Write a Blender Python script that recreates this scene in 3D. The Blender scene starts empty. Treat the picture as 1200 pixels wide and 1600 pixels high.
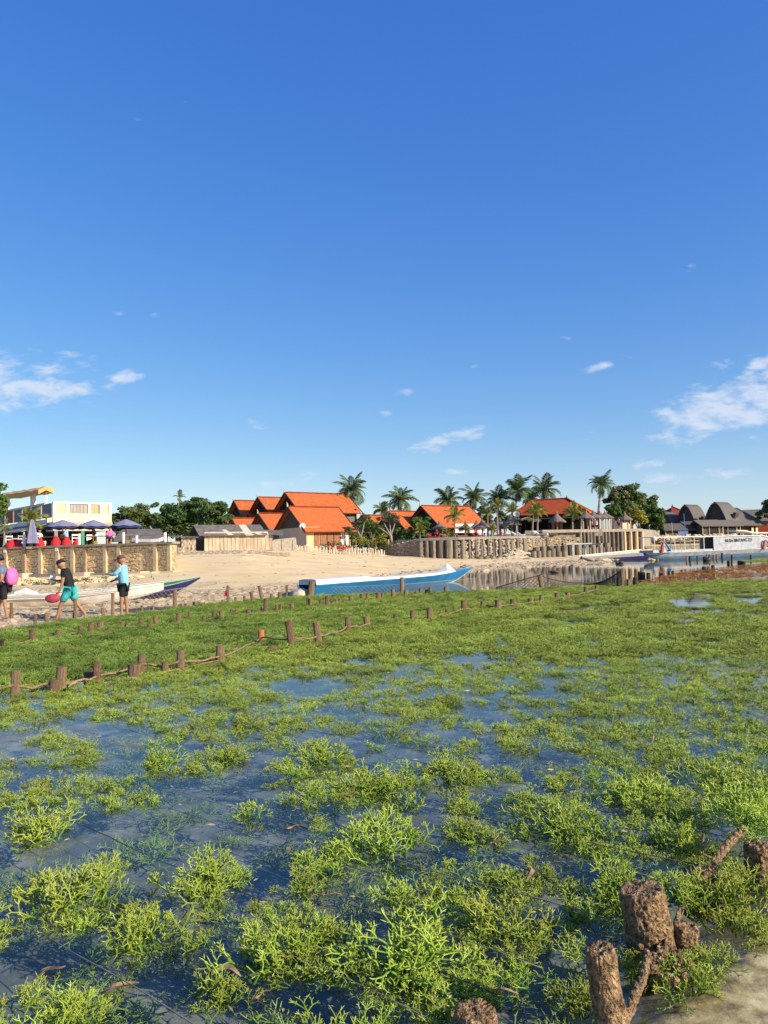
import bpy, math, random
from mathutils import Vector, Matrix, noise, Euler
random.seed(7)
S = bpy.context.scene
COL = S.collection
R = math.radians
# ------------------------------------------------------------ camera
F = 1200.0; CAMH = 1.5; PITCH = R(3.0); ROLL = R(-1.4)
cam = bpy.data.cameras.new('camera'); camo = bpy.data.objects.new('camera', cam); COL.objects.link(camo)
cam.sensor_fit = 'VERTICAL'; cam.sensor_height = 24; cam.lens = 18
cam.clip_start = 0.05; cam.clip_end = 9000
CM = Matrix.Translation((0, 0, CAMH)) @ Matrix.Rotation(R(90) + PITCH, 4, 'X') @ Matrix.Rotation(ROLL, 4, 'Z')
camo.matrix_world = CM
S.camera = camo
# ------------------------------------------------------------ light
SUN_AZ_VEC = Vector((0.85, -0.53)); SUN_EL = R(27)
sd = Vector((SUN_AZ_VEC.x * math.cos(SUN_EL), SUN_AZ_VEC.y * math.cos(SUN_EL), math.sin(SUN_EL))).normalized()
sl = bpy.data.lights.new('sun', 'SUN'); sl.energy = 4.9; sl.angle = R(0.55); sl.color = (1.0, 0.87, 0.68)
so = bpy.data.objects.new('sun', sl); COL.objects.link(so); so.rotation_euler = sd.to_track_quat('Z', 'Y').to_euler()
S.view_settings.view_transform = 'Standard'; S.view_settings.look = 'None'
S.view_settings.gamma = 1.0; S.view_settings.exposure = 0.72
S.view_settings.use_curve_mapping = False
SKY_STR = 0.122
CLOUDS = [  # px, py, half-width, half-height, tilt, strength
    (30, 612, 110, 26, 4, .95), (-60, 600, 120, 40, 0, .9), (195, 588, 34, 9, 2, .6), (90, 548, 44, 8, -6, .55), (60, 582, 90, 12, 0, .55),
    (1120, 640, 85, 34, 16, 1.0), (1200, 620, 70, 45, 10, .95), (1180, 574, 36, 11, 28, .8), (1050, 676, 62, 9, 8, .6),
    (932, 574, 32, 7, 12, .7), (742, 573, 15, 5, 4, .7), (630, 612, 30, 7, 14, .6), (603, 646, 14, 5, 0, .4),
    (690, 690, 72, 11, 14, .62), (745, 680, 34, 8, 12, .5), (402, 662, 22, 7, -10, .5), (440, 755, 62, 13, 10, .55), (243, 494, 12, 8, -20, .35),
    (1012, 724, 48, 8, 8, .5), (1082, 415, 17, 6, 12, .4), (185, 488, 16, 6, -20, .22), (710, 736, 16, 7, 0, .45),
    (1110, 745, 120, 12, 2, .45), (882, 527, 12, 4, 0, .3), (335, 755, 14, 4, 0, .3), (60, 686, 16, 5, 0, .2)]
def ray(px, py):
    v = Vector(((px - 600) / F, -(py - 800) / F, -1))
    return CM.to_3x3() @ v
def P(px, py, d):                       # point on the pixel's sight line at depth y = d
    r = ray(px, py); t = d / r.y
    return Vector((r.x * t, d, CAMH + r.z * t))
def G(px, py, z=0.0):                   # where the sight line meets height z
    r = ray(px, py); t = (z - CAMH) / r.z
    return Vector((r.x * t, r.y * t, z))
def proj(p):
    q = CM.inverted() @ Vector(p)
    return (600 + F * q.x / -q.z, 800 - F * q.y / -q.z)
CMI = CM.inverted()

W = bpy.data.worlds.new('World'); S.world = W; W.use_nodes = True
nt = W.node_tree; nt.nodes.clear()
def N(t, kind, **kw):
    n = t.nodes.new(kind)
    for k, v in kw.items():
        if k.startswith('i_'):
            key = k[2:]; key = int(key) if key.isdigit() else key.replace('_', ' ')
            n.inputs[key].default_value = v
        else: setattr(n, k, v)
    return n
L = lambda t, a, b: t.links.new(a, b)
out = N(nt, 'ShaderNodeOutputWorld'); bg = N(nt, 'ShaderNodeBackground'); bg.inputs[1].default_value = SKY_STR
sky = N(nt, 'ShaderNodeTexSky', sky_type='NISHITA', sun_disc=False)
sky.sun_elevation = SUN_EL; sky.sun_rotation = math.atan2(sd.x, sd.y)
sky.altitude = 0; sky.air_density = 1.0; sky.dust_density = 0.35; sky.ozone_density = 3.0
hs = N(nt, 'ShaderNodeHueSaturation'); hs.inputs['Saturation'].default_value = 1.28; hs.inputs['Value'].default_value = 1.0; hs.inputs['Hue'].default_value = 0.512
L(nt, sky.outputs[0], hs.inputs['Color'])
sc3 = N(nt, 'ShaderNodeSeparateColor'); L(nt, hs.outputs[0], sc3.inputs[0]); cc3 = N(nt, 'ShaderNodeCombineColor')
for k_, (ref, out_v, gm) in enumerate(((.296, .31, .86), (1.0, 1.09, .74), (2.96, 3.32, .42))):
    p1 = N(nt, 'ShaderNodeMath', operation='POWER'); L(nt, sc3.outputs[k_], p1.inputs[0]); p1.inputs[1].default_value = gm
    p2 = N(nt, 'ShaderNodeMath', operation='MULTIPLY'); L(nt, p1.outputs[0], p2.inputs[0]); p2.inputs[1].default_value = out_v / ref ** gm; L(nt, p2.outputs[0], cc3.inputs[k_])
tc = N(nt, 'ShaderNodeTexCoord'); sep = N(nt, 'ShaderNodeSeparateXYZ'); L(nt, tc.outputs['Generated'], sep.inputs[0])
ym = N(nt, 'ShaderNodeMath', operation='MAXIMUM'); L(nt, sep.outputs[1], ym.inputs[0]); ym.inputs[1].default_value = 0.05
du = N(nt, 'ShaderNodeMath', operation='DIVIDE'); L(nt, sep.outputs[0], du.inputs[0]); L(nt, ym.outputs[0], du.inputs[1])
dv = N(nt, 'ShaderNodeMath', operation='DIVIDE'); L(nt, sep.outputs[2], dv.inputs[0]); L(nt, ym.outputs[0], dv.inputs[1])
uv = N(nt, 'ShaderNodeCombineXYZ'); L(nt, du.outputs[0], uv.inputs[0]); L(nt, dv.outputs[0], uv.inputs[1])
acc = None
for (px, py, a, b, tilt, st) in CLOUDS:
    r = ray(px, py); mp = N(nt, 'ShaderNodeMapping', vector_type='TEXTURE')
    mp.inputs['Location'].default_value = (r.x / r.y, r.z / r.y, 0)
    mp.inputs['Rotation'].default_value = (0, 0, R(tilt)); mp.inputs['Scale'].default_value = (a / F * 1.0, b / F * 1.0, 1)
    L(nt, uv.outputs[0], mp.inputs[0])
    dt = N(nt, 'ShaderNodeVectorMath', operation='DOT_PRODUCT'); L(nt, mp.outputs[0], dt.inputs[0]); L(nt, mp.outputs[0], dt.inputs[1])
    ng = N(nt, 'ShaderNodeMath', operation='MULTIPLY'); L(nt, dt.outputs['Value'], ng.inputs[0]); ng.inputs[1].default_value = -0.55
    ex = N(nt, 'ShaderNodeMath', operation='POWER'); ex.inputs[0].default_value = math.e; L(nt, ng.outputs[0], ex.inputs[1])
    ml = N(nt, 'ShaderNodeMath', operation='MULTIPLY'); L(nt, ex.outputs[0], ml.inputs[0]); ml.inputs[1].default_value = min(1.1, st * .8 + .3)
    if acc is None: acc = ml.outputs[0]
    else:
        ad = N(nt, 'ShaderNodeMath', operation='MAXIMUM'); L(nt, acc, ad.inputs[0]); L(nt, ml.outputs[0], ad.inputs[1]); acc = ad.outputs[0]
mp = N(nt, 'ShaderNodeMapping'); mp.inputs['Scale'].default_value = (1, 2.3, 1); mp.inputs['Rotation'].default_value = (0, 0, R(-9)); L(nt, uv.outputs[0], mp.inputs[0])
nz = N(nt, 'ShaderNodeTexNoise'); nz.inputs['Scale'].default_value = 22; nz.inputs['Detail'].default_value = 8; nz.inputs['Roughness'].default_value = .6; nz.inputs['Distortion'].default_value = .25
L(nt, mp.outputs[0], nz.inputs['Vector'])
a1 = N(nt, 'ShaderNodeMath', operation='MULTIPLY_ADD'); L(nt, nz.outputs[0], a1.inputs[0]); a1.inputs[1].default_value = 2.3; a1.inputs[2].default_value = -1.26
a2 = N(nt, 'ShaderNodeMath', operation='ADD'); L(nt, acc, a2.inputs[0]); L(nt, a1.outputs[0], a2.inputs[1])
mr = N(nt, 'ShaderNodeMapRange', interpolation_type='SMOOTHSTEP'); L(nt, a2.outputs[0], mr.inputs[0])
mr.inputs[1].default_value = 0.30; mr.inputs[2].default_value = 1.05; mr.inputs[3].default_value = 0; mr.inputs[4].default_value = .8
gt = N(nt, 'ShaderNodeMath', operation='GREATER_THAN'); L(nt, sep.outputs[1], gt.inputs[0]); gt.inputs[1].default_value = .05
mm = N(nt, 'ShaderNodeMath', operation='MULTIPLY'); L(nt, mr.outputs[0], mm.inputs[0]); L(nt, gt.outputs[0], mm.inputs[1])
mx = N(nt, 'ShaderNodeMix', data_type='RGBA'); L(nt, mm.outputs[0], mx.inputs[0]); L(nt, cc3.outputs[0], mx.inputs[6]); mx.inputs[7].default_value = (3.7, 4.05, 4.7, 1)
L(nt, mx.outputs[2], bg.inputs[0]); L(nt, bg.outputs[0], out.inputs[0])

# ------------------------------------------------------------ materials
def mat(name, c, c2=None, sc=6.0, rough=.75, bump=0.0, bsc=None, spec=.3, detail=4, stretch=(1, 1, 1), c3=None, transl=0.0, attr=None, contrast=(.35, .65), rnd=0.0, metallic=0, patch=0.0):
    m = bpy.data.materials.new(name); m.use_nodes = True; t = m.node_tree; b = t.nodes['Principled BSDF']
    b.inputs['Roughness'].default_value = rough; b.inputs['Specular IOR Level'].default_value = spec; b.inputs['Metallic'].default_value = metallic
    tcn = N(t, 'ShaderNodeTexCoord'); mpn = N(t, 'ShaderNodeMapping'); mpn.inputs['Scale'].default_value = stretch; L(t, tcn.outputs['Object'], mpn.inputs[0])
    c2 = c2 or tuple(x * .72 for x in c)
    nz = N(t, 'ShaderNodeTexNoise'); nz.inputs['Scale'].default_value = sc; nz.inputs['Detail'].default_value = detail; nz.inputs['Roughness'].default_value = .62; L(t, mpn.outputs[0], nz.inputs['Vector'])
    cr = N(t, 'ShaderNodeValToRGB'); L(t, nz.outputs[0], cr.inputs[0])
    cr.color_ramp.elements[0].position = contrast[0]; cr.color_ramp.elements[0].color = (*c2, 1)
    cr.color_ramp.elements[1].position = contrast[1]; cr.color_ramp.elements[1].color = (*c, 1)
    if c3:
        e = cr.color_ramp.elements.new(min(.98, contrast[1] + .12)); e.color = (*c3, 1)
    col = cr.outputs[0]
    if attr:
        at = N(t, 'ShaderNodeAttribute', attribute_name=attr[0]); mxn = N(t, 'ShaderNodeMix', data_type='RGBA'); L(t, at.outputs['Fac'], mxn.inputs[0]); L(t, col, mxn.inputs[6]); mxn.inputs[7].default_value = (*attr[1], 1); col = mxn.outputs[2]
    if rnd:
        oi = N(t, 'ShaderNodeObjectInfo'); h = N(t, 'ShaderNodeHueSaturation')
        q = N(t, 'ShaderNodeMapRange'); L(t, oi.outputs['Random'], q.inputs[0]); q.inputs[3].default_value = 1 - rnd; q.inputs[4].default_value = 1 + rnd
        L(t, q.outputs[0], h.inputs['Value']); L(t, col, h.inputs['Color'])
        q2 = N(t, 'ShaderNodeMath', operation='MULTIPLY_ADD'); L(t, oi.outputs['Random'], q2.inputs[0]); q2.inputs[1].default_value = rnd * .12; q2.inputs[2].default_value = .5 - rnd * .06
        L(t, q2.outputs[0], h.inputs['Hue']); col = h.outputs[0]
    if patch:
        gp = N(t, 'ShaderNodeNewGeometry'); np_ = N(t, 'ShaderNodeTexNoise'); np_.inputs['Scale'].default_value = .9; np_.inputs['Detail'].default_value = 4; L(t, gp.outputs['Position'], np_.inputs['Vector'])
        mp2 = N(t, 'ShaderNodeMapRange'); L(t, np_.outputs[0], mp2.inputs[0]); mp2.inputs[1].default_value = .32; mp2.inputs[2].default_value = .68; mp2.inputs[3].default_value = 1 - patch; mp2.inputs[4].default_value = 1 + patch * .8
        h2 = N(t, 'ShaderNodeHueSaturation'); L(t, mp2.outputs[0], h2.inputs['Value']); L(t, col, h2.inputs['Color'])
        mp3 = N(t, 'ShaderNodeMapRange'); L(t, np_.outputs[0], mp3.inputs[0]); mp3.inputs[1].default_value = .3; mp3.inputs[2].default_value = .7; mp3.inputs[3].default_value = .512; mp3.inputs[4].default_value = .495; L(t, mp3.outputs[0], h2.inputs['Hue']); col = h2.outputs[0]
    L(t, col, b.inputs['Base Color'])
    if bump:
        nb = N(t, 'ShaderNodeTexNoise'); nb.inputs['Scale'].default_value = bsc or sc * 3; nb.inputs['Detail'].default_value = 5; L(t, mpn.outputs[0], nb.inputs['Vector'])
        bp = N(t, 'ShaderNodeBump'); bp.inputs['Strength'].default_value = min(1, bump); bp.inputs['Distance'].default_value = .02 * max(1, bump); L(t, nb.outputs[0], bp.inputs['Height']); L(t, bp.outputs[0], b.inputs['Normal'])
    if transl:
        tr = N(t, 'ShaderNodeBsdfTranslucent'); L(t, col, tr.inputs[0]); ms = N(t, 'ShaderNodeMixShader'); ms.inputs[0].default_value = transl
        L(t, b.outputs[0], ms.inputs[1]); L(t, tr.outputs[0], ms.inputs[2]); L(t, ms.outputs[0], t.nodes['Material Output'].inputs[0])
    return m
def tilemat(name, c, c2, axis_scale=5.5):
    m = mat(name, c, c2, sc=1.6, rough=.8, spec=.2, detail=9, contrast=(.3, .7), c3=tuple(min(1, q * 1.12 + .03) for q in c)); t = m.node_tree; b = t.nodes['Principled BSDF']
    tcn = N(t, 'ShaderNodeTexCoord'); w = N(t, 'ShaderNodeTexWave', wave_type='BANDS', bands_direction='X'); w.inputs['Scale'].default_value = axis_scale * .55; L(t, tcn.outputs['Object'], w.inputs[0])
    w2 = N(t, 'ShaderNodeTexWave', wave_type='BANDS', bands_direction='Z', wave_profile='SAW'); w2.inputs['Scale'].default_value = axis_scale * .8; L(t, tcn.outputs['Object'], w2.inputs[0])
    ad = N(t, 'ShaderNodeMath', operation='ADD'); L(t, w.outputs['Fac'], ad.inputs[0]); L(t, w2.outputs['Fac'], ad.inputs[1])
    bp = N(t, 'ShaderNodeBump'); bp.inputs['Strength'].default_value = .9; bp.inputs['Distance'].default_value = .09; L(t, ad.outputs[0], bp.inputs['Height']); L(t, bp.outputs[0], b.inputs['Normal'])
    return m
M = {}
M['tile'] = tilemat('roof_tile', (.74, .20, .062), (.55, .14, .044))
M['tile_shade_ridge'] = tilemat('roof_tile_shade_ridge', (.50, .095, .035), (.34, .06, .025))  # darker tile copy: dim light on the hall's front slope, also ridge caps
M['temple_tile'] = tilemat('temple_tile', (.35, .06, .03), (.22, .04, .025))
M['dark_wood'] = mat('dark_wood', (.06, .035, .022), (.025, .016, .012), sc=3, stretch=(1, 1, 6), bump=.4)
M['gable_wood'] = mat('gable_wood', (.13, .095, .075), (.045, .032, .026), sc=2.5, stretch=(.6, .6, 7), bump=.6)
M['brown_wood'] = mat('brown_wood', (.30, .13, .07), (.2, .085, .045), sc=4, stretch=(3, 3, .5))
M['plaster'] = mat('plaster', (.68, .51, .37), (.54, .40, .29), sc=1.2, bump=.2)
M['plaster_lit'] = mat('plaster_lit_yellow', (.62, .46, .27), (.52, .37, .2), sc=1.5)  # sunlit front wall tone put into the plaster colour, also pale posts
M['pilaster'] = mat('pilaster', (.60, .46, .29), (.44, .33, .2), sc=3, bump=.4)
M['white'] = mat('white_paint', (.8, .78, .72), (.7, .68, .62), sc=2)
M['cream'] = mat('cream_paint', (.64, .56, .41), (.56, .48, .34), sc=1)
M['lattice'] = mat('lattice', (.60, .50, .33), (.48, .39, .24), sc=8)
M['grey_panel'] = mat('grey_panel', (.22, .22, .24), (.15, .15, .17), sc=4, stretch=(4, 4, .3))
M['dark'] = mat('interior_shade', (.015, .013, .012), (.008, .007, .007))  # near-black stands in for shade in open rooms, doorways and gables
M['concrete'] = mat('concrete', (.33, .29, .24), (.2, .17, .14), sc=3, bump=.5, bsc=14, detail=7)
M['concrete_dark'] = mat('weathered_concrete', (.25, .205, .155), (.085, .072, .055), sc=2.2, bump=.8, bsc=12, detail=9, rnd=.3)
M['limestone'] = mat('limestone', (.85, .66, .38), (.55, .38, .18), sc=3, bump=.5, detail=7, c3=(.9, .75, .5))
M['mortar'] = mat('mortar', (.40, .29, .17), (.26, .18, .10), sc=5, bump=.5)
M['rubble'] = mat('rubble', (.46, .37, .25), (.26, .2, .14), sc=2.5, bump=.6, detail=7)
M['thatch'] = mat('thatch', (.66, .40, .13), (.42, .24, .07), sc=7, stretch=(6, 6, 1), bump=.8)
M['thatch_grey'] = mat('thatch_grey', (.22, .18, .15), (.09, .075, .065), sc=5, stretch=(5, 5, 1), bump=.8)
M['alang'] = mat('old_thatch', (.135, .125, .115), (.06, .055, .052), sc=3, stretch=(3, 3, 1), bump=.8)
M['sheet_grey'] = mat('fibre_sheet', (.16, .15, .135), (.10, .09, .08), sc=2, stretch=(1, 1, 1), bump=.3)
M['sheet_pale'] = mat('pale_sheet', (.55, .5, .42), (.42, .37, .3), sc=3)
M['plank_pale'] = mat('weathered_plank', (.50, .40, .29), (.32, .245, .17), sc=2.5, stretch=(2, 2, .5), bump=.5, rnd=.14)
M['navy'] = mat('navy_cloth', (.20, .20, .31), (.16, .16, .26), sc=1, rough=.9)
M['navy_dark'] = mat('navy_shade', (.02, .025, .09), (.015, .02, .07), rough=.9)  # umbrella shade put into a darker copy of the navy cloth
M['red'] = mat('red_cloth', (.6, .02, .03), (.45, .015, .02), rough=.8)
M['sail'] = mat('shade_cloth', (.8, .74, .6), (.7, .64, .5))
M['trunk'] = mat('tree_bark', (.19, .14, .10), (.09, .065, .045), sc=5, bump=.8)
M['palm_trunk'] = mat('palm_bark', (.30, .25, .19), (.16, .13, .1), sc=3, stretch=(1, 1, 5), bump=.8)
M['palm'] = mat('palm_leaf', (.13, .175, .055), (.08, .115, .038), sc=1.5, rough=.5, transl=.25, rnd=.2)
M['palm_young'] = mat('young_palm_leaf', (.24, .25, .04), (.13, .16, .03), sc=1.5, rough=.5, transl=.35, rnd=.2)
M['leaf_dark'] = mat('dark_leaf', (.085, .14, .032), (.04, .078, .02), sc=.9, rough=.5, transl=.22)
M['leaf_mid'] = mat('green_leaf', (.13, .17, .04), (.07, .10, .025), sc=.8, rough=.5, transl=.3)
M['leaf_bright'] = mat('bright_leaf', (.11, .19, .03), (.06, .11, .02), sc=1, rough=.5, transl=.3)
M['leaf_yellow'] = mat('yellow_leaf', (.42, .36, .04), (.24, .24, .04), sc=1, rough=.5, transl=.3)
M['leaf_grey'] = mat('grey_leaf', (.12, .13, .06), (.07, .08, .035), sc=1, rough=.6, transl=.2)
M['branch_grey'] = mat('pale_branch', (.33, .29, .24), (.2, .17, .14), sc=4)
M['stake'] = mat('weathered_stake', (.34, .22, .13), (.085, .05, .03), sc=9, stretch=(1, 1, .5), bump=1.0, bsc=24, detail=7, rnd=.18)
M['stake_black'] = mat('rotten_stake', (.06, .04, .028), (.02, .014, .01), sc=9, bump=1.0, bsc=24)
M['orange_stake'] = mat('orange_stake', (.62, .22, .09), (.38, .12, .05), sc=9, bump=.6)
M['rope'] = mat('old_rope', (.33, .235, .13), (.16, .10, .055), sc=30, bump=.8)
M['line'] = mat('thin_line', (.10, .09, .08), (.04, .035, .03), sc=40, bump=.5, rough=.5)
M['pale_line'] = mat('pale_line', (.24, .23, .2), (.14, .13, .11), sc=30)
M['boat_white'] = mat('boat_white', (.72, .69, .64), (.54, .51, .46), sc=2.6, detail=9, rough=.45, spec=.4, bump=.1)
M['boat_blue'] = mat('boat_blue', (.015, .17, .38), (.012, .12, .28), sc=1.5, rough=.4, spec=.5)
M['boat_light_blue'] = mat('boat_light_blue', (.04, .27, .50), (.03, .2, .4), sc=1.5, rough=.4, spec=.5)
M['boat_green'] = mat('boat_green', (.01, .22, .11), (.008, .15, .07), sc=1.5, rough=.4, spec=.5)
M['boat_navy'] = mat('boat_navy', (.025, .02, .13), (.018, .015, .08), sc=1.5, rough=.4, spec=.5)
M['boat_shade_grey'] = mat('boat_shade_grey', (.37, .385, .42), (.22, .235, .26), sc=2.2, detail=9, rough=.45, spec=.4)  # white paint dimmed for grazing light on moored boats, also plain grey parts
M['boat_slate'] = mat('boat_slate', (.13, .22, .33), (.09, .15, .24), sc=.8, rough=.45, spec=.4)
M['stripe_red'] = mat('red_paint', (.55, .05, .05), (.45, .04, .04))
M['stripe_blue'] = mat('blue_paint', (.03, .2, .5), (.02, .15, .4))
M['black'] = mat('black_paint', (.012, .012, .014), (.008, .008, .01))
M['net'] = mat('net_cord', (.32, .30, .26), (.2, .19, .16), sc=20)
M['net_dark'] = mat('dark_net_cord', (.07, .055, .045), (.03, .025, .02), sc=20)
M['skin'] = mat('skin', (.36, .18, .10), (.30, .145, .08), rough=.5, sc=6)
M['hair'] = mat('hair', (.012, .01, .01), (.008, .007, .007), rough=.5)
M['tee_black'] = mat('black_cloth', (.018, .018, .02), (.01, .01, .012), rough=.9, bump=1.5, bsc=9)
M['tee_grey'] = mat('grey_cloth', (.13, .17, .24), (.09, .12, .17), rough=.9, bump=1.5, bsc=9)
M['shirt_blue'] = mat('light_blue_cloth', (.22, .5, .68), (.17, .42, .6), rough=.85, sc=3, bump=1.5, bsc=9)
M['shorts_teal'] = mat('teal_cloth', (.05, .42, .42), (.03, .3, .32), rough=.8, sc=5, c3=(.5, .68, .66), bump=1.5, bsc=9)
M['pink'] = mat('pink_cloth', (.8, .15, .42), (.7, .12, .36), rough=.7, bump=1.5, bsc=9)
M['maroon'] = mat('maroon_cloth', (.4, .05, .08), (.3, .035, .06), rough=.7, bump=1.5, bsc=9)
M['cap_brown'] = mat('cap_cloth', (.12, .075, .065), (.08, .05, .045), rough=.9)
M['rust'] = mat('encrusted_stump', (.50, .33, .17), (.10, .055, .027), sc=45, bump=2.0, bsc=90, detail=9, contrast=(.38, .66), c3=(.74, .55, .37))
M['dead_leaf'] = mat('dead_leaf', (.52, .38, .22), (.28, .18, .09), sc=14, rough=.6, transl=.2)
M['brown_weed'] = mat('brown_weed', (.42, .20, .045), (.26, .11, .025), sc=2, rough=.6, transl=.2, rnd=.2)
M['rock_wet'] = mat('wet_rock', (.10, .075, .045), (.035, .027, .018), sc=3, bump=.8, rough=.5)
M['weed'] = mat('seaweed', (.18, .32, .022), (.11, .235, .015), sc=7, rough=.28, spec=.5, transl=.36, attr=('tip', (.52, .58, .09)), rnd=.2, patch=.22)
M['weed_far'] = mat('seaweed_far', (.18, .275, .026), (.115, .195, .016), sc=1.0, rough=.45, spec=.4, transl=.34, attr=('tip', (.43, .5, .085)), rnd=.26, patch=.3)
M['weed_deep'] = mat('seaweed_dense', (.125, .22, .026), (.08, .155, .016), sc=1.0, rough=.45, spec=.4, transl=.32, attr=('tip', (.30, .41, .07)), rnd=.2, patch=.35)
M['stone_pale'] = mat('pale_stone', (.55, .47, .36), (.36, .3, .22), sc=3, bump=.6, detail=7)
M['driftwood'] = mat('driftwood', (.62, .53, .42), (.38, .31, .23), sc=6, stretch=(2, 2, .6), bump=.6, rnd=.15)
M['cyan'] = mat('cyan_cloth', (.05, .5, .55), (.04, .42, .48))

# ground: dry sand, wet sand and silt by height and plot
def ground_mat():
    m = bpy.data.materials.new('sand'); m.use_nodes = True; t = m.node_tree; b = t.nodes['Principled BSDF']
    b.inputs['Roughness'].default_value = .9; b.inputs['Specular IOR Level'].default_value = .2
    g = N(t, 'ShaderNodeNewGeometry')
    at = N(t, 'ShaderNodeAttribute', attribute_name='zone')
    sp = N(t, 'ShaderNodeSeparateColor'); L(t, at.outputs['Color'], sp.inputs[0])
    def noise_(sc, det=6, st=(1, 1, 1)):
        mpn = N(t, 'ShaderNodeMapping'); mpn.inputs['Scale'].default_value = st; L(t, g.outputs['Position'], mpn.inputs[0])
        n = N(t, 'ShaderNodeTexNoise'); n.inputs['Scale'].default_value = sc; n.inputs['Detail'].default_value = det; n.inputs['Roughness'].default_value = .65; L(t, mpn.outputs[0], n.inputs['Vector']); return n.outputs[0]
    def ramp(src, stops):
        c = N(t, 'ShaderNodeValToRGB'); L(t, src, c.inputs[0]); e = c.color_ramp.elements
        e[0].position, e[0].color = stops[0][0], (*stops[0][1], 1); e[1].position, e[1].color = stops[-1][0], (*stops[-1][1], 1)
        for p_, c_ in stops[1:-1]: q = e.new(p_); q.color = (*c_, 1)
        return c.outputs[0]
    def mix(f, a, b_):
        x = N(t, 'ShaderNodeMix', data_type='RGBA'); L(t, f, x.inputs[0]); L(t, a, x.inputs[6]); L(t, b_, x.inputs[7]); return x.outputs[2]
    dry = ramp(noise_(.35, 9), [(.3, (.56, .42, .215)), (.5, (.66, .515, .285)), (.7, (.74, .60, .36))])
    deb = ramp(noise_(1.3, 9, (.35, 1, 1)), [(.38, (.22, .165, .095)), (.5, (.42, .32, .19)), (.62, (.60, .48, .29))])
    silt = ramp(noise_(3.5, 10), [(.33, (.08, .095, .095)), (.5, (.17, .185, .17)), (.68, (.32, .32, .26))])
    shal = ramp(noise_(7, 11), [(.36, (.13, .09, .035)), (.5, (.50, .36, .16)), (.62, (.80, .62, .34))])
    c = mix(sp.outputs[0], dry, deb); c = mix(sp.outputs[1], c, silt); c = mix(sp.outputs[2], c, shal)
    L(t, c, b.inputs['Base Color'])
    bp = N(t, 'ShaderNodeBump'); bp.inputs['Strength'].default_value = .5; bp.inputs['Distance'].default_value = .03; L(t, noise_(5, 8), bp.inputs['Height']); L(t, bp.outputs[0], b.inputs['Normal'])
    return m
M['sand'] = ground_mat()
def water_mat():
    m = bpy.data.materials.new('sea_water'); m.use_nodes = True; t = m.node_tree; t.nodes.remove(t.nodes['Principled BSDF'])
    g = N(t, 'ShaderNodeNewGeometry')
    n1 = N(t, 'ShaderNodeTexNoise'); n1.inputs['Scale'].default_value = 2.2; n1.inputs['Detail'].default_value = 3; L(t, g.outputs['Position'], n1.inputs['Vector'])
    n2 = N(t, 'ShaderNodeTexNoise'); n2.inputs['Scale'].default_value = 9; n2.inputs['Detail'].default_value = 3; L(t, g.outputs['Position'], n2.inputs['Vector'])
    ad = N(t, 'ShaderNodeMath', operation='MULTIPLY_ADD'); L(t, n2.outputs[0], ad.inputs[0]); ad.inputs[1].default_value = .22; L(t, n1.outputs[0], ad.inputs[2])
    bp = N(t, 'ShaderNodeBump'); bp.inputs['Strength'].default_value = .3; bp.inputs['Distance'].default_value = .005; L(t, ad.outputs[0], bp.inputs['Height'])
    dp = N(t, 'ShaderNodeVectorMath', operation='DOT_PRODUCT'); L(t, bp.outputs[0], dp.inputs[0]); L(t, g.outputs['Incoming'], dp.inputs[1])
    ab = N(t, 'ShaderNodeMath', operation='ABSOLUTE'); L(t, dp.outputs['Value'], ab.inputs[0])
    om = N(t, 'ShaderNodeMath', operation='SUBTRACT', use_clamp=True); om.inputs[0].default_value = 1; L(t, ab.outputs[0], om.inputs[1])
    pw = N(t, 'ShaderNodeMath', operation='POWER'); L(t, om.outputs[0], pw.inputs[0]); pw.inputs[1].default_value = 5
    f2 = N(t, 'ShaderNodeMath', operation='MULTIPLY_ADD', use_clamp=True); L(t, pw.outputs[0], f2.inputs[0]); f2.inputs[1].default_value = .96; f2.inputs[2].default_value = .03
    gl = N(t, 'ShaderNodeBsdfGlossy'); gl.inputs['Roughness'].default_value = .015; L(t, bp.outputs[0], gl.inputs['Normal'])
    tr = N(t, 'ShaderNodeBsdfTransparent'); tr.inputs[0].default_value = (.82, .87, .87, 1)
    ms = N(t, 'ShaderNodeMixShader'); L(t, f2.outputs[0], ms.inputs[0]); L(t, tr.outputs[0], ms.inputs[1]); L(t, gl.outputs[0], ms.inputs[2])
    L(t, ms.outputs[0], t.nodes['Material Output'].inputs[0])
    return m
M['water'] = water_mat()

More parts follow.
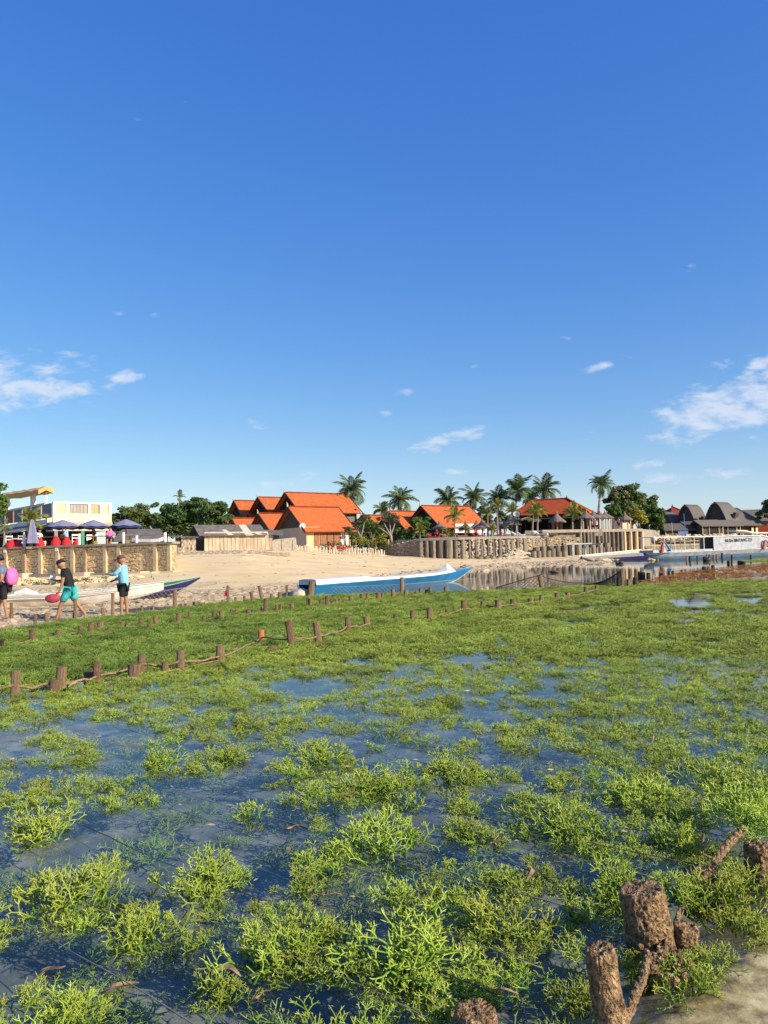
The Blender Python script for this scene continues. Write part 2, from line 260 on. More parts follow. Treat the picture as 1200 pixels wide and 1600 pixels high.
# ------------------------------------------------------------ mesh helpers
class MB:
    def __init__(s): s.v = []; s.f = []; s.a = []
    def add(s, vs, fs, a=None):
        o = len(s.v); s.v += [tuple(v) for v in vs]; s.f += [tuple(i + o for i in f) for f in fs]; s.a += (a if a else [0.0] * len(vs))
        return s
    def box(s, c, size, rz=0, tilt=None):
        x, y, z = (q / 2 for q in size)
        m = Matrix.Translation(c) @ (tilt.to_4x4() if tilt else Matrix.Rotation(rz, 4, 'Z'))
        vs = [m @ Vector((i * x, j * y, k * z)) for i in (-1, 1) for j in (-1, 1) for k in (-1, 1)]
        return s.add(vs, [(0, 1, 3, 2), (4, 6, 7, 5), (0, 4, 5, 1), (2, 3, 7, 6), (0, 2, 6, 4), (1, 5, 7, 3)])
    def poly(s, pts, th):            # slab: polygon extruded along its normal by -th
        pts = [Vector(p) for p in pts]; n = (pts[1] - pts[0]).cross(pts[-1] - pts[0]).normalized(); k = len(pts)
        n = sum(((pts[i] - pts[0]).cross(pts[i + 1] - pts[0]) for i in range(1, k - 1)), Vector()).normalized()
        if n.z < -.01: pts = pts[::-1]; n = -n
        vs = pts + [p - n * th for p in pts]
        return s.add(vs, [tuple(range(k)), tuple(range(2 * k - 1, k - 1, -1))] + [(i, i + k, (i + 1) % k + k, (i + 1) % k) for i in range(k)])
    def tube(s, pts, rad, n=6, cap=True, jit=0, a=None, flat=1.0):
        pts = [Vector(p) for p in pts]; k = len(pts)
        if not hasattr(rad, '__len__'): rad = [rad] * k
        vs = []; al = []; up = Vector((0, 0, 1))
        t0 = (pts[1] - pts[0]).normalized()
        x = t0.cross(up); x = x.normalized() if x.length > .05 else Vector((1, 0, 0))
        for i in range(k):
            t = (pts[min(i + 1, k - 1)] - pts[max(i - 1, 0)]).normalized()
            x = (x - t * x.dot(t)); x = x.normalized() if x.length > 1e-4 else t.orthogonal().normalized()
            y = t.cross(x)
            for j in range(n):
                q = 2 * math.pi * j / n; r = rad[i] * (1 + (random.uniform(-jit, jit) if jit else 0))
                vs.append(pts[i] + x * math.cos(q) * r + y * math.sin(q) * r * flat); al.append(a[i] if a else 0.0)
        fs = [(i * n + j, i * n + (j + 1) % n, (i + 1) * n + (j + 1) % n, (i + 1) * n + j) for i in range(k - 1) for j in range(n)]
        if cap: fs += [tuple(range(n - 1, -1, -1)), tuple(range((k - 1) * n, k * n))]
        return s.add(vs, fs, al)
    def loft(s, rings, close=True, caps=False):
        n = len(rings[0]); vs = [p for r in rings for p in r]; m = n if close else n - 1
        fs = [(i * n + j, i * n + (j + 1) % n, (i + 1) * n + (j + 1) % n, (i + 1) * n + j) for i in range(len(rings) - 1) for j in range(m)]
        if caps: fs += [tuple(range(n - 1, -1, -1)), tuple(range((len(rings) - 1) * n, len(rings) * n))]
        return s.add(vs, fs)
    def rock(s, c, size, seed=None):
        q = [Vector(v) for v in [(0, 0, 1), (.9, 0, .35), (.28, .85, .35), (-.72, .52, .35), (-.72, -.52, .35), (.28, -.85, .35), (.72, .52, -.4), (-.28, .85, -.4), (-.9, 0, -.4), (-.28, -.85, -.4), (.72, -.52, -.4), (0, 0, -1)]]
        e = Euler([random.uniform(0, 6) for _ in range(3)]).to_matrix()
        vs = [Vector(c) + Vector([a * b for a, b in zip((e @ v) * random.uniform(.75, 1.15), size)]) for v in q]
        fs = [(0, 1, 2), (0, 2, 3), (0, 3, 4), (0, 4, 5), (0, 5, 1), (1, 6, 2), (2, 7, 3), (3, 8, 4), (4, 9, 5), (5, 10, 1), (6, 7, 2), (7, 8, 3), (8, 9, 4), (9, 10, 5), (10, 6, 1), (11, 7, 6), (11, 8, 7), (11, 9, 8), (11, 10, 9), (11, 6, 10)]
        return s.add(vs, fs)
    def mesh(s, name, m, smooth=False, attr=False):
        me = bpy.data.meshes.new(name); me.from_pydata(s.v, [], s.f)
        for mm_ in (m if isinstance(m, (list, tuple)) else [m]): me.materials.append(M[mm_] if isinstance(mm_, str) else mm_)
        if smooth: me.polygons.foreach_set('use_smooth', [True] * len(me.polygons))
        if attr:
            at = me.attributes.new('tip', 'FLOAT', 'POINT'); at.data.foreach_set('value', s.a)
        me.update(); return me
    def build(s, name, m, parent=None, smooth=False, attr=False, loc=None, stuff=False, label=None):
        o = bpy.data.objects.new(name, s.mesh(name, m, smooth, attr)); COL.objects.link(o)
        if parent: o.parent = parent
        if loc: o.location = loc
        if stuff: o['kind'] = 'stuff'
        if label: o['label'] = label
        return o
def link(name, me, parent=None, loc=(0, 0, 0), rot=(0, 0, 0), sc=1.0):
    o = bpy.data.objects.new(name, me); COL.objects.link(o); o.location = loc; o.rotation_euler = rot
    o.scale = (sc, sc, sc) if not hasattr(sc, '__len__') else sc
    if parent: o.parent = parent
    return o
def tag(o, label, cat=None, group=None, kind=None):
    if label: o['label'] = label
    if cat: o['category'] = cat
    if group: o['group'] = group
    if kind: o['kind'] = kind
    return o
def thing(name, label, cat, loc=(0, 0, 0), rz=0, group=None):
    o = bpy.data.objects.new(name, None); COL.objects.link(o); o.empty_display_size = .2
    o.location = loc; o.rotation_euler = (0, 0, rz); return tag(o, label, cat, group)
def copytree(o, parent=None):
    c = o.copy(); COL.objects.link(c); c.parent = parent
    for ch in list(o.children): copytree(ch, c)
    return c
ORD = ['first', 'second', 'third', 'fourth', 'fifth', 'sixth', 'seventh', 'eighth', 'ninth', 'tenth', 'eleventh', 'twelfth', 'thirteenth', 'fourteenth', 'fifteenth', 'sixteenth', 'seventeenth', 'eighteenth', 'nineteenth', 'twentieth', 'twenty-first', 'twenty-second', 'twenty-third', 'twenty-fourth', 'twenty-fifth', 'twenty-sixth', 'twenty-seventh', 'twenty-eighth', 'twenty-ninth', 'thirtieth', 'thirty-first', 'thirty-second', 'thirty-third', 'thirty-fourth']
def interp(x, pts):
    if x <= pts[0][0]: return pts[0][1]
    for (a, b), (c, d) in zip(pts, pts[1:]):
        if x <= c: return b + (d - b) * (x - a) / (c - a)
    return pts[-1][1]

# ------------------------------------------------------------ ground, water
GC = [(-500, [(0, -.25), (13, -.22), (16, 0), (20, .06), (30, .16), (48, .4), (54, .5), (70, .6), (200, 2.2)]),
      (0, [(0, -.25), (16, -.2), (17.6, 0), (21, .05), (30, .14), (44, .3), (50, .42), (60, .6), (200, 2.2)]),
      (150, [(0, -.25), (19.5, -.2), (21, 0), (24, .06), (32, .16), (42, .45), (48, .58), (60, .8), (200, 2.2)]),
      (270, [(0, -.25), (23, -.2), (24.5, 0), (28, .07), (35, .22), (42, .6), (45, .74), (60, 1.5), (74, 2.1), (200, 2.2)]),
      (380, [(0, -.25), (25, -.2), (27, 0), (31, .08), (38, .28), (45, .66), (60, 1.5), (73, 2.08), (200, 2.2)]),
      (470, [(0, -.25), (26, -.2), (29, 0), (34, .12), (45, .5), (60, 1.0), (76, 1.7), (88, 2.0), (200, 2.2)]),
      (540, [(0, -.25), (30, -.2), (33, 0), (40, .15), (55, .65), (75, 1.1), (92, 1.32), (98, 1.9), (200, 2.2)]),
      (600, [(0, -.25), (34, -.2), (37, 0), (45, .12), (60, .45), (80, .85), (95, 1.0), (100, 2.0), (200, 2.4)]),
      (700, [(0, -.25), (42, -.2), (45, 0), (55, .1), (75, .38), (92, .5), (96, 1.2), (200, 2.4)]),
      (745, [(0, -.25), (50, -.2), (53, 0), (62, .12), (80, .3), (92, .42), (96, 1.2), (200, 2.4)]),
      (800, [(0, -.25), (58, -.2), (61, 0), (68, .1), (80, .2), (94, .35), (98, 1.0), (200, 2.4)]),
      (880, [(0, -.25), (60, -.18), (63, 0), (70, .08), (80, .16), (97, .4), (101, 1.0), (200, 2.4)]),
      (940, [(0, -.25), (60, -.2), (72, -.02), (77, .06), (84, .05), (99, .5), (104, 1.0), (200, 2.4)]),
      (1010, [(0, -.25), (90, -.25), (97, -.1), (100, .2), (106, 1.1), (116, 2.1), (200, 2.6)]),
      (1100, [(0, -.25), (95, -.3), (101, -.1), (104, .3), (110, 1.5), (118, 2.2), (200, 2.6)]),
      (1800, [(0, -.25), (100, -.4), (115, -.1), (122, .8), (135, 2.2), (200, 2.6)])]
NEAR_A = G(740, 1600); NEAR_B = G(1190, 1310)
ND = (NEAR_B - NEAR_A).normalized(); NN = Vector((ND.y, -ND.x, 0))      # outside of the plot, towards lower right
def outside(p):  return (Vector((p[0], p[1], 0)) - NEAR_A).dot(NN)
def ground_h(x, y):
    if y < 1: px, d = 600 + (x) * 1200 / max(3, abs(y)), 1
    else: px, d = 600 + 1200 * x / y, y
    px = max(-500, min(1800, px))
    for (a, pa), (b, pb) in zip(GC, GC[1:]):
        if px <= b:
            t = (px - a) / (b - a); h = interp(d, pa) * (1 - t) + interp(d, pb) * t; break
    if d < 15:
        o = outside((x, y)); h += .19 * max(0, min(1, o / .4 + .1))
    amp = .015 if d < 20 else .035
    h += amp * noise.noise(Vector((x * .6, y * .6, 0))) * min(1, max(.3, h * 4)) + .01 * noise.noise(Vector((x * 2.5, y * 2.5, 3)))
    return h
def zone(x, y, h):
    deb = 0.0
    n = noise.noise(Vector((x * .12, y * .25, 1)))
    if h > -.08: deb = max(0, 1 - max(0, (h - .10 - .07 * n)) / .10)
    if 42 > y > 20 and x < -8: deb = max(deb, .55 * max(0, 1 - abs(h - .22) / .12) + .2 * n)
    if y > 90: deb = max(deb, .5)
    silt = max(0, min(1, (-h - .04) / .12)) if y < 60 else max(0, min(1, (-h) / .15))
    sh = 0
    if y < 15:
        o = outside((x, y)); sh = max(0, min(1, o / .35 + .15)); silt *= (1 - sh)
    return (deb, silt, sh)
rows = [-40, -10, -3, 0, .8]
y = 1.5
while y < 60: rows.append(y); y *= 1.028
while y < 130: rows.append(y); y += .9
while y < 4200: rows.append(y); y *= 1.25
us = []
u = -.62
while u <= .62: us.append(u); u += .0062
us = [-8, -5, -3, -2.2, -1.6, -1.2, -.9, -.75, -.68] + us + [.68, .75, .9, 1.2, 1.6, 2.2, 3, 5, 8]
g = MB(); zc = []
for y in rows:
    w = max(y, 3.0) if y < 3 else y
    for u in us:
        x = u * w; h = ground_h(x, y); g.v.append((x, y, h)); zc.append((*zone(x, y, h), 1))
nu = len(us)
g.f = [(i * nu + j, i * nu + j + 1, (i + 1) * nu + j + 1, (i + 1) * nu + j) for i in range(len(rows) - 1) for j in range(nu - 1)]
me = g.mesh('beach', 'sand', smooth=True); at = me.attributes.new('zone', 'FLOAT_COLOR', 'POINT'); at.data.foreach_set('color', [c for q in zc for c in q])
beach = link('beach', me); beach['kind'] = 'structure'
wt = MB(); wt.add([(-3000, -60, 0), (3000, -60, 0), (3000, 3000, 0), (-3000, 3000, 0)], [(0, 1, 2, 3)])
sea = wt.build('sea', 'water'); sea['kind'] = 'structure'

# ------------------------------------------------------------ seaweed
def weed_proto(name, nstem, depth, rad, n, m, seg=2, r0=.007, seed=1, sink=.03, lenk=1.0, upb=.0):
    random.seed(seed); b = MB()
    def br(p, d, ln, r, lev):
        pts = [p]; q = p.copy(); dd = d.copy()
        for i in range(seg):
            dd = (dd + Vector((random.gauss(0, .16), random.gauss(0, .16), random.gauss(.04, .14)))).normalized(); q = q + dd * ln / seg; pts.append(q.copy())
        ra = [r * (1 - .22 * i / seg) for i in range(seg + 1)]
        if lev == 0: ra[-1] = r * .28
        tip = [min(1, max(0, (1 - lev / depth) ** 1.3 * (.6 + .4 * i / seg))) for i in range(seg + 1)]
        b.tube(pts, ra, n, cap=False, a=tip)
        if random.random() < .5 and lev < depth:
            sdv = (dd.cross(Vector((random.gauss(0, 1), random.gauss(0, 1), random.gauss(0, 1)))).normalized() + dd * .6).normalized(); mp_ = pts[1]
            b.tube([mp_, mp_ + sdv * ln * .35], [r * .6, r * .15], n, cap=False, a=[tip[1], min(1, tip[1] + .4)])
        if lev > 0:
            ax = dd.cross(Vector((random.gauss(0, 1), random.gauss(0, 1), random.gauss(0, 1)))).normalized()
            for sg in ((-1, 1) if random.random() < .85 else (-1, 0, 1)):
                nd = (Matrix.Rotation(sg * R(random.uniform(24, 46)), 3, ax) @ dd); nd.z += .06; nd.normalize()
                br(q, nd, ln * random.uniform(.66, .88), r * .8, lev - 1)
    for i in range(nstem):
        az = random.uniform(0, 6.283); el = R(random.uniform(0, 62) if random.random() > upb else random.uniform(40, 88))
        p = Vector((random.gauss(0, rad * .33), random.gauss(0, rad * .33), -sink + random.uniform(-.01, .02)))
        br(p, Vector((math.cos(az) * math.cos(el), math.sin(az) * math.cos(el), math.sin(el))), rad * random.uniform(.28, .42) * lenk, r0, depth)
    return b.mesh(name, m, smooth=True, attr=True)
near_p = [weed_proto('seaweed_near', 15, 3, .155, 5, 'weed', r0=.0056, seed=20 + i) for i in range(6)]
mid_p = [weed_proto('seaweed_mid', 14, 3, .155, 3, 'weed', seg=1, r0=.0055, seed=40 + i) for i in range(5)]
far_p = [weed_proto('seaweed_far', 22, 2, .19, 3, 'weed_far', seg=1, r0=.0075, seed=60 + i, lenk=1.1) for i in range(5)]
deep_p = [weed_proto('seaweed_dense', 22, 2, .19, 3, 'weed_deep', seg=1, r0=.0075, seed=70 + i, lenk=1.1) for i in range(4)]
brown_p = [weed_proto('seaweed_brown', 12, 2, .2, 3, 'brown_weed', seg=1, r0=.010, seed=80 + i) for i in range(3)]
random.seed(5)
def proj2(x, y, z=0):
    q = CMI @ Vector((x, y, z)); return (600 + F * q.x / -q.z, 800 - F * q.y / -q.z)
UP = [(-400, 1040), (0, 987), (100, 970), (200, 962), (275, 951), (330, 943), (450, 933), (560, 929), (640, 926), (760, 923), (900, 916), (990, 912), (1040, 913), (1130, 906), (1200, 907), (1500, 905)]
ROWY = [(-300, 1120), (22, 1072), (240, 1045), (400, 1012), (575, 982), (700, 955), (860, 930), (950, 914), (1000, 905)]
COV = [(1000, [1, 1, 1, 1, .95, .93, .9, .82]), (1025, [1, 1, 1, .95, .78, .82, .78, .75]), (1075, [1, .95, .78, .7, .66, .66, .7, .8]), (1125, [.62, .6, .78, .5, .5, .62, .75, .85]),
       (1175, [.55, .34, .55, .42, .42, .66, .8, .8]), (1225, [.78, .4, .36, .56, .42, .75, .85, .8]), (1275, [.58, .4, .32, .5, .35, .7, .74, .9]), (1325, [.38, .3, .34, .6, .45, .62, .72, .66]),
       (1375, [.5, .5, .5, .35, .36, .62, .74, .8]), (1425, [.5, .42, .5, .38, .58, .62, .75, .9]), (1475, [.3, .42, .32, .62, .8, .64, .56, .7]), (1525, [.2, .2, .34, .7, .8, .7, .5, .6]), (1590, [.4, .16, .5, .6, .8, .6, .4, .2])]
def cov(px, py):
    if py < 1000: 
        if px > 900 and 925 < py < 960: return .86
        return 1.0
    cx = max(0, min(6.999, px / 150 - .5)); i = int(cx); t = cx - i
    py = min(py, 1589)
    for (a, ra), (b, rb) in zip(COV, COV[1:]):
        if py <= b:
            s_ = (py - a) / (b - a); f = lambda r_: r_[i] * (1 - t) + r_[i + 1] * t
            return f(ra) * (1 - s_) + f(rb) * s_
    return .5
HOLES = [(1080, 942, 36, 8), (1165, 934, 30, 9), (1120, 955, 12, 5), (930, 1005, 20, 6), (745, 1030, 60, 9), (560, 1035, 30, 7), (1050, 1000, 22, 5), (985, 968, 10, 4), (480, 1075, 70, 16), (700, 1090, 60, 10), (140, 1140, 90, 16), (380, 1130, 40, 10), (850, 1085, 30, 10), (620, 1190, 60, 18), (320, 1250, 90, 22), (880, 1185, 40, 12), (60, 1215, 40, 10), (180, 1330, 50, 20), (60, 1500, 60, 40), (640, 1330, 40, 14), (240, 1540, 60, 30)]
E_ = Vector((ND.x, ND.y, 0)); Rr = Vector((-.75, .66, 0))
pts = {k: [] for k in ('near', 'mid', 'far', 'deep', 'brown')}
d = 1.75
while d < 44:
    sp_ = .102 + .0058 * d if d < 12 else .2 + .004 * (d - 12)
    x = -.72 * d
    while x < .72 * d:
        xx = x + random.uniform(-.5, .5) * sp_; yy = d + random.uniform(-.5, .5) * sp_; x += sp_
        px, py = proj2(xx, yy)
        if py < interp(px, UP) or outside((xx, yy)) > -.03 + .04 * random.random(): continue
        if d < 15:
            c = cov(px, py)
            n = noise.noise(Vector((xx * 1.7, yy * 1.1, 5))) * .4 + noise.noise(Vector((xx * 4.6, yy * 3.2, 9))) * .7
            hole = 0
            for (hx, hy, ha, hb) in HOLES:
                q = ((px - hx) / ha) ** 2 + ((py - hy) / hb) ** 2
                if q < 1: hole = 1
            th = (c - .5) * 1.0 - .09 - .0 * d + .03
            if c < .99 and (n + th < .0 or (hole and n < .42)): continue
        else:
            c = cov(px, py); hole = any(((px - hx) / ha) ** 2 + ((py - hy) / hb) ** 2 < 1 for (hx, hy, ha, hb) in HOLES)
            n = noise.noise(Vector((xx * 1.1, yy * .8, 5)))
            if px > 640 and py > 925 and noise.noise(Vector((xx * 1.6, yy * 1.0, 15))) + .25 * noise.noise(Vector((xx * 5, yy * 4, 5))) < -.30 + .1 * (px > 1000): continue
            if hole and n < .3: continue
            if c < 1 and n < -.45 + (1 - c) * 1.2: continue
        beyond = py < interp(px, ROWY)
        k = 'near' if d < 5.6 else ('mid' if d < 10.5 else 'far')
        if beyond: k = 'deep' if random.random() < max(0, min(1, 1.25 - px / 800)) else 'far'
        if d < 10.5 and beyond: k = 'deep'
        s_ = random.uniform(.34, .74) if k == 'near' else random.uniform(.5, .88) if k == 'mid' else random.uniform(.7, 1.2) * (1 if d < 12 else 1.1)
        pts[k].append((xx, yy, random.uniform(-.03, .012), s_, (random.uniform(.55, .95) if k == 'near' else .6 if k == 'mid' else .42 if k == 'far' else .45)))
    d += sp_ * .92
BR = [(980, 917), (1000, 907), (1060, 896), (1130, 886), (1200, 880), (1290, 868), (1290, 905), (1200, 901), (1130, 905), (1060, 914)]
def inpoly(x, y, poly):
    c = False; j = len(poly) - 1
    for i in range(len(poly)):
        if (poly[i][1] > y) != (poly[j][1] > y) and x < (poly[j][0] - poly[i][0]) * (y - poly[i][1]) / (poly[j][1] - poly[i][1]) + poly[i][0]: c = not c
        j = i
    return c
for _ in range(9000):
    xx = random.uniform(8, 38); yy = random.uniform(26, 75)
    px, py = proj2(xx, yy)
    if inpoly(px, py, BR): pts['brown'].append((xx, yy, random.uniform(-.06, 0.0), random.uniform(.8, 1.5), .45))
    if inpoly(px, py, [(1160, 879), (1200, 868), (1260, 862), (1260, 876), (1200, 877)]): pts['far'].append((xx, yy, -.02, random.uniform(.8, 1.3), .6))
sub = []
for _ in range(1000):
    yy = random.uniform(1.8, 14); xx = random.uniform(-.62, .62) * yy
    if outside((xx, yy)) > -.05: continue
    sub.append((xx, yy, random.uniform(-.27, -.17), random.uniform(.6, 1.2), .6))
pts['sunk'] = sub
def scatter(name, groups, label, cat):
    """one object: instances of a few plants on its points"""
    vs = []; var = []; rot = []; sc = []; protos = []
    for key, plist in groups:
        base = len(protos); protos += plist
        for (x, y, z, s_, fz) in pts[key]:
            vs.append((x, y, z)); var.append(base + random.randrange(len(plist))); rot.append((random.gauss(0, .12), random.gauss(0, .12), random.uniform(0, 6.283))); sc += [s_, s_, s_ * fz]
    me = bpy.data.meshes.new(name); me.from_pydata(vs, [], [])
    me.attributes.new('var', 'INT', 'POINT').data.foreach_set('value', var)
    me.attributes.new('rot', 'FLOAT_VECTOR', 'POINT').data.foreach_set('vector', [c for r_ in rot for c in r_])
    me.attributes.new('scl', 'FLOAT_VECTOR', 'POINT').data.foreach_set('vector', sc)
    o = link(name, me); tag(o, label, cat, kind='stuff')
    t = bpy.data.node_groups.new(name, 'GeometryNodeTree')
    t.interface.new_socket('Geometry', in_out='INPUT', socket_type='NodeSocketGeometry'); t.interface.new_socket('Geometry', in_out='OUTPUT', socket_type='NodeSocketGeometry')
    gi = N(t, 'NodeGroupInput'); go = N(t, 'NodeGroupOutput'); jn = N(t, 'GeometryNodeJoinGeometry')
    av = N(t, 'GeometryNodeInputNamedAttribute', data_type='INT'); av.inputs[0].default_value = 'var'
    ar = N(t, 'GeometryNodeInputNamedAttribute', data_type='FLOAT_VECTOR'); ar.inputs[0].default_value = 'rot'
    asx = N(t, 'GeometryNodeInputNamedAttribute', data_type='FLOAT_VECTOR'); asx.inputs[0].default_value = 'scl'
    for k, pm in enumerate(protos):
        po = bpy.data.objects.new(name + '_plant', pm)
        oi = N(t, 'GeometryNodeObjectInfo'); oi.inputs[0].default_value = po
        cp = N(t, 'FunctionNodeCompare', data_type='INT', operation='EQUAL'); L(t, av.outputs[0], cp.inputs[2]); cp.inputs[3].default_value = k
        ip = N(t, 'GeometryNodeInstanceOnPoints'); L(t, gi.outputs[0], ip.inputs['Points']); L(t, cp.outputs[0], ip.inputs['Selection']); L(t, oi.outputs['Geometry'], ip.inputs['Instance'])
        L(t, ar.outputs[0], ip.inputs['Rotation']); L(t, asx.outputs[0], ip.inputs['Scale']); L(t, ip.outputs[0], jn.inputs[0])
    L(t, jn.outputs[0], go.inputs[0])
    md = o.modifiers.new('scatter', 'NODES'); md.node_group = t
    return o
scatter('seaweed', [('near', near_p), ('mid', mid_p)], 'branching yellow green seaweed in loose clumps over the nearest pool', None)
scatter('seaweed', [('sunk', mid_p)], 'sunken seaweed showing dimly through the near water', None)
scatter('seaweed', [('far', far_p), ('deep', deep_p)], 'dense green seaweed carpet beyond the roped row of stakes', None)
scatter('seaweed', [('brown', brown_p)], 'patch of rusty brown dying seaweed before the moored boat', None)
CL = [  # px, py, radius px, label
    (250, 1192, 36, 'round dark green seaweed tuft standing alone in open water below the left stakes'),
    (105, 1405, 72, 'wide spiky seaweed clump at lower left, above the floating dead twigs'),
    (228, 1462, 56, 'bright seaweed clump with long upright fingers at lower left'),
    (325, 1378, 60, 'broad seaweed clump right of the spiky one in the left middle'),
    (60, 1300, 62, 'thick seaweed heap at the left edge of the picture'),
    (590, 1322, 70, 'big bright green seaweed clump in the middle of the near pool'),
    (722, 1298, 34, 'narrow seaweed clump just right of the big bright one'),
    (475, 1385, 36, 'small pale seaweed tuft tied beside the dry yellow leaf'),
    (578, 1232, 48, 'seaweed clump with two dry leaves caught in its foot'),
    (500, 1188, 48, 'fine twiggy seaweed clump in open water above the pool centre'),
    (640, 1490, 110, 'largest pale seaweed tangle at the bottom centre of the picture'),
    (440, 1495, 70, 'long armed seaweed clump left of the big bottom tangle'),
    (790, 1455, 72, 'upright seaweed clump between the bottom tangle and the tall stump'),
    (880, 1300, 66, 'seaweed clump with forked arms crossing the dark cord, upper right of centre'),
    (715, 1218, 48, 'seaweed clump around a small brown leaf right of centre'),
    (1150, 1235, 62, 'tall heap of seaweed over the encrusted stake at the right edge'),
    (1120, 1420, 70, 'trailing seaweed bunch hanging into clear water right of the wide stump'),
    (1075, 1535, 52, 'drooping seaweed bunch hanging from the rope beside the wide stump'),
    (120, 1590, 46, 'seaweed tuft at the bottom left corner'),
    (345, 1550, 40, 'few flat seaweed fingers floating near the grey sticks'),
    (390, 1135, 30, 'small seaweed clump at the edge of the reflecting channel'),
    (700, 1100, 26, 'small yellowish seaweed clump in the open channel'),
    (355, 1188, 34, 'low seaweed clump right of the lone round tuft'),
    (1182, 1288, 44, 'seaweed tuft crowning the dark stump at the right edge', .14),
    (1112, 1500, 40, 'small seaweed bunch in the sandy shallows right of the drooping one', .0),
    (988, 1512, 34, 'seaweed tuft squeezed between the tall and the widest stump', .0),
    (905, 1560, 46, 'seaweed clump left of the tall stump foot', .0),
    (965, 1395, 60, 'seaweed clump with thick fingers behind the wide stump'),
    (1165, 1262, 60, 'bright seaweed mound draped over the twisted rope at the right edge', .12),
    (1062, 1402, 46, 'seaweed bunch between the widest stump and the hollow stump', .03),
    (1152, 1392, 56, 'seaweed bunch hanging into clear water at the right edge below the rope', .04),
    (1168, 1455, 40, 'lowest small seaweed bunch at the right edge over sandy shallows', .0),
    (1050, 1310, 46, 'seaweed clump on the cords left of the loose rope end', .02),
    (1000, 1250, 60, 'wide seaweed clump among dark cords in the upper right pool', .0),
]
hero = [weed_proto('seaweed_clump', 24, 4, .2, 6, 'weed', r0=.0058, seed=100 + i, lenk=.8, upb=.25) for i in range(4)]
random.seed(11)
for i, (px, py, rp, lab, *lift_) in enumerate(CL):
    p = G(px, py, lift_[0] if lift_ else 0); s_ = rp * p.y / F / .19
    o = link('seaweed_clump', hero[i % 4], None, (p.x, p.y, p.z - .01), (0, 0, random.uniform(0, 6.28)), (s_, s_, min(s_, 1.0) * .95))
    tag(o, lab, 'seaweed', 'clumps of seaweed in the near pool')

random.seed(77)
b = MB(); bw = MB()
for _ in range(420):
    yy = 1.9 + 12 * random.random() ** 1.6; xx = random.uniform(-.55, .55) * yy
    if outside((xx, yy)) > -.05: continue
    p = Vector((xx, yy, random.choice((.004, .004, .03, .06)))); a = random.uniform(0, 6.28); l_ = random.uniform(.006, .022) * (1 + yy * .08); d_ = Vector((math.cos(a), math.sin(a), random.uniform(-.2, .2))) * l_; w_ = Vector((-math.sin(a), math.cos(a), random.uniform(-.4, .4))) * l_ * random.uniform(.15, .5)
    (b if random.random() < .7 else bw).add([p - d_, p - w_, p + d_, p + w_ + Vector((0, 0, .003))], [(0, 1, 2, 3)])
tag(b.build('floating_scraps', 'dead_leaf'), 'small tan scraps of dead weed and leaf on the near pool', None, kind='stuff')
tag(bw.build('shell_bits', 'stone_pale'), 'pale shell bits lying among the near seaweed', None, kind='stuff')
# ------------------------------------------------------------ stakes in the seaweed
def stake_mesh(name, m, n=9, rings=5, seed=0, flare=.1, hollow=False):
    random.seed(seed); b = MB(); R_ = []
    for i in range(rings + 1):
        t = i / rings; R_.append([Vector((math.cos(6.283 * j / n) * (1 + flare * (1 - t) + .13 * noise.noise(Vector((j * 1.7, i * .9, seed)))), math.sin(6.283 * j / n) * (1 + flare * (1 - t) + .13 * noise.noise(Vector((j * 1.7 + 9, i * .9, seed)))), t)) for j in range(n)])
    b.loft(R_, caps=True); return b.mesh(name, m)
stk = [stake_mesh('stake', 'stake', seed=i) for i in range(5)]
stk_b = stake_mesh('stake', 'stake_black', seed=9); stk_o = stake_mesh('stake', 'orange_stake', seed=3, flare=.02)
random.seed(3)
def stakes(rowname, lst, group):
    """lst: px, py_top, py_bottom(at water), width px, lean px, kind"""
    for i, q in enumerate(lst):
        px, yt, yb, w = q[:4]; lean = q[4] if len(q) > 4 else 0; kd = q[5] if len(q) > 5 else ''
        zb = 0.0 if len(q) < 7 else q[6]
        p = G(px, yb, zb); top = P(px + lean, yt, p.y); h = top.z - zb
        me = stk_b if kd == 'b' else (stk_o if kd == 'o' else stk[i % 5]); r_ = max(.02, w * p.y / F / 2)
        o = link('wooden_stake', me, None, (p.x, p.y, zb - .12), (0, 0, 0), (r_, r_, h + .12))
        o.rotation_euler = Euler((random.uniform(-.05, .05), math.atan2(top.x - p.x, h), 0))
        look = 'orange topped' if kd == 'o' else ('blackened' if kd == 'b' else ('thick' if w / (yb - yt + .1) > .75 else ('slim tall' if yb - yt > 2.6 * w else 'brown')))
        look += ' leaning' if abs(lean) > 2 else ''
        tag(o, f'{look} wooden stake, {ORD[i]} from left in {rowname}', 'stake', group)
        yield p, h
NR = [(24, 1048, 1085, 14), (85, 1062, 1080, 14), (96, 1042, 1078, 15), (139, 1050, 1064, 15), (152, 1036, 1066, 12), (210, 1038, 1060, 20), (222, 1022, 1048, 11, -1), (258, 1034, 1048, 10), (282, 1016, 1045, 12), (344, 1009, 1035, 13), (408, 984, 1003, 10, 0, 'o'), (430, 1008, 1018, 9, -4), (457, 970, 1010, 11, -5), (499, 972, 1006, 11, -4), (543, 964, 987, 8), (576, 963, 980, 9, -3)]
NRp = list(stakes('the near roped row', NR, 'stakes of the near roped row'))
FR = [(644, 954, 969, 7), (618, 960, 968, 7, 0), (672, 949, 969, 9, -1), (698, 952, 960, 6), (724, 938, 956, 8), (754, 940, 949, 7), (778, 937, 950, 10), (801, 936, 947, 8), (829, 935, 944, 9), (846, 930, 941, 7), (870, 926, 937, 7), (887, 925, 933, 7), (915, 917, 928, 6), (932, 915, 923, 6)]
FR.sort(); FRp = list(stakes('the long right roped row', FR, 'stakes of the long roped row, right half'))
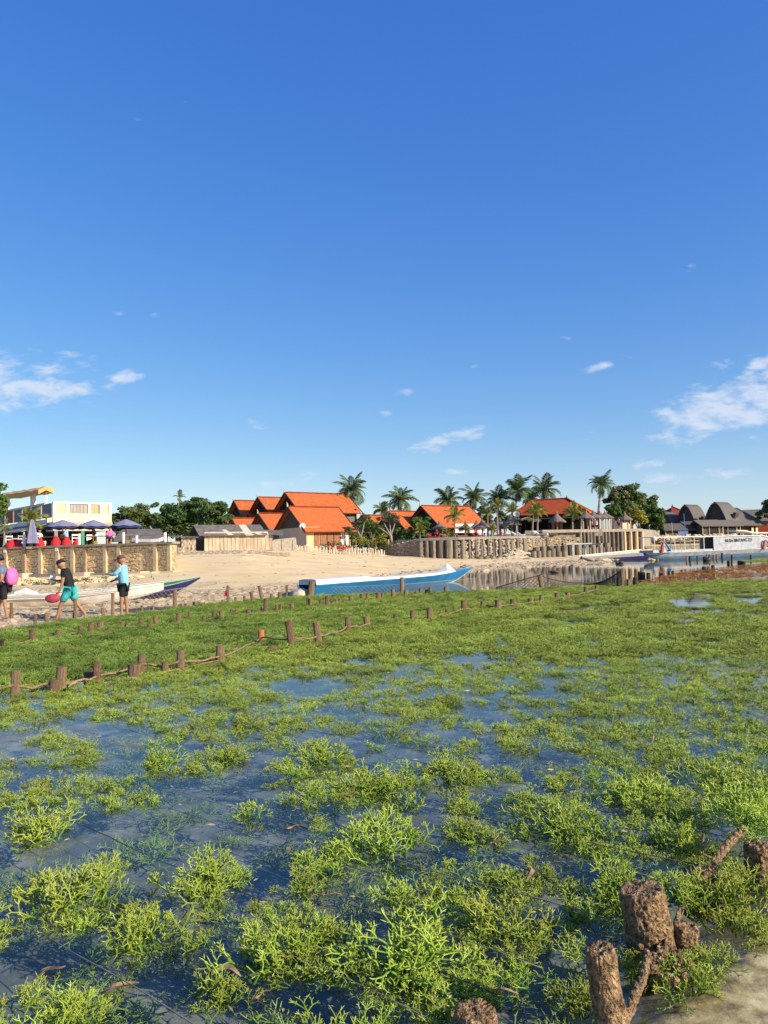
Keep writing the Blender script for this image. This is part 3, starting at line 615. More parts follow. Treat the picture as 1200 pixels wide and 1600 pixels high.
MR = [(2, 1000, 1012, 8, 0, 'b'), (51, 983, 1003, 8), (91, 984, 996, 7), (126, 978, 990, 8), (141, 973, 992, 8, 1), (157, 972, 984, 10), (172, 979, 986, 7), (190, 972, 981, 6), (199, 974, 982, 7), (220, 966, 978, 7), (233, 974, 984, 7), (244, 962, 977, 7, -1), (279, 958, 972, 7), (296, 956, 968, 5), (319, 963, 970, 5), (335, 955, 967, 8), (346, 955, 967, 7), (362, 952, 960, 5), (369, 952, 960, 5), (388, 952, 960, 7), (408, 949, 957, 4), (414, 935, 957, 6, 1), (432, 945, 953, 5), (438, 944, 954, 5), (456, 943, 952, 6), (481, 934, 947, 5), (485, 935, 947, 4), (500, 937, 947, 4), (510, 931, 947, 6, 1), (518, 936, 944, 4), (525, 936, 944, 4), (531, 935, 942, 4)]
MRp = list(stakes('the middle row on the dense bed', MR, 'stakes of the middle row'))
BK = [(55, 960, 968, 5), (73, 958, 967, 6), (92, 960, 966, 4), (116, 958, 966, 5, 0, 'b'), (161, 950, 960, 6), (222, 946, 955, 4), (239, 946, 954, 4), (290, 943, 949, 4), (303, 940, 947, 4, 0, 'b'), (348, 937, 943, 4), (368, 933, 940, 4), (382, 931, 939, 4), (396, 924, 941, 5, -3), (410, 915, 936, 5, -4), (424, 928, 934, 4), (437, 925, 935, 6), (467, 918, 932, 4), (460, 924, 932, 4), (484, 908, 932, 10, 3), (548, 931, 939, 7), (565, 928, 936, 5), (574, 927, 937, 5), (591, 926, 937, 7), (597, 926, 935, 4), (614, 920, 933, 6), (634, 922, 931, 7), (650, 924, 929, 4), (657, 919, 927, 5), (668, 921, 928, 8, 0, 'b'), (672, 918, 926, 5), (697, 917, 926, 7)]
BK.sort(); BKp = list(stakes('the back edge of the bed', BK, 'stakes along the back edge of the green bed'))
RG = [(966, 902, 917, 6, 0, 'b'), (982, 905, 916, 6), (992, 902, 915, 7, 0, 'b'), (985, 899, 906, 5), (999, 893, 902, 5, 0, 'b'), (1005, 894, 902, 6, 0, 'b'), (1013, 895, 902, 6, 0, 'b'), (1031, 893, 899, 4), (1034, 895, 899, 5, 0, 'b'), (1045, 892, 898, 4, 0, 'b'), (1051, 892, 897, 4, 0, 'b'), (1066, 890, 895, 5), (1071, 889, 894, 3), (1100, 885, 890, 6, 0, 'b'), (1107, 885, 889, 4), (1114, 883, 887, 5, 0, 'b'), (1138, 876, 882, 4, 0, 'b'), (1143, 867, 882, 3, 0, 'b'), (1156, 876, 883, 7, 0, 'b'), (1162, 877, 883, 5, 0, 'b'), (1173, 867, 874, 3, 0, 'b')]
list(stakes('the black stumps beside the brown weed', RG, 'blackened stumps beside the brown weed'))
TL = [(1073, 869, 876, 3), (1078, 869, 877, 3, 0, 'b'), (1089, 868, 875, 2, 0, 'b'), (1101, 870, 876, 5, 0, 'b'), (1104, 866, 875, 2), (1108, 866, 875, 2, 0, 'b'), (1115, 867, 873, 3), (1120, 866, 873, 3), (1128, 864, 872, 3, 0, 'b'), (1134, 861, 871, 5, 0, 'b'), (1146, 863, 868, 2), (1159, 861, 866, 2), (854, 886, 893, 3), (1027, 873, 876, 4)]
TL.sort(); list(stakes('the thin pegs before the moored boat', TL, 'thin pegs before the moored boat'))
# net posts (tall)
NP = [(18, 942, 968, 5), (118, 935, 966, 5), (176, 927, 957, 5), (273, 921, 949, 6), (356, 915, 941, 4), (448, 914, 931, 4), (628, 902, 926, 6), (848, 899, 919, 7, -4), (973, 890, 916, 8, -1)]
def zg(px, yb):
    z = 0
    for _ in range(6):
        p = G(px, yb, z); z = max(0, ground_h(p.x, p.y))
    return z
NP2 = [(a[0], a[1], a[2], a[3], (a[4] if len(a) > 4 else 0), '', zg(a[0], a[2])) for a in NP]
NPp = list(stakes('the tall net posts', NP2, 'tall posts carrying the nets'))
def rope(pts_, r, m, name, label, sag=.03, seg=5, n=5, wob=.012, cat='rope', parent=None):
    b = MB(); out_ = []
    for a, c in zip(pts_, pts_[1:]):
        a, c = Vector(a), Vector(c)
        for i in range(seg):
            t = i / seg; q = a.lerp(c, t); q.z -= 4 * sag * t * (1 - t); q += Vector((random.gauss(0, wob), random.gauss(0, wob), random.gauss(0, wob))); out_.append(q)
    out_.append(Vector(pts_[-1])); b.tube(out_, r, n, jit=.15)
    o = b.build(name, m, parent, smooth=True)
    if label: tag(o, label, cat)
    return o
rp = [Vector((p.x, p.y - .03, h * .35)) for p, h in NRp]
rope([G(-60, 1090) + Vector((0, 0, .05))] + [rp[i] for i in (0, 2, 4, 6, 8, 9, 10, 12, 13, 14, 15)], .016, 'rope', 'thick_rope', 'crusty brown rope tied along the near row of stakes', sag=.02)
rope([rp[i] + Vector((.0, -.12, -.04)) for i in (3, 5, 7, 9)], .012, 'rope', 'thick_rope', 'lower loose rope lying in front of the near stakes', sag=.02)
fp = [Vector((p.x, p.y - .03, h * .3)) for p, h in FRp]
rope(fp, .014, 'rope', 'thick_rope', 'thin rope joining the stakes of the long row at right', sag=.02)
mp_ = [Vector((p.x, p.y - .03, max(.02, h * .25))) for p, h in MRp]
rope(mp_[0:4], .012, 'rope', 'thick_rope', 'rope lying across the dense green bed at the left edge', sag=.02)
rope(mp_[7:12], .012, 'rope', 'thick_rope', 'short rope between small stakes left of centre on the dense bed', sag=.02)
rope(mp_[12:22], .012, 'rope', 'thick_rope', 'rope along the middle row below the shore', sag=.02)

# near stumps, encrusted
def stump(px_t, yt, px_b, yb, w, label, seed, hollow=0, wb=1.15):
    random.seed(seed); p = G(px_b, yb, -.02); top = P(px_t, yt, p.y - .0); r = w / 2 * (p.y - .1) / F; n = 90; rings = 84
    ax = (top - p); ln = ax.length; axn = ax.normalized(); bx = Vector((1, 0, 0)); by = axn.cross(bx).normalized(); bx = by.cross(axn)
    b = MB(); RR = []
    def disp(t, q): 
        v = Vector((math.cos(q) * 2.2, math.sin(q) * 2.2, t * ln / r * .9 + seed * 7))
        return .10 * noise.noise(v) + .06 * noise.noise(v * 3.1) + .04 * noise.noise(v * 8) + .035 * noise.noise(v * 17) + .03 * noise.noise(v * 31)
    base = p - axn * .12
    for i in range(rings + 1):
        t = i / rings; rr = r * (wb + (1 - wb) * min(1, t * 1.3))
        if t > .96: rr *= .95
        RR.append([base + axn * (t * (ln + .12)) + (bx * math.cos(6.283 * j / n) + by * math.sin(6.283 * j / n)) * rr * (1 + disp(t, 6.283 * j / n)) for j in range(n)])
    for k, (f, dz) in enumerate([(.93, .006), (.85, .008), (.74, .008), (.62, .007), (.5, .008), (.38, .006), (.26, .005), (.14, .004), (.03, .004)]):
        dz = dz - hollow * (1 if k > 3 else .2) * .035
        RR.append([top + axn * (dz + .010 * noise.noise(Vector((math.cos(6.283 * j / n) * f * 3, math.sin(6.283 * j / n) * f * 3, seed))) + .007 * noise.noise(Vector((math.cos(6.283 * j / n) * f * 11, math.sin(6.283 * j / n) * f * 11, seed)))) + (bx * math.cos(6.283 * j / n) + by * math.sin(6.283 * j / n)) * r * f * (1 + disp(1, 6.283 * j / n) * f) for j in range(n)])
    b.loft(RR, caps=True); o = b.build('stump', 'rust', smooth=True); return tag(o, label, 'stump', 'encrusted stumps at the near corner')
stump(1003, 1392, 1018, 1480, 70, 'widest flat topped encrusted stump at lower right', 1)
stump(937, 1485, 962, 1640, 47, 'tall rusty encrusted stake leaning at the bottom edge', 2, wb=1.3)
stump(744, 1583, 744, 1640, 68, 'round pale stump top cut by the bottom edge', 3)
stump(1096, 1362, 1098, 1385, 56, 'low hollow stump before the right edge', 4, hollow=1)
stump(1186, 1322, 1188, 1352, 44, 'dark mossy stump under the seaweed heap at the right edge', 5)
stump(1072, 1450, 1068, 1480, 40, 'small dark lump of stump behind the widest one', 6)
def crust_rope(pp, r, label):
    b = MB(); out_ = []; n = 7
    pp = [Vector(q) for q in pp]; L_ = []
    for a, c in zip(pp, pp[1:]):
        for i in range(14): L_.append(a.lerp(c, i / 14) + Vector((random.gauss(0, .002), random.gauss(0, .002), random.gauss(0, .002))))
    L_.append(pp[-1])
    for ph in (0, 2.1, 4.2):
        s_ = [q + Vector((math.cos(i * .55 + ph) * r * .5, math.sin(i * .55 + ph) * r * .35, math.sin(i * .55 + ph) * r * .5)) for i, q in enumerate(L_)]
        b.tube(s_, [r * .62 * random.uniform(.85, 1.15) for _ in s_], 7, jit=.12)
    return tag(b.build('thick_rope', 'rust', smooth=True), label, 'rope')
crust_rope([G(962, 1635, .02), G(985, 1575, .06), G(1003, 1530, .07), G(1015, 1490, .06)], .014, 'encrusted twisted rope between the tall and the widest stump')
crust_rope([G(1090, 1385, .05), G(1115, 1350, .1), G(1140, 1315, .13), G(1165, 1292, .14)], .016, 'encrusted twisted rope curling up to the stake at the right edge')
crust_rope([G(1018, 1500, .06), G(1040, 1480, .04), G(1075, 1400, .03), G(1092, 1380, .05)], .011, 'short encrusted rope between the widest and the hollow stump')
lump = MB()
for _ in range(46):
    q = G(random.gauss(1045, 16), random.gauss(1500, 16), random.uniform(0, .06)); lump.rock(q, (random.uniform(.008, .02),) * 3)
tag(lump.build('barnacle_lump', 'rust', smooth=False), 'crusty growth at the foot of the widest stump', None, kind='stuff')
# cultivation lines
random.seed(21)
nl = 0
for i in range(15):
    s_ = -.6 + i * .24
    a = NEAR_A + E_ * s_ + Vector((0, 0, .045)); c = a + Rr * random.uniform(5.5, 7.5); c.z = -.01
    ptsl = []
    k = 26
    for j in range(k + 1):
        t = j / k; q = a.lerp(c, t); q.z = .045 * max(0, 1 - t * 4) + .02 * noise.noise(Vector((i * 3.3, t * 9, 0))) - .004; q.y += .06 * noise.noise(Vector((i, t * 7, 8))); q.x += .06 * noise.noise(Vector((i, t * 5, 4))); ptsl.append(q)
    b = MB(); b.tube(ptsl, .0015 if i % 3 else .0024, 5)
    o = b.build('planting_line', 'line' if i % 2 else 'pale_line', smooth=True); nl += 1
    tag(o, f'thin cord strung across the near pool, {ORD[i]} counted from the bottom edge', 'cord', 'cords strung across the near pool')
b = MB(); b.tube([G(1100, 1305, .08), G(1097, 1320, .07), G(1099, 1335, .03), G(1112, 1340, .02)], .005, 5)
tag(b.build('rope_end', 'rope', smooth=True), 'loose frayed rope end standing up near the right edge', 'rope')
# dead leaves and sticks
def leaf(px, py, ln, wd, ang, label, lift=.02, curl=.4, z=.0):
    p = G(px, py, z); b = MB(); n = 9; rows_ = []; ln *= .8; wd *= .8; lift *= .5
    for i in range(n + 1):
        t = i / n; w = wd * math.sin(math.pi * (.08 + .88 * t)) ** .8; zz = lift * math.sin(t * 3) + curl * .03 * t * t
        c = Vector((ln * (t - .5), .014 * math.sin(t * 6 + px), zz + .004 * math.sin(t * 9 + py))); rows_.append([c + Vector((0, w, .35 * w)), c, c + Vector((0, -w, .5 * w))])
    b.loft(rows_, close=False); v2 = [(x, y_, z_ - .0015) for x, y_, z_ in b.v]; k = len(b.v); b.f = b.f + [tuple(j + k for j in reversed(f)) for f in b.f]; b.v += v2; b.a += [0] * k
    o = b.build('dead_leaf', 'dead_leaf', loc=(p.x, p.y, z + .015)); o.rotation_euler = (random.uniform(-.3, .3), 0, R(ang)); return tag(o, label, 'leaf', 'dead leaves among the seaweed')
leaf(510, 1408, .16, .014, -8, 'long dry yellow leaf caught on a cord in the near pool')
leaf(185, 1556, .17, .03, 12, 'grey sunken dead leaf near the bottom left', z=-.02)
leaf(75, 1530, .15, .022, 38, 'broken grey leaf with a twig at the lower left', z=-.02)
leaf(350, 1528, .18, .016, -14, 'long grey blade floating between the lower clumps', z=-.005)
leaf(548, 1250, .07, .014, 20, 'small tan leaf at the foot of the middle clump')
leaf(745, 1205, .09, .016, 70, 'upright tan leaf in the clump right of centre', lift=.05)
leaf(832, 1375, .12, .022, 60, 'brown split leaf standing in the right hand seaweed', lift=.06)
leaf(780, 1320, .09, .014, 80, 'reddish brown upright leaf near the narrow clump', lift=.05)
leaf(1020, 1160, .12, .01, 85, 'thin pale stick leaf standing in the upper right pool', lift=.06)
leaf(1080, 1150, .16, .012, -40, 'long dry leaf lying on the cords at upper right')
leaf(865, 1280, .16, .016, -20, 'dark dry leaf draped over a cord right of centre')
leaf(455, 1300, .1, .014, -12, 'pale dead leaf under the water left of the bright clump', z=-.02)
leaf(405, 1570, .1, .012, 24, 'grey stick floating at the bottom edge', z=-.01)
leaf(780, 1560, .16, .018, -24, 'dead leaf stalk at the foot of the tall stump')
leaf(118, 1068 + 5, .22, .04, 50, 'yellow leaf beside the leftmost roped stakes', z=.05)

# ------------------------------------------------------------ nets
def net(a, c, h0, h1, label, m='net', cell=.075, r=.0035, sag=0.0, fold=0.0, zb=.0):
    b = MB(); a, c = Vector(a), Vector(c); ln = (c - a).length; nx = int(ln / cell); 
    def pt(i, j, k):
        t = i / nx; hh = h0 + (h1 - h0) * t - sag * 4 * t * (1 - t); q = a.lerp(c, t); q.z += zb + hh * j / k; q += Vector((0, fold * noise.noise(Vector((t * 9, j * .3, 1))), 0)); return q
    k = max(3, int(max(h0, h1) / cell))
    for i in range(nx):
        for j in range(k):
            p0, p1 = (pt(i, j, k), pt(i + 1, j + 1, k)) if (i + j) % 2 == 0 else (pt(i, j + 1, k), pt(i + 1, j, k))
            d_ = (p1 - p0).normalized(); u_ = d_.cross(Vector((0, 1, 0))).normalized() * r; w_ = Vector((0, r, 0))
            b.add([p0 + u_, p0 - u_ * .5 + w_, p0 - u_ * .5 - w_, p1 + u_, p1 - u_ * .5 + w_, p1 - u_ * .5 - w_], [(0, 1, 4, 3), (1, 2, 5, 4), (2, 0, 3, 5)])
    b.tube([pt(i, k, k) for i in range(nx + 1)], r * 2, 4)
    o = b.build('fishing_net', m); return tag(o, label, 'net')
n_ = [p for p, h in NPp]
net(n_[0], n_[1], .22, .22, 'wire netting between the two posts nearest the left edge', zb=.05)
net(n_[1], n_[2], .22, .3, 'wire netting in front of the white boat by the teal shorts', zb=.05)
net(n_[2], n_[3], .3, .5, 'wire netting rising to the post before the navy hull', zb=.05)
net(n_[3], n_[3] + Vector((1.3, 2.0, 0)), .5, .6, 'short netting end under the navy bow', zb=.05)
net(n_[5] + Vector((.8, 0, 0)), n_[6], .25, .3, 'fine netting in the water before the blue boat stern', zb=.0)
net(n_[6], G(745, 912), .3, .25, 'fine netting in the water below the blue bow', zb=.0)
net(G(775, 920), n_[7], .05, .52, 'black net hoisted to the left of the single leaning post', 'net_dark', cell=.085, r=.008)
net(n_[7], G(930, 914), .45, .12, 'black net drooping to the right of the single leaning post', 'net_dark', cell=.085, r=.008, sag=.12)
net(G(912, 915), n_[8], .06, .62, 'bunched black net hanging from the double post', 'net_dark', cell=.05, r=.012, sag=.16)
fl = MB(); q = P(351, 923, n_[4].y - .02); fl.add([q, q + Vector((.11, 0, .03)), q + Vector((.1, .01, -.2)), q + Vector((-.05, 0, -.17)), q + Vector((.03, .03, -.08))], [(0, 1, 4), (1, 2, 4), (2, 3, 4), (3, 0, 4)])
tag(fl.build('red_flag', 'red'), 'small red rag tied to the post right of the navy bow', 'rag')

# ------------------------------------------------------------ rocks and rubble on the shore
random.seed(31)
rb = MB(); rk = 0
while rk < 1900:
    px = random.uniform(-60, 980); 
    d_ = random.uniform(17, 100)
    x = (px - 600) / F * d_; h = ground_h(x, d_)
    if h < -.03 or h > .32: continue
    lim = .13 if px > 300 else .24
    if random.random() > max(0.02, 1 - abs(h - .06) / lim): continue
    s_ = random.uniform(.03, .11) * (1 + d_ / 60) * (1 if random.random() < .93 else 2)
    rb.rock((x, d_, h), (s_ * random.uniform(.8, 1.6), s_, s_ * .5)); rk += 1
tag(rb.build('shore_rubble', 'rubble'), 'scattered coral rubble along the water line', None, kind='stuff')
def bigrock(px, py, w, hgt, label, m='rock_wet', z=0):
    p = G(px, py, z); s_ = p.y / F; b = MB()
    for _ in range(7): b.rock((random.uniform(-.35, .35) * w * s_, random.uniform(-.2, .2) * w * s_, hgt * s_ * .3), (w * s_ * .3, w * s_ * .28, hgt * s_ * .55))
    return tag(b.build('shore_rock', m, loc=p), label, 'rock')
bigrock(1106, 876, 8, 7, 'black rock among the thin pegs before the boat')
bigrock(1190, 868, 26, 9, 'black rock heap at the right edge before the boat')
bigrock(968, 881, 12, 6, 'lone brown rock in the shallows below the long hull')
bigrock(935, 878, 44, 8, 'long low rock ledge under the long grey hull', 'rubble')
bigrock(1017, 876, 12, 4, 'flat rock breaking the water left of the moored boat', 'rubble')
bigrock(868, 895, 16, 5, 'small dark rocks awash in the wall reflection')
bm = MB(); bm.loft([[Vector((math.cos(6.283 * j / 12) * q * (.34 + .05 * math.sin(j * 2)) + z_ * .2, math.sin(6.283 * j / 12) * q * .28, z_ * .8 + .03 * math.sin(j * 3))) for j in range(12)] for q, z_ in ((.8, -.15), (1, 0), (.98, .12), (.8, .25), (.45, .33), (.1, .35))], caps=True)
tag(bm.build('boulder', 'stone_pale', smooth=True, loc=G(467, 932, .0)), 'rounded pale boulder by the stern of the blue boat', 'rock')

b = MB()
for _ in range(240):
    px = random.uniform(270, 820); d_ = random.uniform(30, 90) ; x = (px - 600) / F * d_; h = ground_h(x, d_)
    if h < .2 or h > 2.2: continue
    s_ = random.uniform(.012, .045) * (1 + d_ / 50); b.rock((x, d_, h + .01), (s_ * random.uniform(1, 3), s_, s_ * .35))
for _ in range(500):
    px = random.uniform(275, 450); d_ = random.uniform(64, 71); x = (px - 600) / F * d_; h = ground_h(x, d_); s_ = random.uniform(.05, .17); b.rock((x, d_, h + .02), (s_ * 2, s_, s_ * .6))
tag(b.build('beach_debris', 'rubble'), 'scattered coral bits and dry debris on the open sand', None, kind='stuff')
# ------------------------------------------------------------ boats
def hull(name_parts, L_, st, parent, n=28):
    """st(t) -> (x, halfbeam, keel z, gunwale z). parts: list of (name, material, v0, v1) up the side; local x forward"""
    for (nm, m, v0, v1) in name_parts:
        b = MB(); rings = []
        for i in range(n + 1):
            t = i / n; x, hb, kz, gz = st(t); r_ = []
            prof = lambda v: (hb * min(1, (v ** .45)) * (.8 + .2 * v), kz + (gz - kz) * v)
            k = 5
            for j in range(k + 1):
                v = v0 + (v1 - v0) * j / k; y_, z_ = prof(v); r_.append(Vector((x, -y_, z_)))
            for j in range(k, -1, -1):
                v = v0 + (v1 - v0) * j / k; y_, z_ = prof(v); r_.append(Vector((x, -max(0, y_ - .035), z_)))
            rings.append(r_)
        b.loft(rings, caps=True); k0 = len(b.v); b.v += [(x, -y_, z) for x, y_, z in b.v]; b.f += [tuple(j + k0 for j in reversed(f)) for f in b.f]; b.a += [0] * k0
        b.build(nm, m, parent, smooth=False)
def boat_at(name, label, p0, p1):
    p0, p1 = Vector(p0), Vector(p1); v = p1 - p0
    return thing(name, label, 'boat', p0, math.atan2(v.y, v.x)), math.hypot(v.x, v.y)
def deck(parent, L_, st, t0, t1, drop, m, name='deck', k=16, crown=.0):
    b = MB(); rings = []
    for i in range(k + 1):
        t = t0 + (t1 - t0) * i / k; x, hb, kz, gz = st(t); hb = max(.01, hb - .03)
        rings.append([Vector((x, -hb, gz - drop)), Vector((x, -hb * .5, gz - drop + crown * .8)), Vector((x, 0, gz - drop + crown)), Vector((x, hb * .5, gz - drop + crown * .8)), Vector((x, hb, gz - drop)), Vector((x, 0, gz - drop - .04))])
    b.loft(rings, caps=True); return b.build(name, m, parent)
# white boat on the sand, left
bt, ln = boat_at('fishing_boat', 'long white wooden fishing boat beached behind the walking people', G(-150, 962, .0) + Vector((0, .8, .1)), P(256, 938, 24.6) * 1.0)
bt.location.z = .06
def st1(t, ln=ln):
    x = ln * t; hb = .42 * (1 - abs(2 * t - .85) ** 3.2 * .5) * (1 if t < .7 else max(.02, 1 - ((t - .7) / .3) ** 2)); return x, max(.015, hb), (0 if t < .72 else .42 * ((t - .72) / .28) ** 1.6), .40 + (.0 if t < .55 else .23 * ((t - .55) / .45) ** 1.2)
hull([('hull_bottom', 'boat_white', 0, .38), ('hull_side', 'boat_white', .385, .78), ('hull_band', 'boat_shade_grey', .785, .83), ('gunwale', 'boat_white', .835, 1)], ln, st1, bt)
deck(bt, ln, st1, .05, .8, .12, 'boat_white'); deck(bt, ln, st1, .8, .985, .015, 'boat_white', 'foredeck', crown=.03)
kb = MB(); kb.tube([Vector((ln * .38, -.1, .42)), Vector((ln * .42, -.1, .5)), Vector((ln * .47, -.1, .42))], [.1, .12, .05], 8); kb.build('tarpaulin', 'boat_white', bt)
# green and navy boat
bt, ln = boat_at('fishing_boat', 'green topped navy fishing boat with raised bow behind the white one', P(90, 945, 25.5), P(313, 930, 27.6))
bt.location.z = .06
def st2(t, ln=ln): x = ln * t; hb = .45 * (.75 + .25 * math.sin(math.pi * t)) * (1 if t < .6 else max(.02, 1 - ((t - .6) / .4) ** 2)); return x, max(.012, hb), (.02 if t < .62 else .66 * ((t - .62) / .38) ** 1.7), .40 + .33 * t ** 1.7
hull([('hull_bottom', 'boat_navy', 0, .72), ('hull_stripe', 'boat_white', .725, .76), ('hull_side', 'boat_green', .765, .97), ('gunwale', 'boat_white', .972, 1.0)], ln, st2, bt)
deck(bt, ln, st2, .03, .98, .05, 'boat_green')
# blue boat afloat
bt, ln = boat_at('fishing_boat', 'blue hulled boat with white deck cover floating off the beach', G(483, 931), G(722, 908))
bt.rotation_euler.z += 0; 
def st3(t, ln=ln):
    x = -.15 + (ln + 1.3) * t; hb = .62 * (.72 + .28 * math.sin(math.pi * min(1, t * 1.25))) * (1 if t < .68 else max(.015, 1 - ((t - .68) / .32) ** 1.8)); return x, max(.012, hb), (-.12 if t < .78 else -.12 + .72 * ((t - .78) / .22) ** 1.5), .40 + .02 * t + (.0 if t < .6 else   .22 * ((t - .6) / .4) ** 1.4)
hull([('hull_bottom', 'boat_white', 0, .2), ('hull_side', 'boat_blue', .205, .94), ('gunwale', 'boat_light_blue', .945, 1)], ln, st3, bt)
cv = MB(); rings = []
for i in range(21):
    t = .005 + .79 * i / 20; x, hb, kz, gz = st3(t); up = .2; hb *= .93
    if .26 <= t: up = .10 + .012 * math.sin(i)
    rings.append([Vector((x, -hb, gz)), Vector((x, -hb * .93, gz + up * .85)), Vector((x, -hb * .4, gz + up)), Vector((x, hb * .4, gz + up)), Vector((x, hb * .93, gz + up * .85)), Vector((x, hb, gz))])
cv.loft(rings, caps=True); cv.build('deck_cover', 'boat_white', bt)
x, hb, kz, gz = st3(.8); pk = MB(); pk.add([(x - .55, -.3, gz), (x + .35, -.3, gz), (x + .35, .3, gz), (x - .55, .3, gz), (x - .12, -.05, gz + .45), (x - .02, .05, gz + .45)], [(0, 1, 5, 4), (2, 3, 4, 5), (0, 4, 3), (1, 2, 5), (0, 3, 2, 1)]); pk.build('bow_cover', 'boat_white', bt)
deck(bt, ln, st3, .8, .98, .01, 'boat_light_blue', 'foredeck', crown=.03)
# moored trip boat at right with lettering
p0 = G(1008, 875.5); p1 = G(1215, 868)
bt, ln = boat_at('trip_boat', 'long roofed trip boat, grey in shade, with lettering on its cabin side, moored at right', p0, p1)
ang = bt.rotation_euler.z
def st4(t, ln=ln): x = (ln + 5) * t; hb = 1.0 * (1 if t > .12 else .3 + .7 * t / .12) * (1 if t < .85 else max(.05, 1 - ((t - .85) / .15) ** 2)); return x, hb, -.2 + (0 if t < .85 else .8 * ((t - .85) / .15) ** 1.5) + .7 * max(0, 1 - t / .12) ** 1.5, .84 + .33 * t
hull([('hull_bottom', 'boat_slate', 0, .50), ('hull_side', 'boat_shade_grey', .51, .88), ('gunwale', 'boat_white', .89, 1)], ln, st4, bt)
deck(bt, ln, st4, .02, .95, .1, 'boat_shade_grey')
def bx_(c, s_, nm, m, par, tilt=None): return MB().box(c, s_, tilt=tilt).build(nm, m, par)
k = ln / 15.5; bt.scale.z = .9
Ys = -.93
cb0, cb1 = ln * .44, ln * .93
b = MB(); pr = [(cb0, .9), (cb1 + .2, 1.15), (cb1 - .5, 1.75), (cb1 - 1.6, 2.35), (cb1 - 2.7, 2.62), (cb0, 2.5)]
b.poly([(x, Ys, z) for x, z in pr], .05); b.build('cabin_side', 'boat_shade_grey', bt)
b = MB(); b.poly([(x, -Ys, z) for x, z in reversed(pr)], .05); b.build('cabin_side', 'boat_shade_grey', bt)
b = MB(); cr = [(cb1 + .25, 1.12), (cb1 - .45, 1.78), (cb1 - 1.55, 2.40), (cb1 - 2.7, 2.68)]
b.loft([[Vector((x, -1.0, z)), Vector((x, 1.0, z)), Vector((x, 1.0, z + .1)), Vector((x, -1.0, z + .1))] for x, z in cr], caps=True); b.build('windshield_coaming', 'boat_white', bt)
b = MB(); b.box(((cb1 - 2.7 + .3) / 2, 0, 2.62), (cb1 - 2.9, 2.1, .09)); b.build('roof', 'boat_white', bt)
b = MB(); b.box((ln * .22, 0, .98), (ln * .42, 1.9, .3)); b.build('bench_box', 'boat_shade_grey', bt)
for i in range(6):
    for sy in (-1, 1): MB().tube([(.45 + i * (cb0 - .5) / 6, .92 * sy, .9), (.45 + i * (cb0 - .5) / 6, .92 * sy, 2.6)], .05, 6).build('roof_post', 'boat_white', bt)
for xx in (ln * .06, ln * .815):
    MB().tube([(xx, -1.05, .85), (xx, -1.15, 1.5), (xx + .15, -1.2, 1.95), (xx + .4, -1.2, 2.05)], [.13, .12, .1, .08], 8).build('outrigger_bracket', 'stripe_red', bt)
    MB().tube([(xx + .35, -1.2, 2.05), (xx + .8, -1.15, 1.6), (xx + 1.25, -1.1, 1.05)], [.08, .1, .12], 8).build('bracket_brace', 'stripe_blue' if xx < 5 else 'boat_light_blue', bt)
    MB().tube([(xx + .12, -1.28, .9), (xx + .12, -1.3, 1.9)], .05, 6).build('bracket_edge', 'boat_white', bt)
MB().tube([(ln * .93, -1.08, 1.02), (ln * .96, -1.08, 1.05), (ln * 1.0, -1.06, 1.1)], [.05, .13, .09], 8).build('red_fender', 'stripe_red', bt)
cu = bpy.data.curves.new('letters', 'FONT'); cu.body = 'NUSA BINTANG 221'; cu.size = .46; cu.extrude = .006; cu.offset = .009; cu.space_character = 1.0
to = bpy.data.objects.new('letters_tmp', cu); COL.objects.link(to); bpy.context.view_layer.update()
tm = bpy.data.meshes.new_from_object(to.evaluated_get(bpy.context.evaluated_depsgraph_get())); bpy.data.objects.remove(to)
wd_ = max(v.co.x for v in tm.vertices); tm.materials.clear(); tm.materials.append(M['black'])
want = ln * .21; o = link('lettering', tm, bt, (cb0 + ln * .085, Ys - .02, 1.86), (R(90), R(-1.0), 0), (want / wd_, 1.2, 1)); o['label'] = 'black capital lettering on the cabin side'
MB().box((cb0 + 1.3, Ys - .012, 1.7), (2.2, .012, .03)).build('panel_seam', 'grey_panel', bt)
# long low hull left of it
bt, ln = boat_at('long_boat', 'long low pale grey hull with an outrigger frame left of the lettered boat', G(921, 877.5) + Vector((0, 3.5, 0)), G(1040, 873.5) + Vector((0, 6, 0)))
def st5(t, ln=ln): x = ln * t; hb = .75 * (.4 + .6 * min(1, t * 3)); return x, hb, -.1 + .32 * max(0, 1 - t * 4) ** 1.5, .62 + .5 * t
hull([('hull_bottom', 'boat_navy', 0, .38), ('hull_band', 'boat_shade_grey', .39, .72), ('gunwale', 'boat_white', .73, 1)], ln, st5, bt)
deck(bt, ln, st5, .02, .98, .08, 'boat_shade_grey')
for xx in (1.2, 3.3): MB().box((xx, 2.2, 1.2), (.22, .2, 1.3)).build('outrigger_post', 'boat_shade_grey', bt)
MB().box((2.2, 2.1, 1.92), (4.3, .2, .14)).build('outrigger_beam', 'boat_shade_grey', bt)
MB().box((3.5, 1.2, 1.8), (.14, 2.4, .12)).build('outrigger_arm', 'boat_shade_grey', bt)
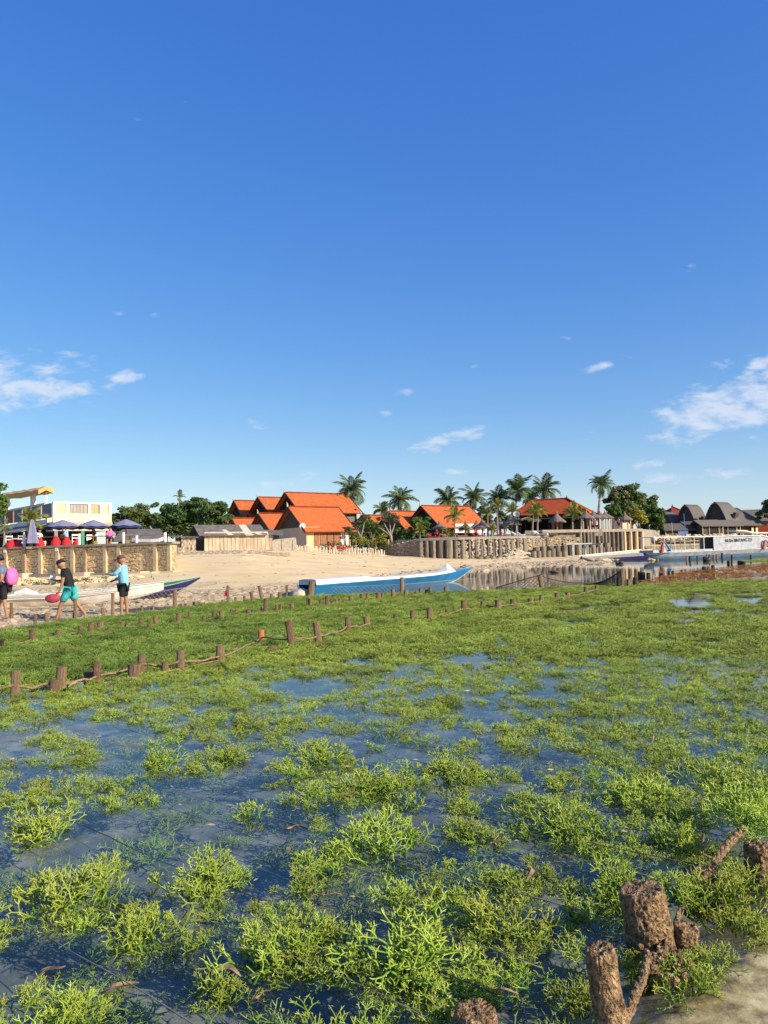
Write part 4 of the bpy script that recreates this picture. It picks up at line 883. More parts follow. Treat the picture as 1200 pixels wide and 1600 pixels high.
# roofed boat behind at the right edge
bt, ln = boat_at('trip_boat', 'white roofed boat partly hidden behind the lettered boat at the right edge', P(1150, 862, 108), P(1300, 858, 112)); bt.location.z = 0
def st6(t, ln=ln): x = ln * t; hb = .9; return x, hb, -.1, 1.3
hull([('hull_side', 'boat_white', 0, 1)], ln, st6, bt); deck(bt, ln, st6, .01, .99, .1, 'boat_shade_grey')
rf = MB(); rf.loft([[Vector((x, -1.1, z)), Vector((x, 1.1, z)), Vector((x, 1.1, z + .15)), Vector((x, -1.1, z + .15))] for x, z in ((-.6, 3.25), (.7, 3.2), (2.2, 2.9), (4, 2.85), (ln, 2.9))], caps=True); rf.build('roof', 'boat_white', bt)
for i in range(7): MB().tube([(.6 + i * 1.9, -.85, 1.2), (.6 + i * 1.9, -.85, 2.9)], .07, 6).build('roof_post', 'boat_white', bt)
for i in range(3): MB().box((ln * .4, -.88, 1.6 + i * .4), (ln * .75, .05, .06)).build('guard_rail', 'boat_white', bt)

# ------------------------------------------------------------ left stone wall and terrace
random.seed(41)
A = Vector(((0 - 600) / F * 50, 50, 0)); B = Vector(((268 - 600) / F * 45, 45, 0)); dr = (B - A).normalized(); A2 = A - dr * 6; wl = (B - A2).length
wz = math.atan2(dr.y, dr.x); nrm = Vector((dr.y, -dr.x, 0))
TZ = 2.42
wall = thing('stone_wall', 'golden rubble stone terrace wall with pale pilasters behind the walking people', 'wall', A2, wz)
MB().box((wl / 2, .25, 1.15), (wl, .4, 2.4)).build('wall_core', 'mortar', wall)
b = MB(); z = .28
while z < 2.2:
    hh = random.uniform(.09, .15); x = 0
    while x < wl - .1:
        w = random.uniform(.12, .34); sx = w * .45; j = lambda s_: random.uniform(-s_, s_)
        c = Vector((x + w / 2, .045, z + hh / 2 + j(.02))); y0 = -.02 - random.random() * .05
        vs = [c + Vector((sx * a + j(.025), (y0 if q else .05), hh * .44 * e + j(.02))) for a in (-1, 1) for q in (0, 1) for e in (-1, 1)]
        b.add(vs, [(0, 1, 3, 2), (4, 6, 7, 5), (0, 4, 5, 1), (2, 3, 7, 6), (0, 2, 6, 4), (1, 5, 7, 3)]); x += w
    z += hh
b.build('wall_stones', 'limestone', wall, stuff=True, label='golden rubble stones')
MB().box((wl / 2, .18, TZ - .06), (wl + .3, .75, .12)).build('coping', 'concrete', wall)
for px in (-60, -20, 11, 42, 69, 97, 121, 140, 171, 192, 245, 265):
    t = (px) / 268; x = (A.lerp(B, t) - A2).length; w = .24
    MB().box((x, -.03, 1.25 + (.0 if px % 2 else .05)), (w, .22, 2.1)).build('pilaster', 'mortar' if px in (42, 140) else 'pilaster', wall)
for px in (11, 97): x = (A.lerp(B, px / 268) - A2).length; MB().box((x, -.1, 2.18), (.22, .16, .22)).build('wall_lamp', 'white', wall)
MB().box((wl / 2, -.2, .52), (wl, .5, .3)).build('footing', 'concrete', wall)
for px in (42, 140, 222, 268): x = (A.lerp(B, px / 268) - A2).length; MB().box((x + .3, -.5, .5), (.9, .8, .45)).build('footing_block', 'plaster', wall)
MB().box(((A.lerp(B, 36 / 268) - A2).length, -1.5, .35), (1.6, .8, .5), rz=-.2).build('footing_block', 'plaster', wall)
te = MB(); tp = [A2 + Vector((0, 0, TZ - .15)), B + Vector((0, 0, TZ - .15)), Vector((-15.1, 54, TZ - .15)), Vector((-22.4, 80, TZ - .15)), Vector((-31, 110, TZ - .15)), Vector((-80, 110, TZ - .15)), Vector((-60, 50, TZ - .15))]
te.poly([p + Vector((0, .3, 0)) for p in tp], 2.2); o = te.build('terrace', 'concrete'); o['kind'] = 'structure'
b = MB()
for _ in range(260):
    px = random.uniform(-40, 290); t = random.random() ** .7; q = A.lerp(B, px / 268) + nrm * (1 + 7 * t); h = ground_h(q.x, q.y); s_ = random.uniform(.08, .28); b.rock((q.x, q.y, h), (s_ * 1.7, s_, s_ * .5))
tag(b.build('wall_rubble', 'limestone'), 'fallen stones and rubble below the golden wall', None, kind='stuff')
b = MB()
for _ in range(1500):
    px = random.choice([random.gauss(70, 35), random.gauss(230, 18), random.gauss(150, 60)]); q = A.lerp(B, px / 268) + nrm * random.uniform(4.0, 8); h = ground_h(q.x, q.y); q.z = h
    d_ = Vector((random.gauss(0, .06), random.gauss(0, .06), random.uniform(.05, .16))); s_ = Vector((random.uniform(.02, .05), 0, 0)); b.add([q - s_, q + s_, q + d_ + Vector((0, 0, 0))], [(0, 1, 2)])
tag(b.build('beach_weed', 'leaf_grey'), 'low scrubby greenery on the sand below the wall', None, kind='stuff')
for i, (px, top, bot) in enumerate([(38, 835, 853), (124, 834, 851), (193, 832, 850), (213.5, 837, 849), (258, 832, 849)]):
    d_ = 50 - 5 * px / 268 + .35; a = P(px, bot, d_); c = P(px, top, d_); o = MB().tube([(0, 0, 0), (0, 0, c.z - TZ)], .085, 8).build('rail_post', 'white', loc=(a.x, d_, TZ))
    tag(o, f'white round railing post on the stone wall, {ORD[i]} from the left', 'post', 'white railing posts on the stone wall')
b = MB(); b.tube([P(-20, 839, 50.5), P(38, 839, 49.7), P(124, 839, 48), P(193, 837, 46.8), P(258, 835, 45.6)], .015, 4); tag(b.build('rail_rope', 'rope'), 'thin railing rope strung along the white posts', 'rope')

# beach umbrellas
def umbrella(px, apex, base, d_, wpx, label, closed=False):
    p = P(px, base, d_); p.z = max(p.z, TZ - .15) if False else TZ - .15; a = P(px, apex, d_); s_ = d_ / F; r_ = wpx * s_ / 2; hz = a.z - p.z
    t = thing('beach_umbrella', label, 'umbrella', p, 0, 'navy umbrellas on the left terrace')
    MB().tube([(0, 0, 0), (0, 0, hz)], .035, 6).build('pole', 'brown_wood', t)
    MB().box((0, 0, .06), (.5, .5, .12)).build('base', 'concrete', t)
    if closed:
        b = MB(); n = 10; b.loft([[Vector((math.cos(6.283 * j / n) * q * (1 if j % 2 else .7), math.sin(6.283 * j / n) * q * (1 if j % 2 else .7), z_)) for j in range(n)] for q, z_ in ((.42, hz - 1.55), (.3, hz - .9), (.12, hz - .1), (.02, hz))], caps=True); b.build('canopy', 'navy', t)
    else:
        n = 8; ht = .30 * r_ ** .5 * 1.4
        b = MB(); rr = [(0.02, 0), (.5, .42), (1, 1.0)]
        rings = []
        for q, dz in rr:
            rings.append([Vector((math.cos(6.283 * (j + .5) / (2 * n)) * r_ * q * (1 if j % 2 else .93), math.sin(6.283 * (j + .5) / (2 * n)) * r_ * q * (1 if j % 2 else .93), hz - ht * dz - (.06 * q if j % 2 else 0))) for j in range(2 * n)])
        b.loft(rings); cn = b.build('canopy', 'navy', t)
        b = MB(); b.loft([[v - Vector((0, 0, .04)) for v in rg] for rg in rings][::-1]); b.build('shaded_underside', 'navy_dark', cn)  # darker cloth carries the shade below the canopy
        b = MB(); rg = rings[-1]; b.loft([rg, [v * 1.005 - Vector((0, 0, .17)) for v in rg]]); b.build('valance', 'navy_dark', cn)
    return t
umbrella(98, 812, 850, 52, 54, 'open navy umbrella left of the white building corner, over the man')
umbrella(146, 812, 850, 52, 50, 'open navy umbrella in the middle of the three open ones')
umbrella(197, 811, 850, 52, 50, 'open navy umbrella standing apart before the green tree')
umbrella(50, 811, 850, 49, 12, 'closed navy umbrella before the small palm', True)
# bean bags, chairs
bb = MB(); n = 10
bb.loft([[Vector((math.cos(6.283 * j / n) * q, math.sin(6.283 * j / n) * q * .9, z_)) for j in range(n)] for q, z_ in ((.3, 0), (.48, .12), (.5, .28), (.36, .5), (.18, .72), (.05, .8))], caps=True)
bbm = bb.mesh('bean_bag', 'red', smooth=True)
for i, (px, w) in enumerate([(4, 1.1), (14, 1.0), (49, 1.0), (75, 1.05), (92, 1.0), (108, .8)]):
    p = P(px, 850, 48.6); o = link('bean_bag', bbm, None, (p.x, p.y + 1.2, TZ - .15), (0, 0, i), (w * .72, w * .72, w * (.75 if px < 30 else .95)))
    tag(o, f'red bean bag seat behind the stone wall, {ORD[i]} from the left', 'bean bag', 'red bean bags on the left terrace')
def chair(px, d_, rz, label, m='white'):
    p = P(px, 850, d_); t = thing('cafe_chair', label, 'chair', (p.x, p.y, TZ - .15), rz, 'white cafe chairs on the terrace')
    MB().box((0, 0, .45), (.45, .45, .05)).build('seat', m, t)
    for sx in (-1, 1):
        for sy in (-1, 1): MB().tube([(sx * .2, sy * .2, 0), (sx * .2, sy * .2, .45 if sy < 0 else .95)], .025, 5).build('leg', m, t)
    MB().box((0, .2, .88), (.42, .04, .1)).build('backrest', m, t); MB().box((0, .2, .68), (.42, .03, .06)).build('backrest_slat', m, t); return t
chair(16, 51, .8, 'white cafe chair turned sideways behind the left bean bags'); chair(29, 51, -.3, 'white cafe chair by the first white post'); chair(63, 50, 2.6, 'white cafe chair of the seated guest beside the closed umbrella'); chair(118, 51, .4, 'white cafe chair beside the man in the pale shirt')
def table(px, d_, w, label, m='white'):
    p = P(px, 850, d_); t = thing('cafe_table', label, 'table', (p.x, p.y, TZ - .15))
    MB().box((0, 0, .73), (w, .7, .05)).build('tabletop', m, t); MB().box((0, 0, .36), (.1, .1, .7)).build('leg', m, t); MB().box((0, 0, .03), (.5, .5, .05)).build('foot', m, t)
table(36, 51.5, 1.0, 'small white table by the first white post'); table(150, 50, 1.1, 'low table under the middle navy umbrella', 'plank_pale'); table(203, 50, 1.0, 'low table under the right navy umbrella', 'plank_pale')
# small things on the wall edge
for px, lab in ((148, 'small yellow flower pot on the wall edge, left one'), (198, 'small yellow flower pot on the wall edge, right one')):
    p = P(px, 849, 47.5); b = MB(); b.tube([(0, 0, 0), (0, 0, .22)], [.14, .2], 8); tag(b.build('flower_pot', 'leaf_yellow', loc=(p.x, p.y, TZ - .02)), lab, 'pot')

# ------------------------------------------------------------ buildings
def local(px, py, d_, rz, name, label, cat='house', z=None, group=None):
    p = P(px, py, d_); 
    if z is not None: p.z = z
    return thing(name, label, cat, p, rz, group), d_ / F
# white beach club
t, s_ = local(83, 850, 72, R(42), 'beach_club', 'white two storey beach club with balcony and cream lattice parapet', 'building', z=TZ - .15)
fl0, fl1, top = 2.15, 2.9, 4.75
FL = 5.6; SL = 26
MB().box((FL / 2, 4, 1.1), (FL, .2, 2.2)).build('back_wall', 'dark', t)  # near-black colour holds the shade of the open ground floor
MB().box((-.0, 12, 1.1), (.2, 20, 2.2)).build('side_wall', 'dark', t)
MB().box((FL / 2, SL / 2, (fl0 + fl1) / 2 - .1), (FL, SL, .8)).build('floor_slab', 'cream', t)
MB().box((FL / 2, .1, 3.0), (FL, .2, 1.3)).build('front_wall', 'cream', t)
MB().box((FL / 2, .1, top - .08), (FL, .26, .16)).build('top_rail', 'white', t)
for x in (.12, 1.35, 3.4, 4.55, FL - .12): MB().box((x, .08, 4.15), (.24, .26, 1.1)).build('parapet_post', 'white', t)
for x in (.72, 5.0): MB().box((x, .12, 4.12), (.95 if x < 1 else .75, .1, .9)).build('lattice_panel', 'lattice', t)
for x in (2.4,): 
    for i in range(22): MB().box((1.5 + i * .135 + .05, .12, 4.12), (.06, .08, .95)).build('baluster', 'grey_panel' if i < 12 else 'thatch', t)
MB().box((FL / 2, 3.5, 3.9), (FL, .1, 1.6)).build('upper_back_wall', 'cream', t)
b = MB(); b.box((-.05, SL / 2 + 1, top - .1), (.18, SL - 2, .2)); b.build('side_rail', 'boat_shade_grey', t)
b = MB(); b.box((-.02, SL / 2 + 1, fl1 + .05), (.22, SL - 2, .4)); b.build('balcony_edge', 'white', t)
for i in range(9): MB().box((0, 1.7 + i * 2.9, 3.95), (.1, 2.5, 1.35)).build('side_panel', 'grey_panel' if i < 3 or i % 2 else 'brown_wood', t)
for y_, w, h in ((2.2, .12, 5.9), (6, .42, 6.0), (17, .3, 6.2), (14, .2, 6.2), (21, .35, 6.3)): MB().box((.1, y_, (fl1 + h) / 2), (w, w, h - fl1)).build('column', 'white', t)
b = MB(); rings = [[Vector((-.8, y_, z_ - .1)), Vector((-.1, y_, z_ + .25)), Vector((.6, y_, z_ + .1)), Vector((.6, y_, z_ - .4)), Vector((-.1, y_, z_ - .1)), Vector((-.8, y_, z_ - .6 + .08 * math.sin(y_ * 5)))] for y_, z_ in [(1.6 + i * 1.1, 6.05 + .03 * i + .05 * math.sin(i * 2.3)) for i in range(20)]]
b.loft(rings, caps=True); b.build('thatched_roof', 'thatch', t)
b = MB(); b.poly([(-2.5, 1, 2.0), (-.1, 1, 2.8), (-.1, SL - 2, 2.8), (-2.5, SL - 2, 2.0)][::-1], .08); b.build('awning', 'grey_panel', t)
for i in range(6): MB().tube([(-2.2, 1.3 + i * 4, 0), (-2.2, 1.3 + i * 4, 2.0)], .09, 6).build('post', 'plank_pale', t)
for x in (.3, 2.8, 5.3): MB().box((x, .2, 1.1), (.3, .3, 2.2)).build('pillar', 'grey_panel' if x < 1 else 'boat_green' if x < 3 else 'dark_wood', t)
MB().box((3.9, .6, 1.3), (1.1, .08, .7)).build('notice_board', 'white', t)

def gable_roof(t, L_, W_, eh, rh, m, ov=.8, th=.14, z0=0, gable='gable_wood', finial=True, x0=0, ridge_m=None, open_gable=False):
    sl = (rh - eh) / (W_ / 2); ez = eh - sl * ov; xo = ov * .7
    for sy, nm in ((-1, 0), (1, 1)):
        ye = W_ / 2 + sy * (W_ / 2 + ov); pts_ = [(x0 - xo, ye, ez), (x0 + L_ + xo, ye, ez), (x0 + L_ + xo, W_ / 2, rh), (x0 - xo, W_ / 2, rh)]
        if sy > 0: pts_ = pts_[::-1]
        ro = MB().poly(pts_, th).build('roof', m, t)
        for xe in (x0 - xo - .05, x0 + L_ + xo + .05):
            v = Vector((0, W_ / 2 - ye, rh - ez)); MB().loft([[Vector((xe + a, ye, ez + b_)) for a, b_ in ((-.06, -.22), (.06, -.22), (.06, .06), (-.06, .06))], [Vector((xe + a, W_ / 2, rh + b_)) for a, b_ in ((-.06, -.22), (.06, -.22), (.06, .06), (-.06, .06))]], caps=True).build('barge_board', 'dark_wood', ro)
    MB().tube([(x0 - xo, W_ / 2, rh + .02), (x0 + L_ + xo, W_ / 2, rh + .02)], .13, 6).build('ridge_cap', ridge_m or 'tile_shade_ridge', ro)
    for xe in (x0 + .06, x0 + L_ - .06):
        b = MB(); b.add([(xe - .04, .1, eh), (xe - .04, W_ - .1, eh), (xe - .04, W_ / 2, rh - .15), (xe + .04, .1, eh), (xe + .04, W_ - .1, eh), (xe + .04, W_ / 2, rh - .15)], [(0, 1, 2), (3, 5, 4), (0, 3, 4, 1), (1, 4, 5, 2), (2, 5, 3, 0)]); b.build('gable', 'dark' if open_gable else gable, t)  # open gables get a near-black panel for the shade within
    if open_gable:
        MB().tube([(x0 - .1, W_ / 2, eh), (x0 - .1, W_ / 2, rh - .2)], .08, 4).build('king_post', 'dark_wood', t)
        for sy in (-1, 1): MB().tube([(x0 - .1, W_ / 2, eh + .2), (x0 - .1, W_ / 2 + sy * W_ * .24, (eh + rh) / 2 + .1)], .07, 4).build('strut', 'gable_wood', t)
        MB().box((x0 - .1, W_ / 2, eh), (.12, W_, .16)).build('tie_beam', 'gable_wood', t)
    if finial:
        for xe in (x0 - xo - .05,): MB().tube([(xe, W_ / 2, rh), (xe - .02, W_ / 2, rh + .35), (xe - .1, W_ / 2, rh + .6)], [.13, .08, .03], 6).build('finial', 'stone_pale', ro)
A35 = R(36)
# front house
t, s_ = local(479, 862, 96, A35, 'tiled_house', 'orange tiled house with shaded plaster side wall and wooden sliding doors behind the stick fence', z=1.9)
MB().box((3.3, 3.6, 1.5), (6.6, 7.2, 3.0)).build('wall', 'plaster', t)
MB().box((.95, -.03, 1.5), (1.9, .06, 3.0)).build('front_wall', 'plaster_lit', t)
MB().box((1.45, -.08, 1.35), (.75, .06, 2.0)).build('door', 'brown_wood', t)
MB().box((1.45, -.08, 2.55), (.75, .05, .25)).build('vent', 'brown_wood', t)
for i in range(3): MB().box((2.45 + i * 1.0, -.08, 1.65), (.94, .06, 1.9)).build('shutter', 'brown_wood', t)
for i in range(2): f = MB().box((5.3 + i * .65, -.08, 1.65), (.5, .06, 1.9)).build('curtained_window', 'white', t)
MB().box((4.2, -.11, 2.72), (4.6, .08, .12)).build('lintel', 'brown_wood', t); MB().box((4.6, -.35, .5), (5.4, .6, .16)).build('sill', 'plank_pale', t)
for x in (3.0, 4.0, 5.0, 6.4): MB().box((x - .02, -.13, 1.6), (.07, .06, 2.2)).build('frame_post', 'dark_wood', t)
gable_roof(t, 6.6, 7.2, 3.0, 5.75, 'tile')
MB().tube([(7.1, -.5, 0), (7.1, -.5, 2.7)], .07, 6).build('veranda_post', 'plank_pale', t)
dz = MB(); dz.tube([(0, 0, 0), (0, -.12, .04)], [.42, .3], 12); o = dz.build('satellite_dish', 'white', t); o.location = (-.5, .1, 3.1); o.rotation_euler = (0, R(-25), R(-40))
# second front house
t, s_ = local(428, 862, 104, A35, 'tiled_house', 'orange tiled house with dark plank gable left of the front house', z=2.0)
MB().box((3, 3.4, 1.4), (6, 6.8, 2.8)).build('wall', 'plaster', t); gable_roof(t, 6, 6.8, 2.8, 5.3, 'tile')
MB().box((1.5, -.1, 1.0), (.8, .1, 1.9)).build('door', 'dark', t)
t, s_ = local(380, 862, 112, A35, 'tiled_house', 'low orange roof just above the grey shack', z=2.1)
MB().box((2.5, 2.5, 1.5), (5, 5, 3.0)).build('wall', 'plaster', t); gable_roof(t, 5.5, 5.2, 3.0, 5.0, 'tile', finial=False)
t, s_ = local(344, 862, 118, A35, 'tiled_house', 'scrap of orange roof showing through the big tree', z=2.1)
MB().box((1.5, 2, 1.5), (3, 4, 2.6)).build('wall', 'plaster', t); gable_roof(t, 3, 4, 2.6, 4.9, 'tile', finial=False)
# upper, open gables
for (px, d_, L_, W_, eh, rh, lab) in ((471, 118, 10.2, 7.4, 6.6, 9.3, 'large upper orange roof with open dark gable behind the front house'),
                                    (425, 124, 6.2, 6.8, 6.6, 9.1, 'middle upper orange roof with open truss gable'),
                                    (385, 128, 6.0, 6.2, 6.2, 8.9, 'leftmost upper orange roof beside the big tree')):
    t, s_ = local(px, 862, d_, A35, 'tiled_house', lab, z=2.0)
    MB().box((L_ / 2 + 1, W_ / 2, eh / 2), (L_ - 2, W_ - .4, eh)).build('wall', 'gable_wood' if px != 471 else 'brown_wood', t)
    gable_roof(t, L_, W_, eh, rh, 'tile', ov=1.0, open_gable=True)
    for x in (.2, L_ * .5, L_ - .2): MB().box((x, -.3, eh / 2), (.2, .2, eh)).build('post', 'dark_wood', t)
    if px == 471: MB().box((L_ * .75, -.12, 5.2), (L_ * .45, .12, 1.6)).build('bamboo_screen', 'thatch_grey', t); MB().box((L_ * .6, -.2, 6.1), (3.8, .2, .2)).build('shelf', 'plank_pale', t)
# houses behind the garden
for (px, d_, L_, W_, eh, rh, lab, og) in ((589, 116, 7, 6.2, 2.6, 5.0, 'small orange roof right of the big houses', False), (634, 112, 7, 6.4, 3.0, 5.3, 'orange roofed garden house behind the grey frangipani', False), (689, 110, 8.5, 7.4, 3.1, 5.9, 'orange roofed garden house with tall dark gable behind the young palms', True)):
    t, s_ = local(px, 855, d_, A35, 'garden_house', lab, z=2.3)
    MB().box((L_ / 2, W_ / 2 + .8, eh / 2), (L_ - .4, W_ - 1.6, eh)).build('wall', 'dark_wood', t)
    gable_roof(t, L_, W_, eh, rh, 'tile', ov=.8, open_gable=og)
    for x in (.1, 2.2, 4.4, L_ - .1): MB().box((x, -.2, eh / 2), (.16, .16, eh)).build('post', 'gable_wood', t)
    for x in (1.2, 3.4): MB().box((x, .75, 1.2), (.9, .08, 2.0)).build('door', 'brown_wood', t)
    if px == 689:
        MB().box((5.6, -.5, 2.4), (6.5, .15, 1.3)).build('white_screen', 'white', t)
        for i in range(4): MB().box((3.3 + i * 1.5, -.62, 2.35), (.6, .1, .8)).build('window', 'grey_panel', t)
# grey fibre shack
t, s_ = local(319, 861, 72, R(27), 'beach_shack', 'weathered pale plank beach shack with patched grey sheet roof', 'shack', z=2.0)
Lk, Wk = 6.3, 3.8
MB().box((Lk / 2, Wk / 2, .95), (Lk - .1, Wk - .1, 1.7)).build('wall', 'plank_pale', t)
for i in range(17): MB().box((.19 + i * .37, -.03 - .02 * (i % 3), .8), (.34, .05, 1.62 + .05 * math.sin(i * 3))).build('plank', 'plank_pale', t)
MB().box((-.03, Wk * .5, .55), (.1, Wk * .85, 1.05)).build('doorway', 'dark', t)  # black sheet painted in for the shade inside the opening
MB().add([(-.05, 0, 1.1), (-.05, Wk, 1.1), (-.05, Wk, 1.55), (-.05, Wk / 2, 2.35), (-.05, 0, 1.55)], [(0, 1, 2, 3, 4)]).build('gable', 'gable_wood', t)
for i in range(9):
    x0 = -.55 + i * .74; m_ = 'sheet_pale' if i in (6,) else 'sheet_grey'
    MB().poly([(x0, -.45, 1.45), (x0 + .73, -.45, 1.45), (x0 + .73, Wk / 2, 2.55 + .01 * (i % 2)), (x0, Wk / 2, 2.55 + .01 * (i % 2))], .03).build('roof_sheet', m_, t)
    MB().poly([(x0 + .73, Wk + .3, 1.6), (x0, Wk + .3, 1.6), (x0, Wk / 2, 2.54), (x0 + .73, Wk / 2, 2.54)], .03).build('roof_sheet', 'sheet_grey', t)
for x0, y0, y1 in ((2.0, -.4, .8), (4.0, -.42, .3), (4.9, -.4, 0.1)):
    z = lambda y_: 1.45 + (y_ + .45) / (Wk / 2 + .45) * 1.1 + .02
    MB().poly([(x0 + .2, y0, z(y0)), (x0 + .75, y0, z(y0)), (x0 + .3, y1, z(y1)), (x0 - .1, y1, z(y1))], .012).build('roof_patch', 'sheet_pale', t)
MB().box((4.3, -.12, 1.5), (2.3, .1, .14)).build('blue_tarpaulin', 'boat_shade_grey', t)
# rear low shed next to it and grey wall
t, s_ = local(392, 860, 79, R(8), 'lean_to', 'lean-to shed joined to the right end of the beach shack', 'shack', z=2.0)
MB().box((1.0, 1, .85), (2.4, 2, 1.7)).build('wall', 'plank_pale', t); MB().poly([(-.8, -.4, 1.75), (3.3, -.4, 1.55), (3.3, 2.4, 2.1), (-.8, 2.4, 2.3)], .05).build('roof', 'sheet_grey', t)
t, s_ = local(273, 861, 70, R(10), 'beach_shack', 'small tattered hut of sacking left of the grey roofed shack', 'shack', z=1.9)
b = MB(); gr = 8; rows_ = [[Vector((.6 + i * .16, -.02 + .12 * noise.noise(Vector((i * .9, j * .7, 2))), .1 + j * .18)) for i in range(gr + 1)] for j in range(8)]
b.loft(rows_, close=False); b.build('sacking', 'plank_pale', t); MB().box((.85, .8, .7), (1.6, 1.4, 1.35)).build('wall', 'gable_wood', t)
MB().poly([(-.3, -.3, 1.52), (2.1, -.3, 1.4), (2.1, 1.8, 1.5), (-.3, 1.8, 1.62)], .06).build('roof', 'sheet_grey', t)
t2 = thing('crate', 'small pale crate standing before the sacking hut', 'crate', P(283, 862, 69)); t2.location.z = 1.9
for z_ in (.1, .25, .4): MB().box((0, 0, z_), (.5, .4, .09)).build('slat', 'driftwood', t2)
for sx in (-1, 1): MB().box((sx * .22, -.21, .24), (.05, .03, .45)).build('corner', 'driftwood', t2)
b = MB(); q0 = P(419, 862, 80); q1 = P(463, 866, 84); v = Vector((q1.x - q0.x, q1.y - q0.y, 0))
gw = thing('garden_wall', 'grey cement garden wall beside the stick fence', 'wall', (q0.x, q0.y, 1.6), math.atan2(v.y, v.x)); ln = v.length
MB().add([(0, 0, -.2), (ln, 0, -.5), (ln + .25, 0, .2), (ln, 0, 1.65), (ln - .1, 0, 1.75), (0, 0, 1.45), (0, .2, -.2), (ln, .2, -.5), (ln + .25, .2, .2), (ln, .2, 1.65), (ln - .1, .2, 1.75), (0, .2, 1.45)], [(0, 1, 2, 3, 4, 5), (11, 10, 9, 8, 7, 6)] + [(i, i + 6, (i + 1) % 6 + 6, (i + 1) % 6) for i in range(6)]).build('wall', 'concrete', gw)
for i in range(3): MB().box((.3 + i * ln * .4, -.04, .6), (.12, .1, 1.8)).build('wall_pier', 'concrete', gw)
# shed behind the terrace with sloped roof
t, s_ = local(178, 850, 60, R(5), 'terrace_shed', 'low dark shed roof on the terrace before the green tree', 'shed', z=TZ - .1)
MB().box((1.9, 1.6, .4), (3.4, 2.2, .9)).build('wall', 'dark', t); MB().poly([(-.2, -.2, .55), (4.1, -.2, .65), (3.1, 2.2, 1.55), (.1, 2.2, 1.55)], .08).build('roof', 'sheet_grey', t)
MB().box((2.6, -.5, .5), (2.4, .3, .12)).build('plank_bench', 'brown_wood', t)
ou = MB(); p = P(222, 849, 49); ou.loft([[Vector((x, -w, z)), Vector((x, w, z)), Vector((x, w * .6, z - .2)), Vector((x, -w * .6, z - .2))] for x, w, z in ((-.9, .05, .5), (-.5, .2, .42), (.4, .25, .4), (.9, .22, .42), (1.1, .1, .5))], caps=True)
tag(ou.build('kayak', ['white'], loc=(p.x, p.y + .8, TZ - .1)), 'upturned white canoe lying behind the end of the stone wall', 'canoe')

# hall with hipped roof
t, s_ = local(905, 836, 116, R(-24), 'dining_hall', 'open dining hall with wide red hipped tile roof', 'hall', z=3.9)
def hip(t, x0, x1, y0, y1, eh, rh, rx0, rx1, m1, m2, ov=0):
    ym_ = (y0 + y1) / 2
    MB().poly([(x0, y0, eh), (x1, y0, eh), (rx1, ym_, rh), (rx0, ym_, rh)], .15).build('roof', m1, t)
    MB().poly([(x1, y1, eh), (x0, y1, eh), (rx0, ym_, rh), (rx1, ym_, rh)], .15).build('roof', m1, t)
    MB().poly([(x1, y0, eh), (x1, y1, eh), (rx1, ym_, rh)], .15).build('roof', m2, t); MB().poly([(x0, y1, eh), (x0, y0, eh), (rx0, ym_, rh)], .15).build('roof', m2, t)
    for a, c in (((x0, y0, eh), (rx0, ym_, rh)), ((x1, y0, eh), (rx1, ym_, rh)), ((x1, y1, eh), (rx1, ym_, rh)), ((rx0, ym_, rh), (rx1, ym_, rh))):
        MB().tube([Vector(a) + Vector((0, 0, .05)), Vector(c) + Vector((0, 0, .08))], .14, 6).build('hip_cap', m1, t)
hip(t, -10.5, 1.6, -.5, 8.2, 2.8, 5.3, -7.5, -2.4, 'tile_shade_ridge', 'tile')  # long slopes take the dimmed tile, hip ends the bright one
MB().tube([(-2.4, 3.85, 5.3), (-2.4, 3.85, 5.8)], [.16, .05], 6).build('finial', 'dark_wood', t)
MB().tube([(-7.5, 3.85, 5.3), (-7.5, 3.85, 5.9)], [.25, .08], 6).build('finial', 'dark_wood', t)
MB().box((-4.5, 5, 1.4), (11, 5.5, 2.8)).build('hall_shade', 'dark', t)  # solid near-black box standing in for shade inside the open hall
MB().box((-4.5, -.2, 2.45), (12, .2, .3)).build('beam', 'dark_wood', t); MB().box((-4.5, -1.2, 2.1), (11, 1.8, .08)).build('veranda_roof', 'sheet_grey', t)
for i in range(7): MB().box((-10 + i * 1.85, 0, 1.2), (.2, .2, 2.5)).build('post', 'dark_wood', t)
for i in range(3): MB().box((-3.6 + i * .6, -1.3, .8), (.45, .08, 1.5)).build('folding_screen', 'brown_wood', t)
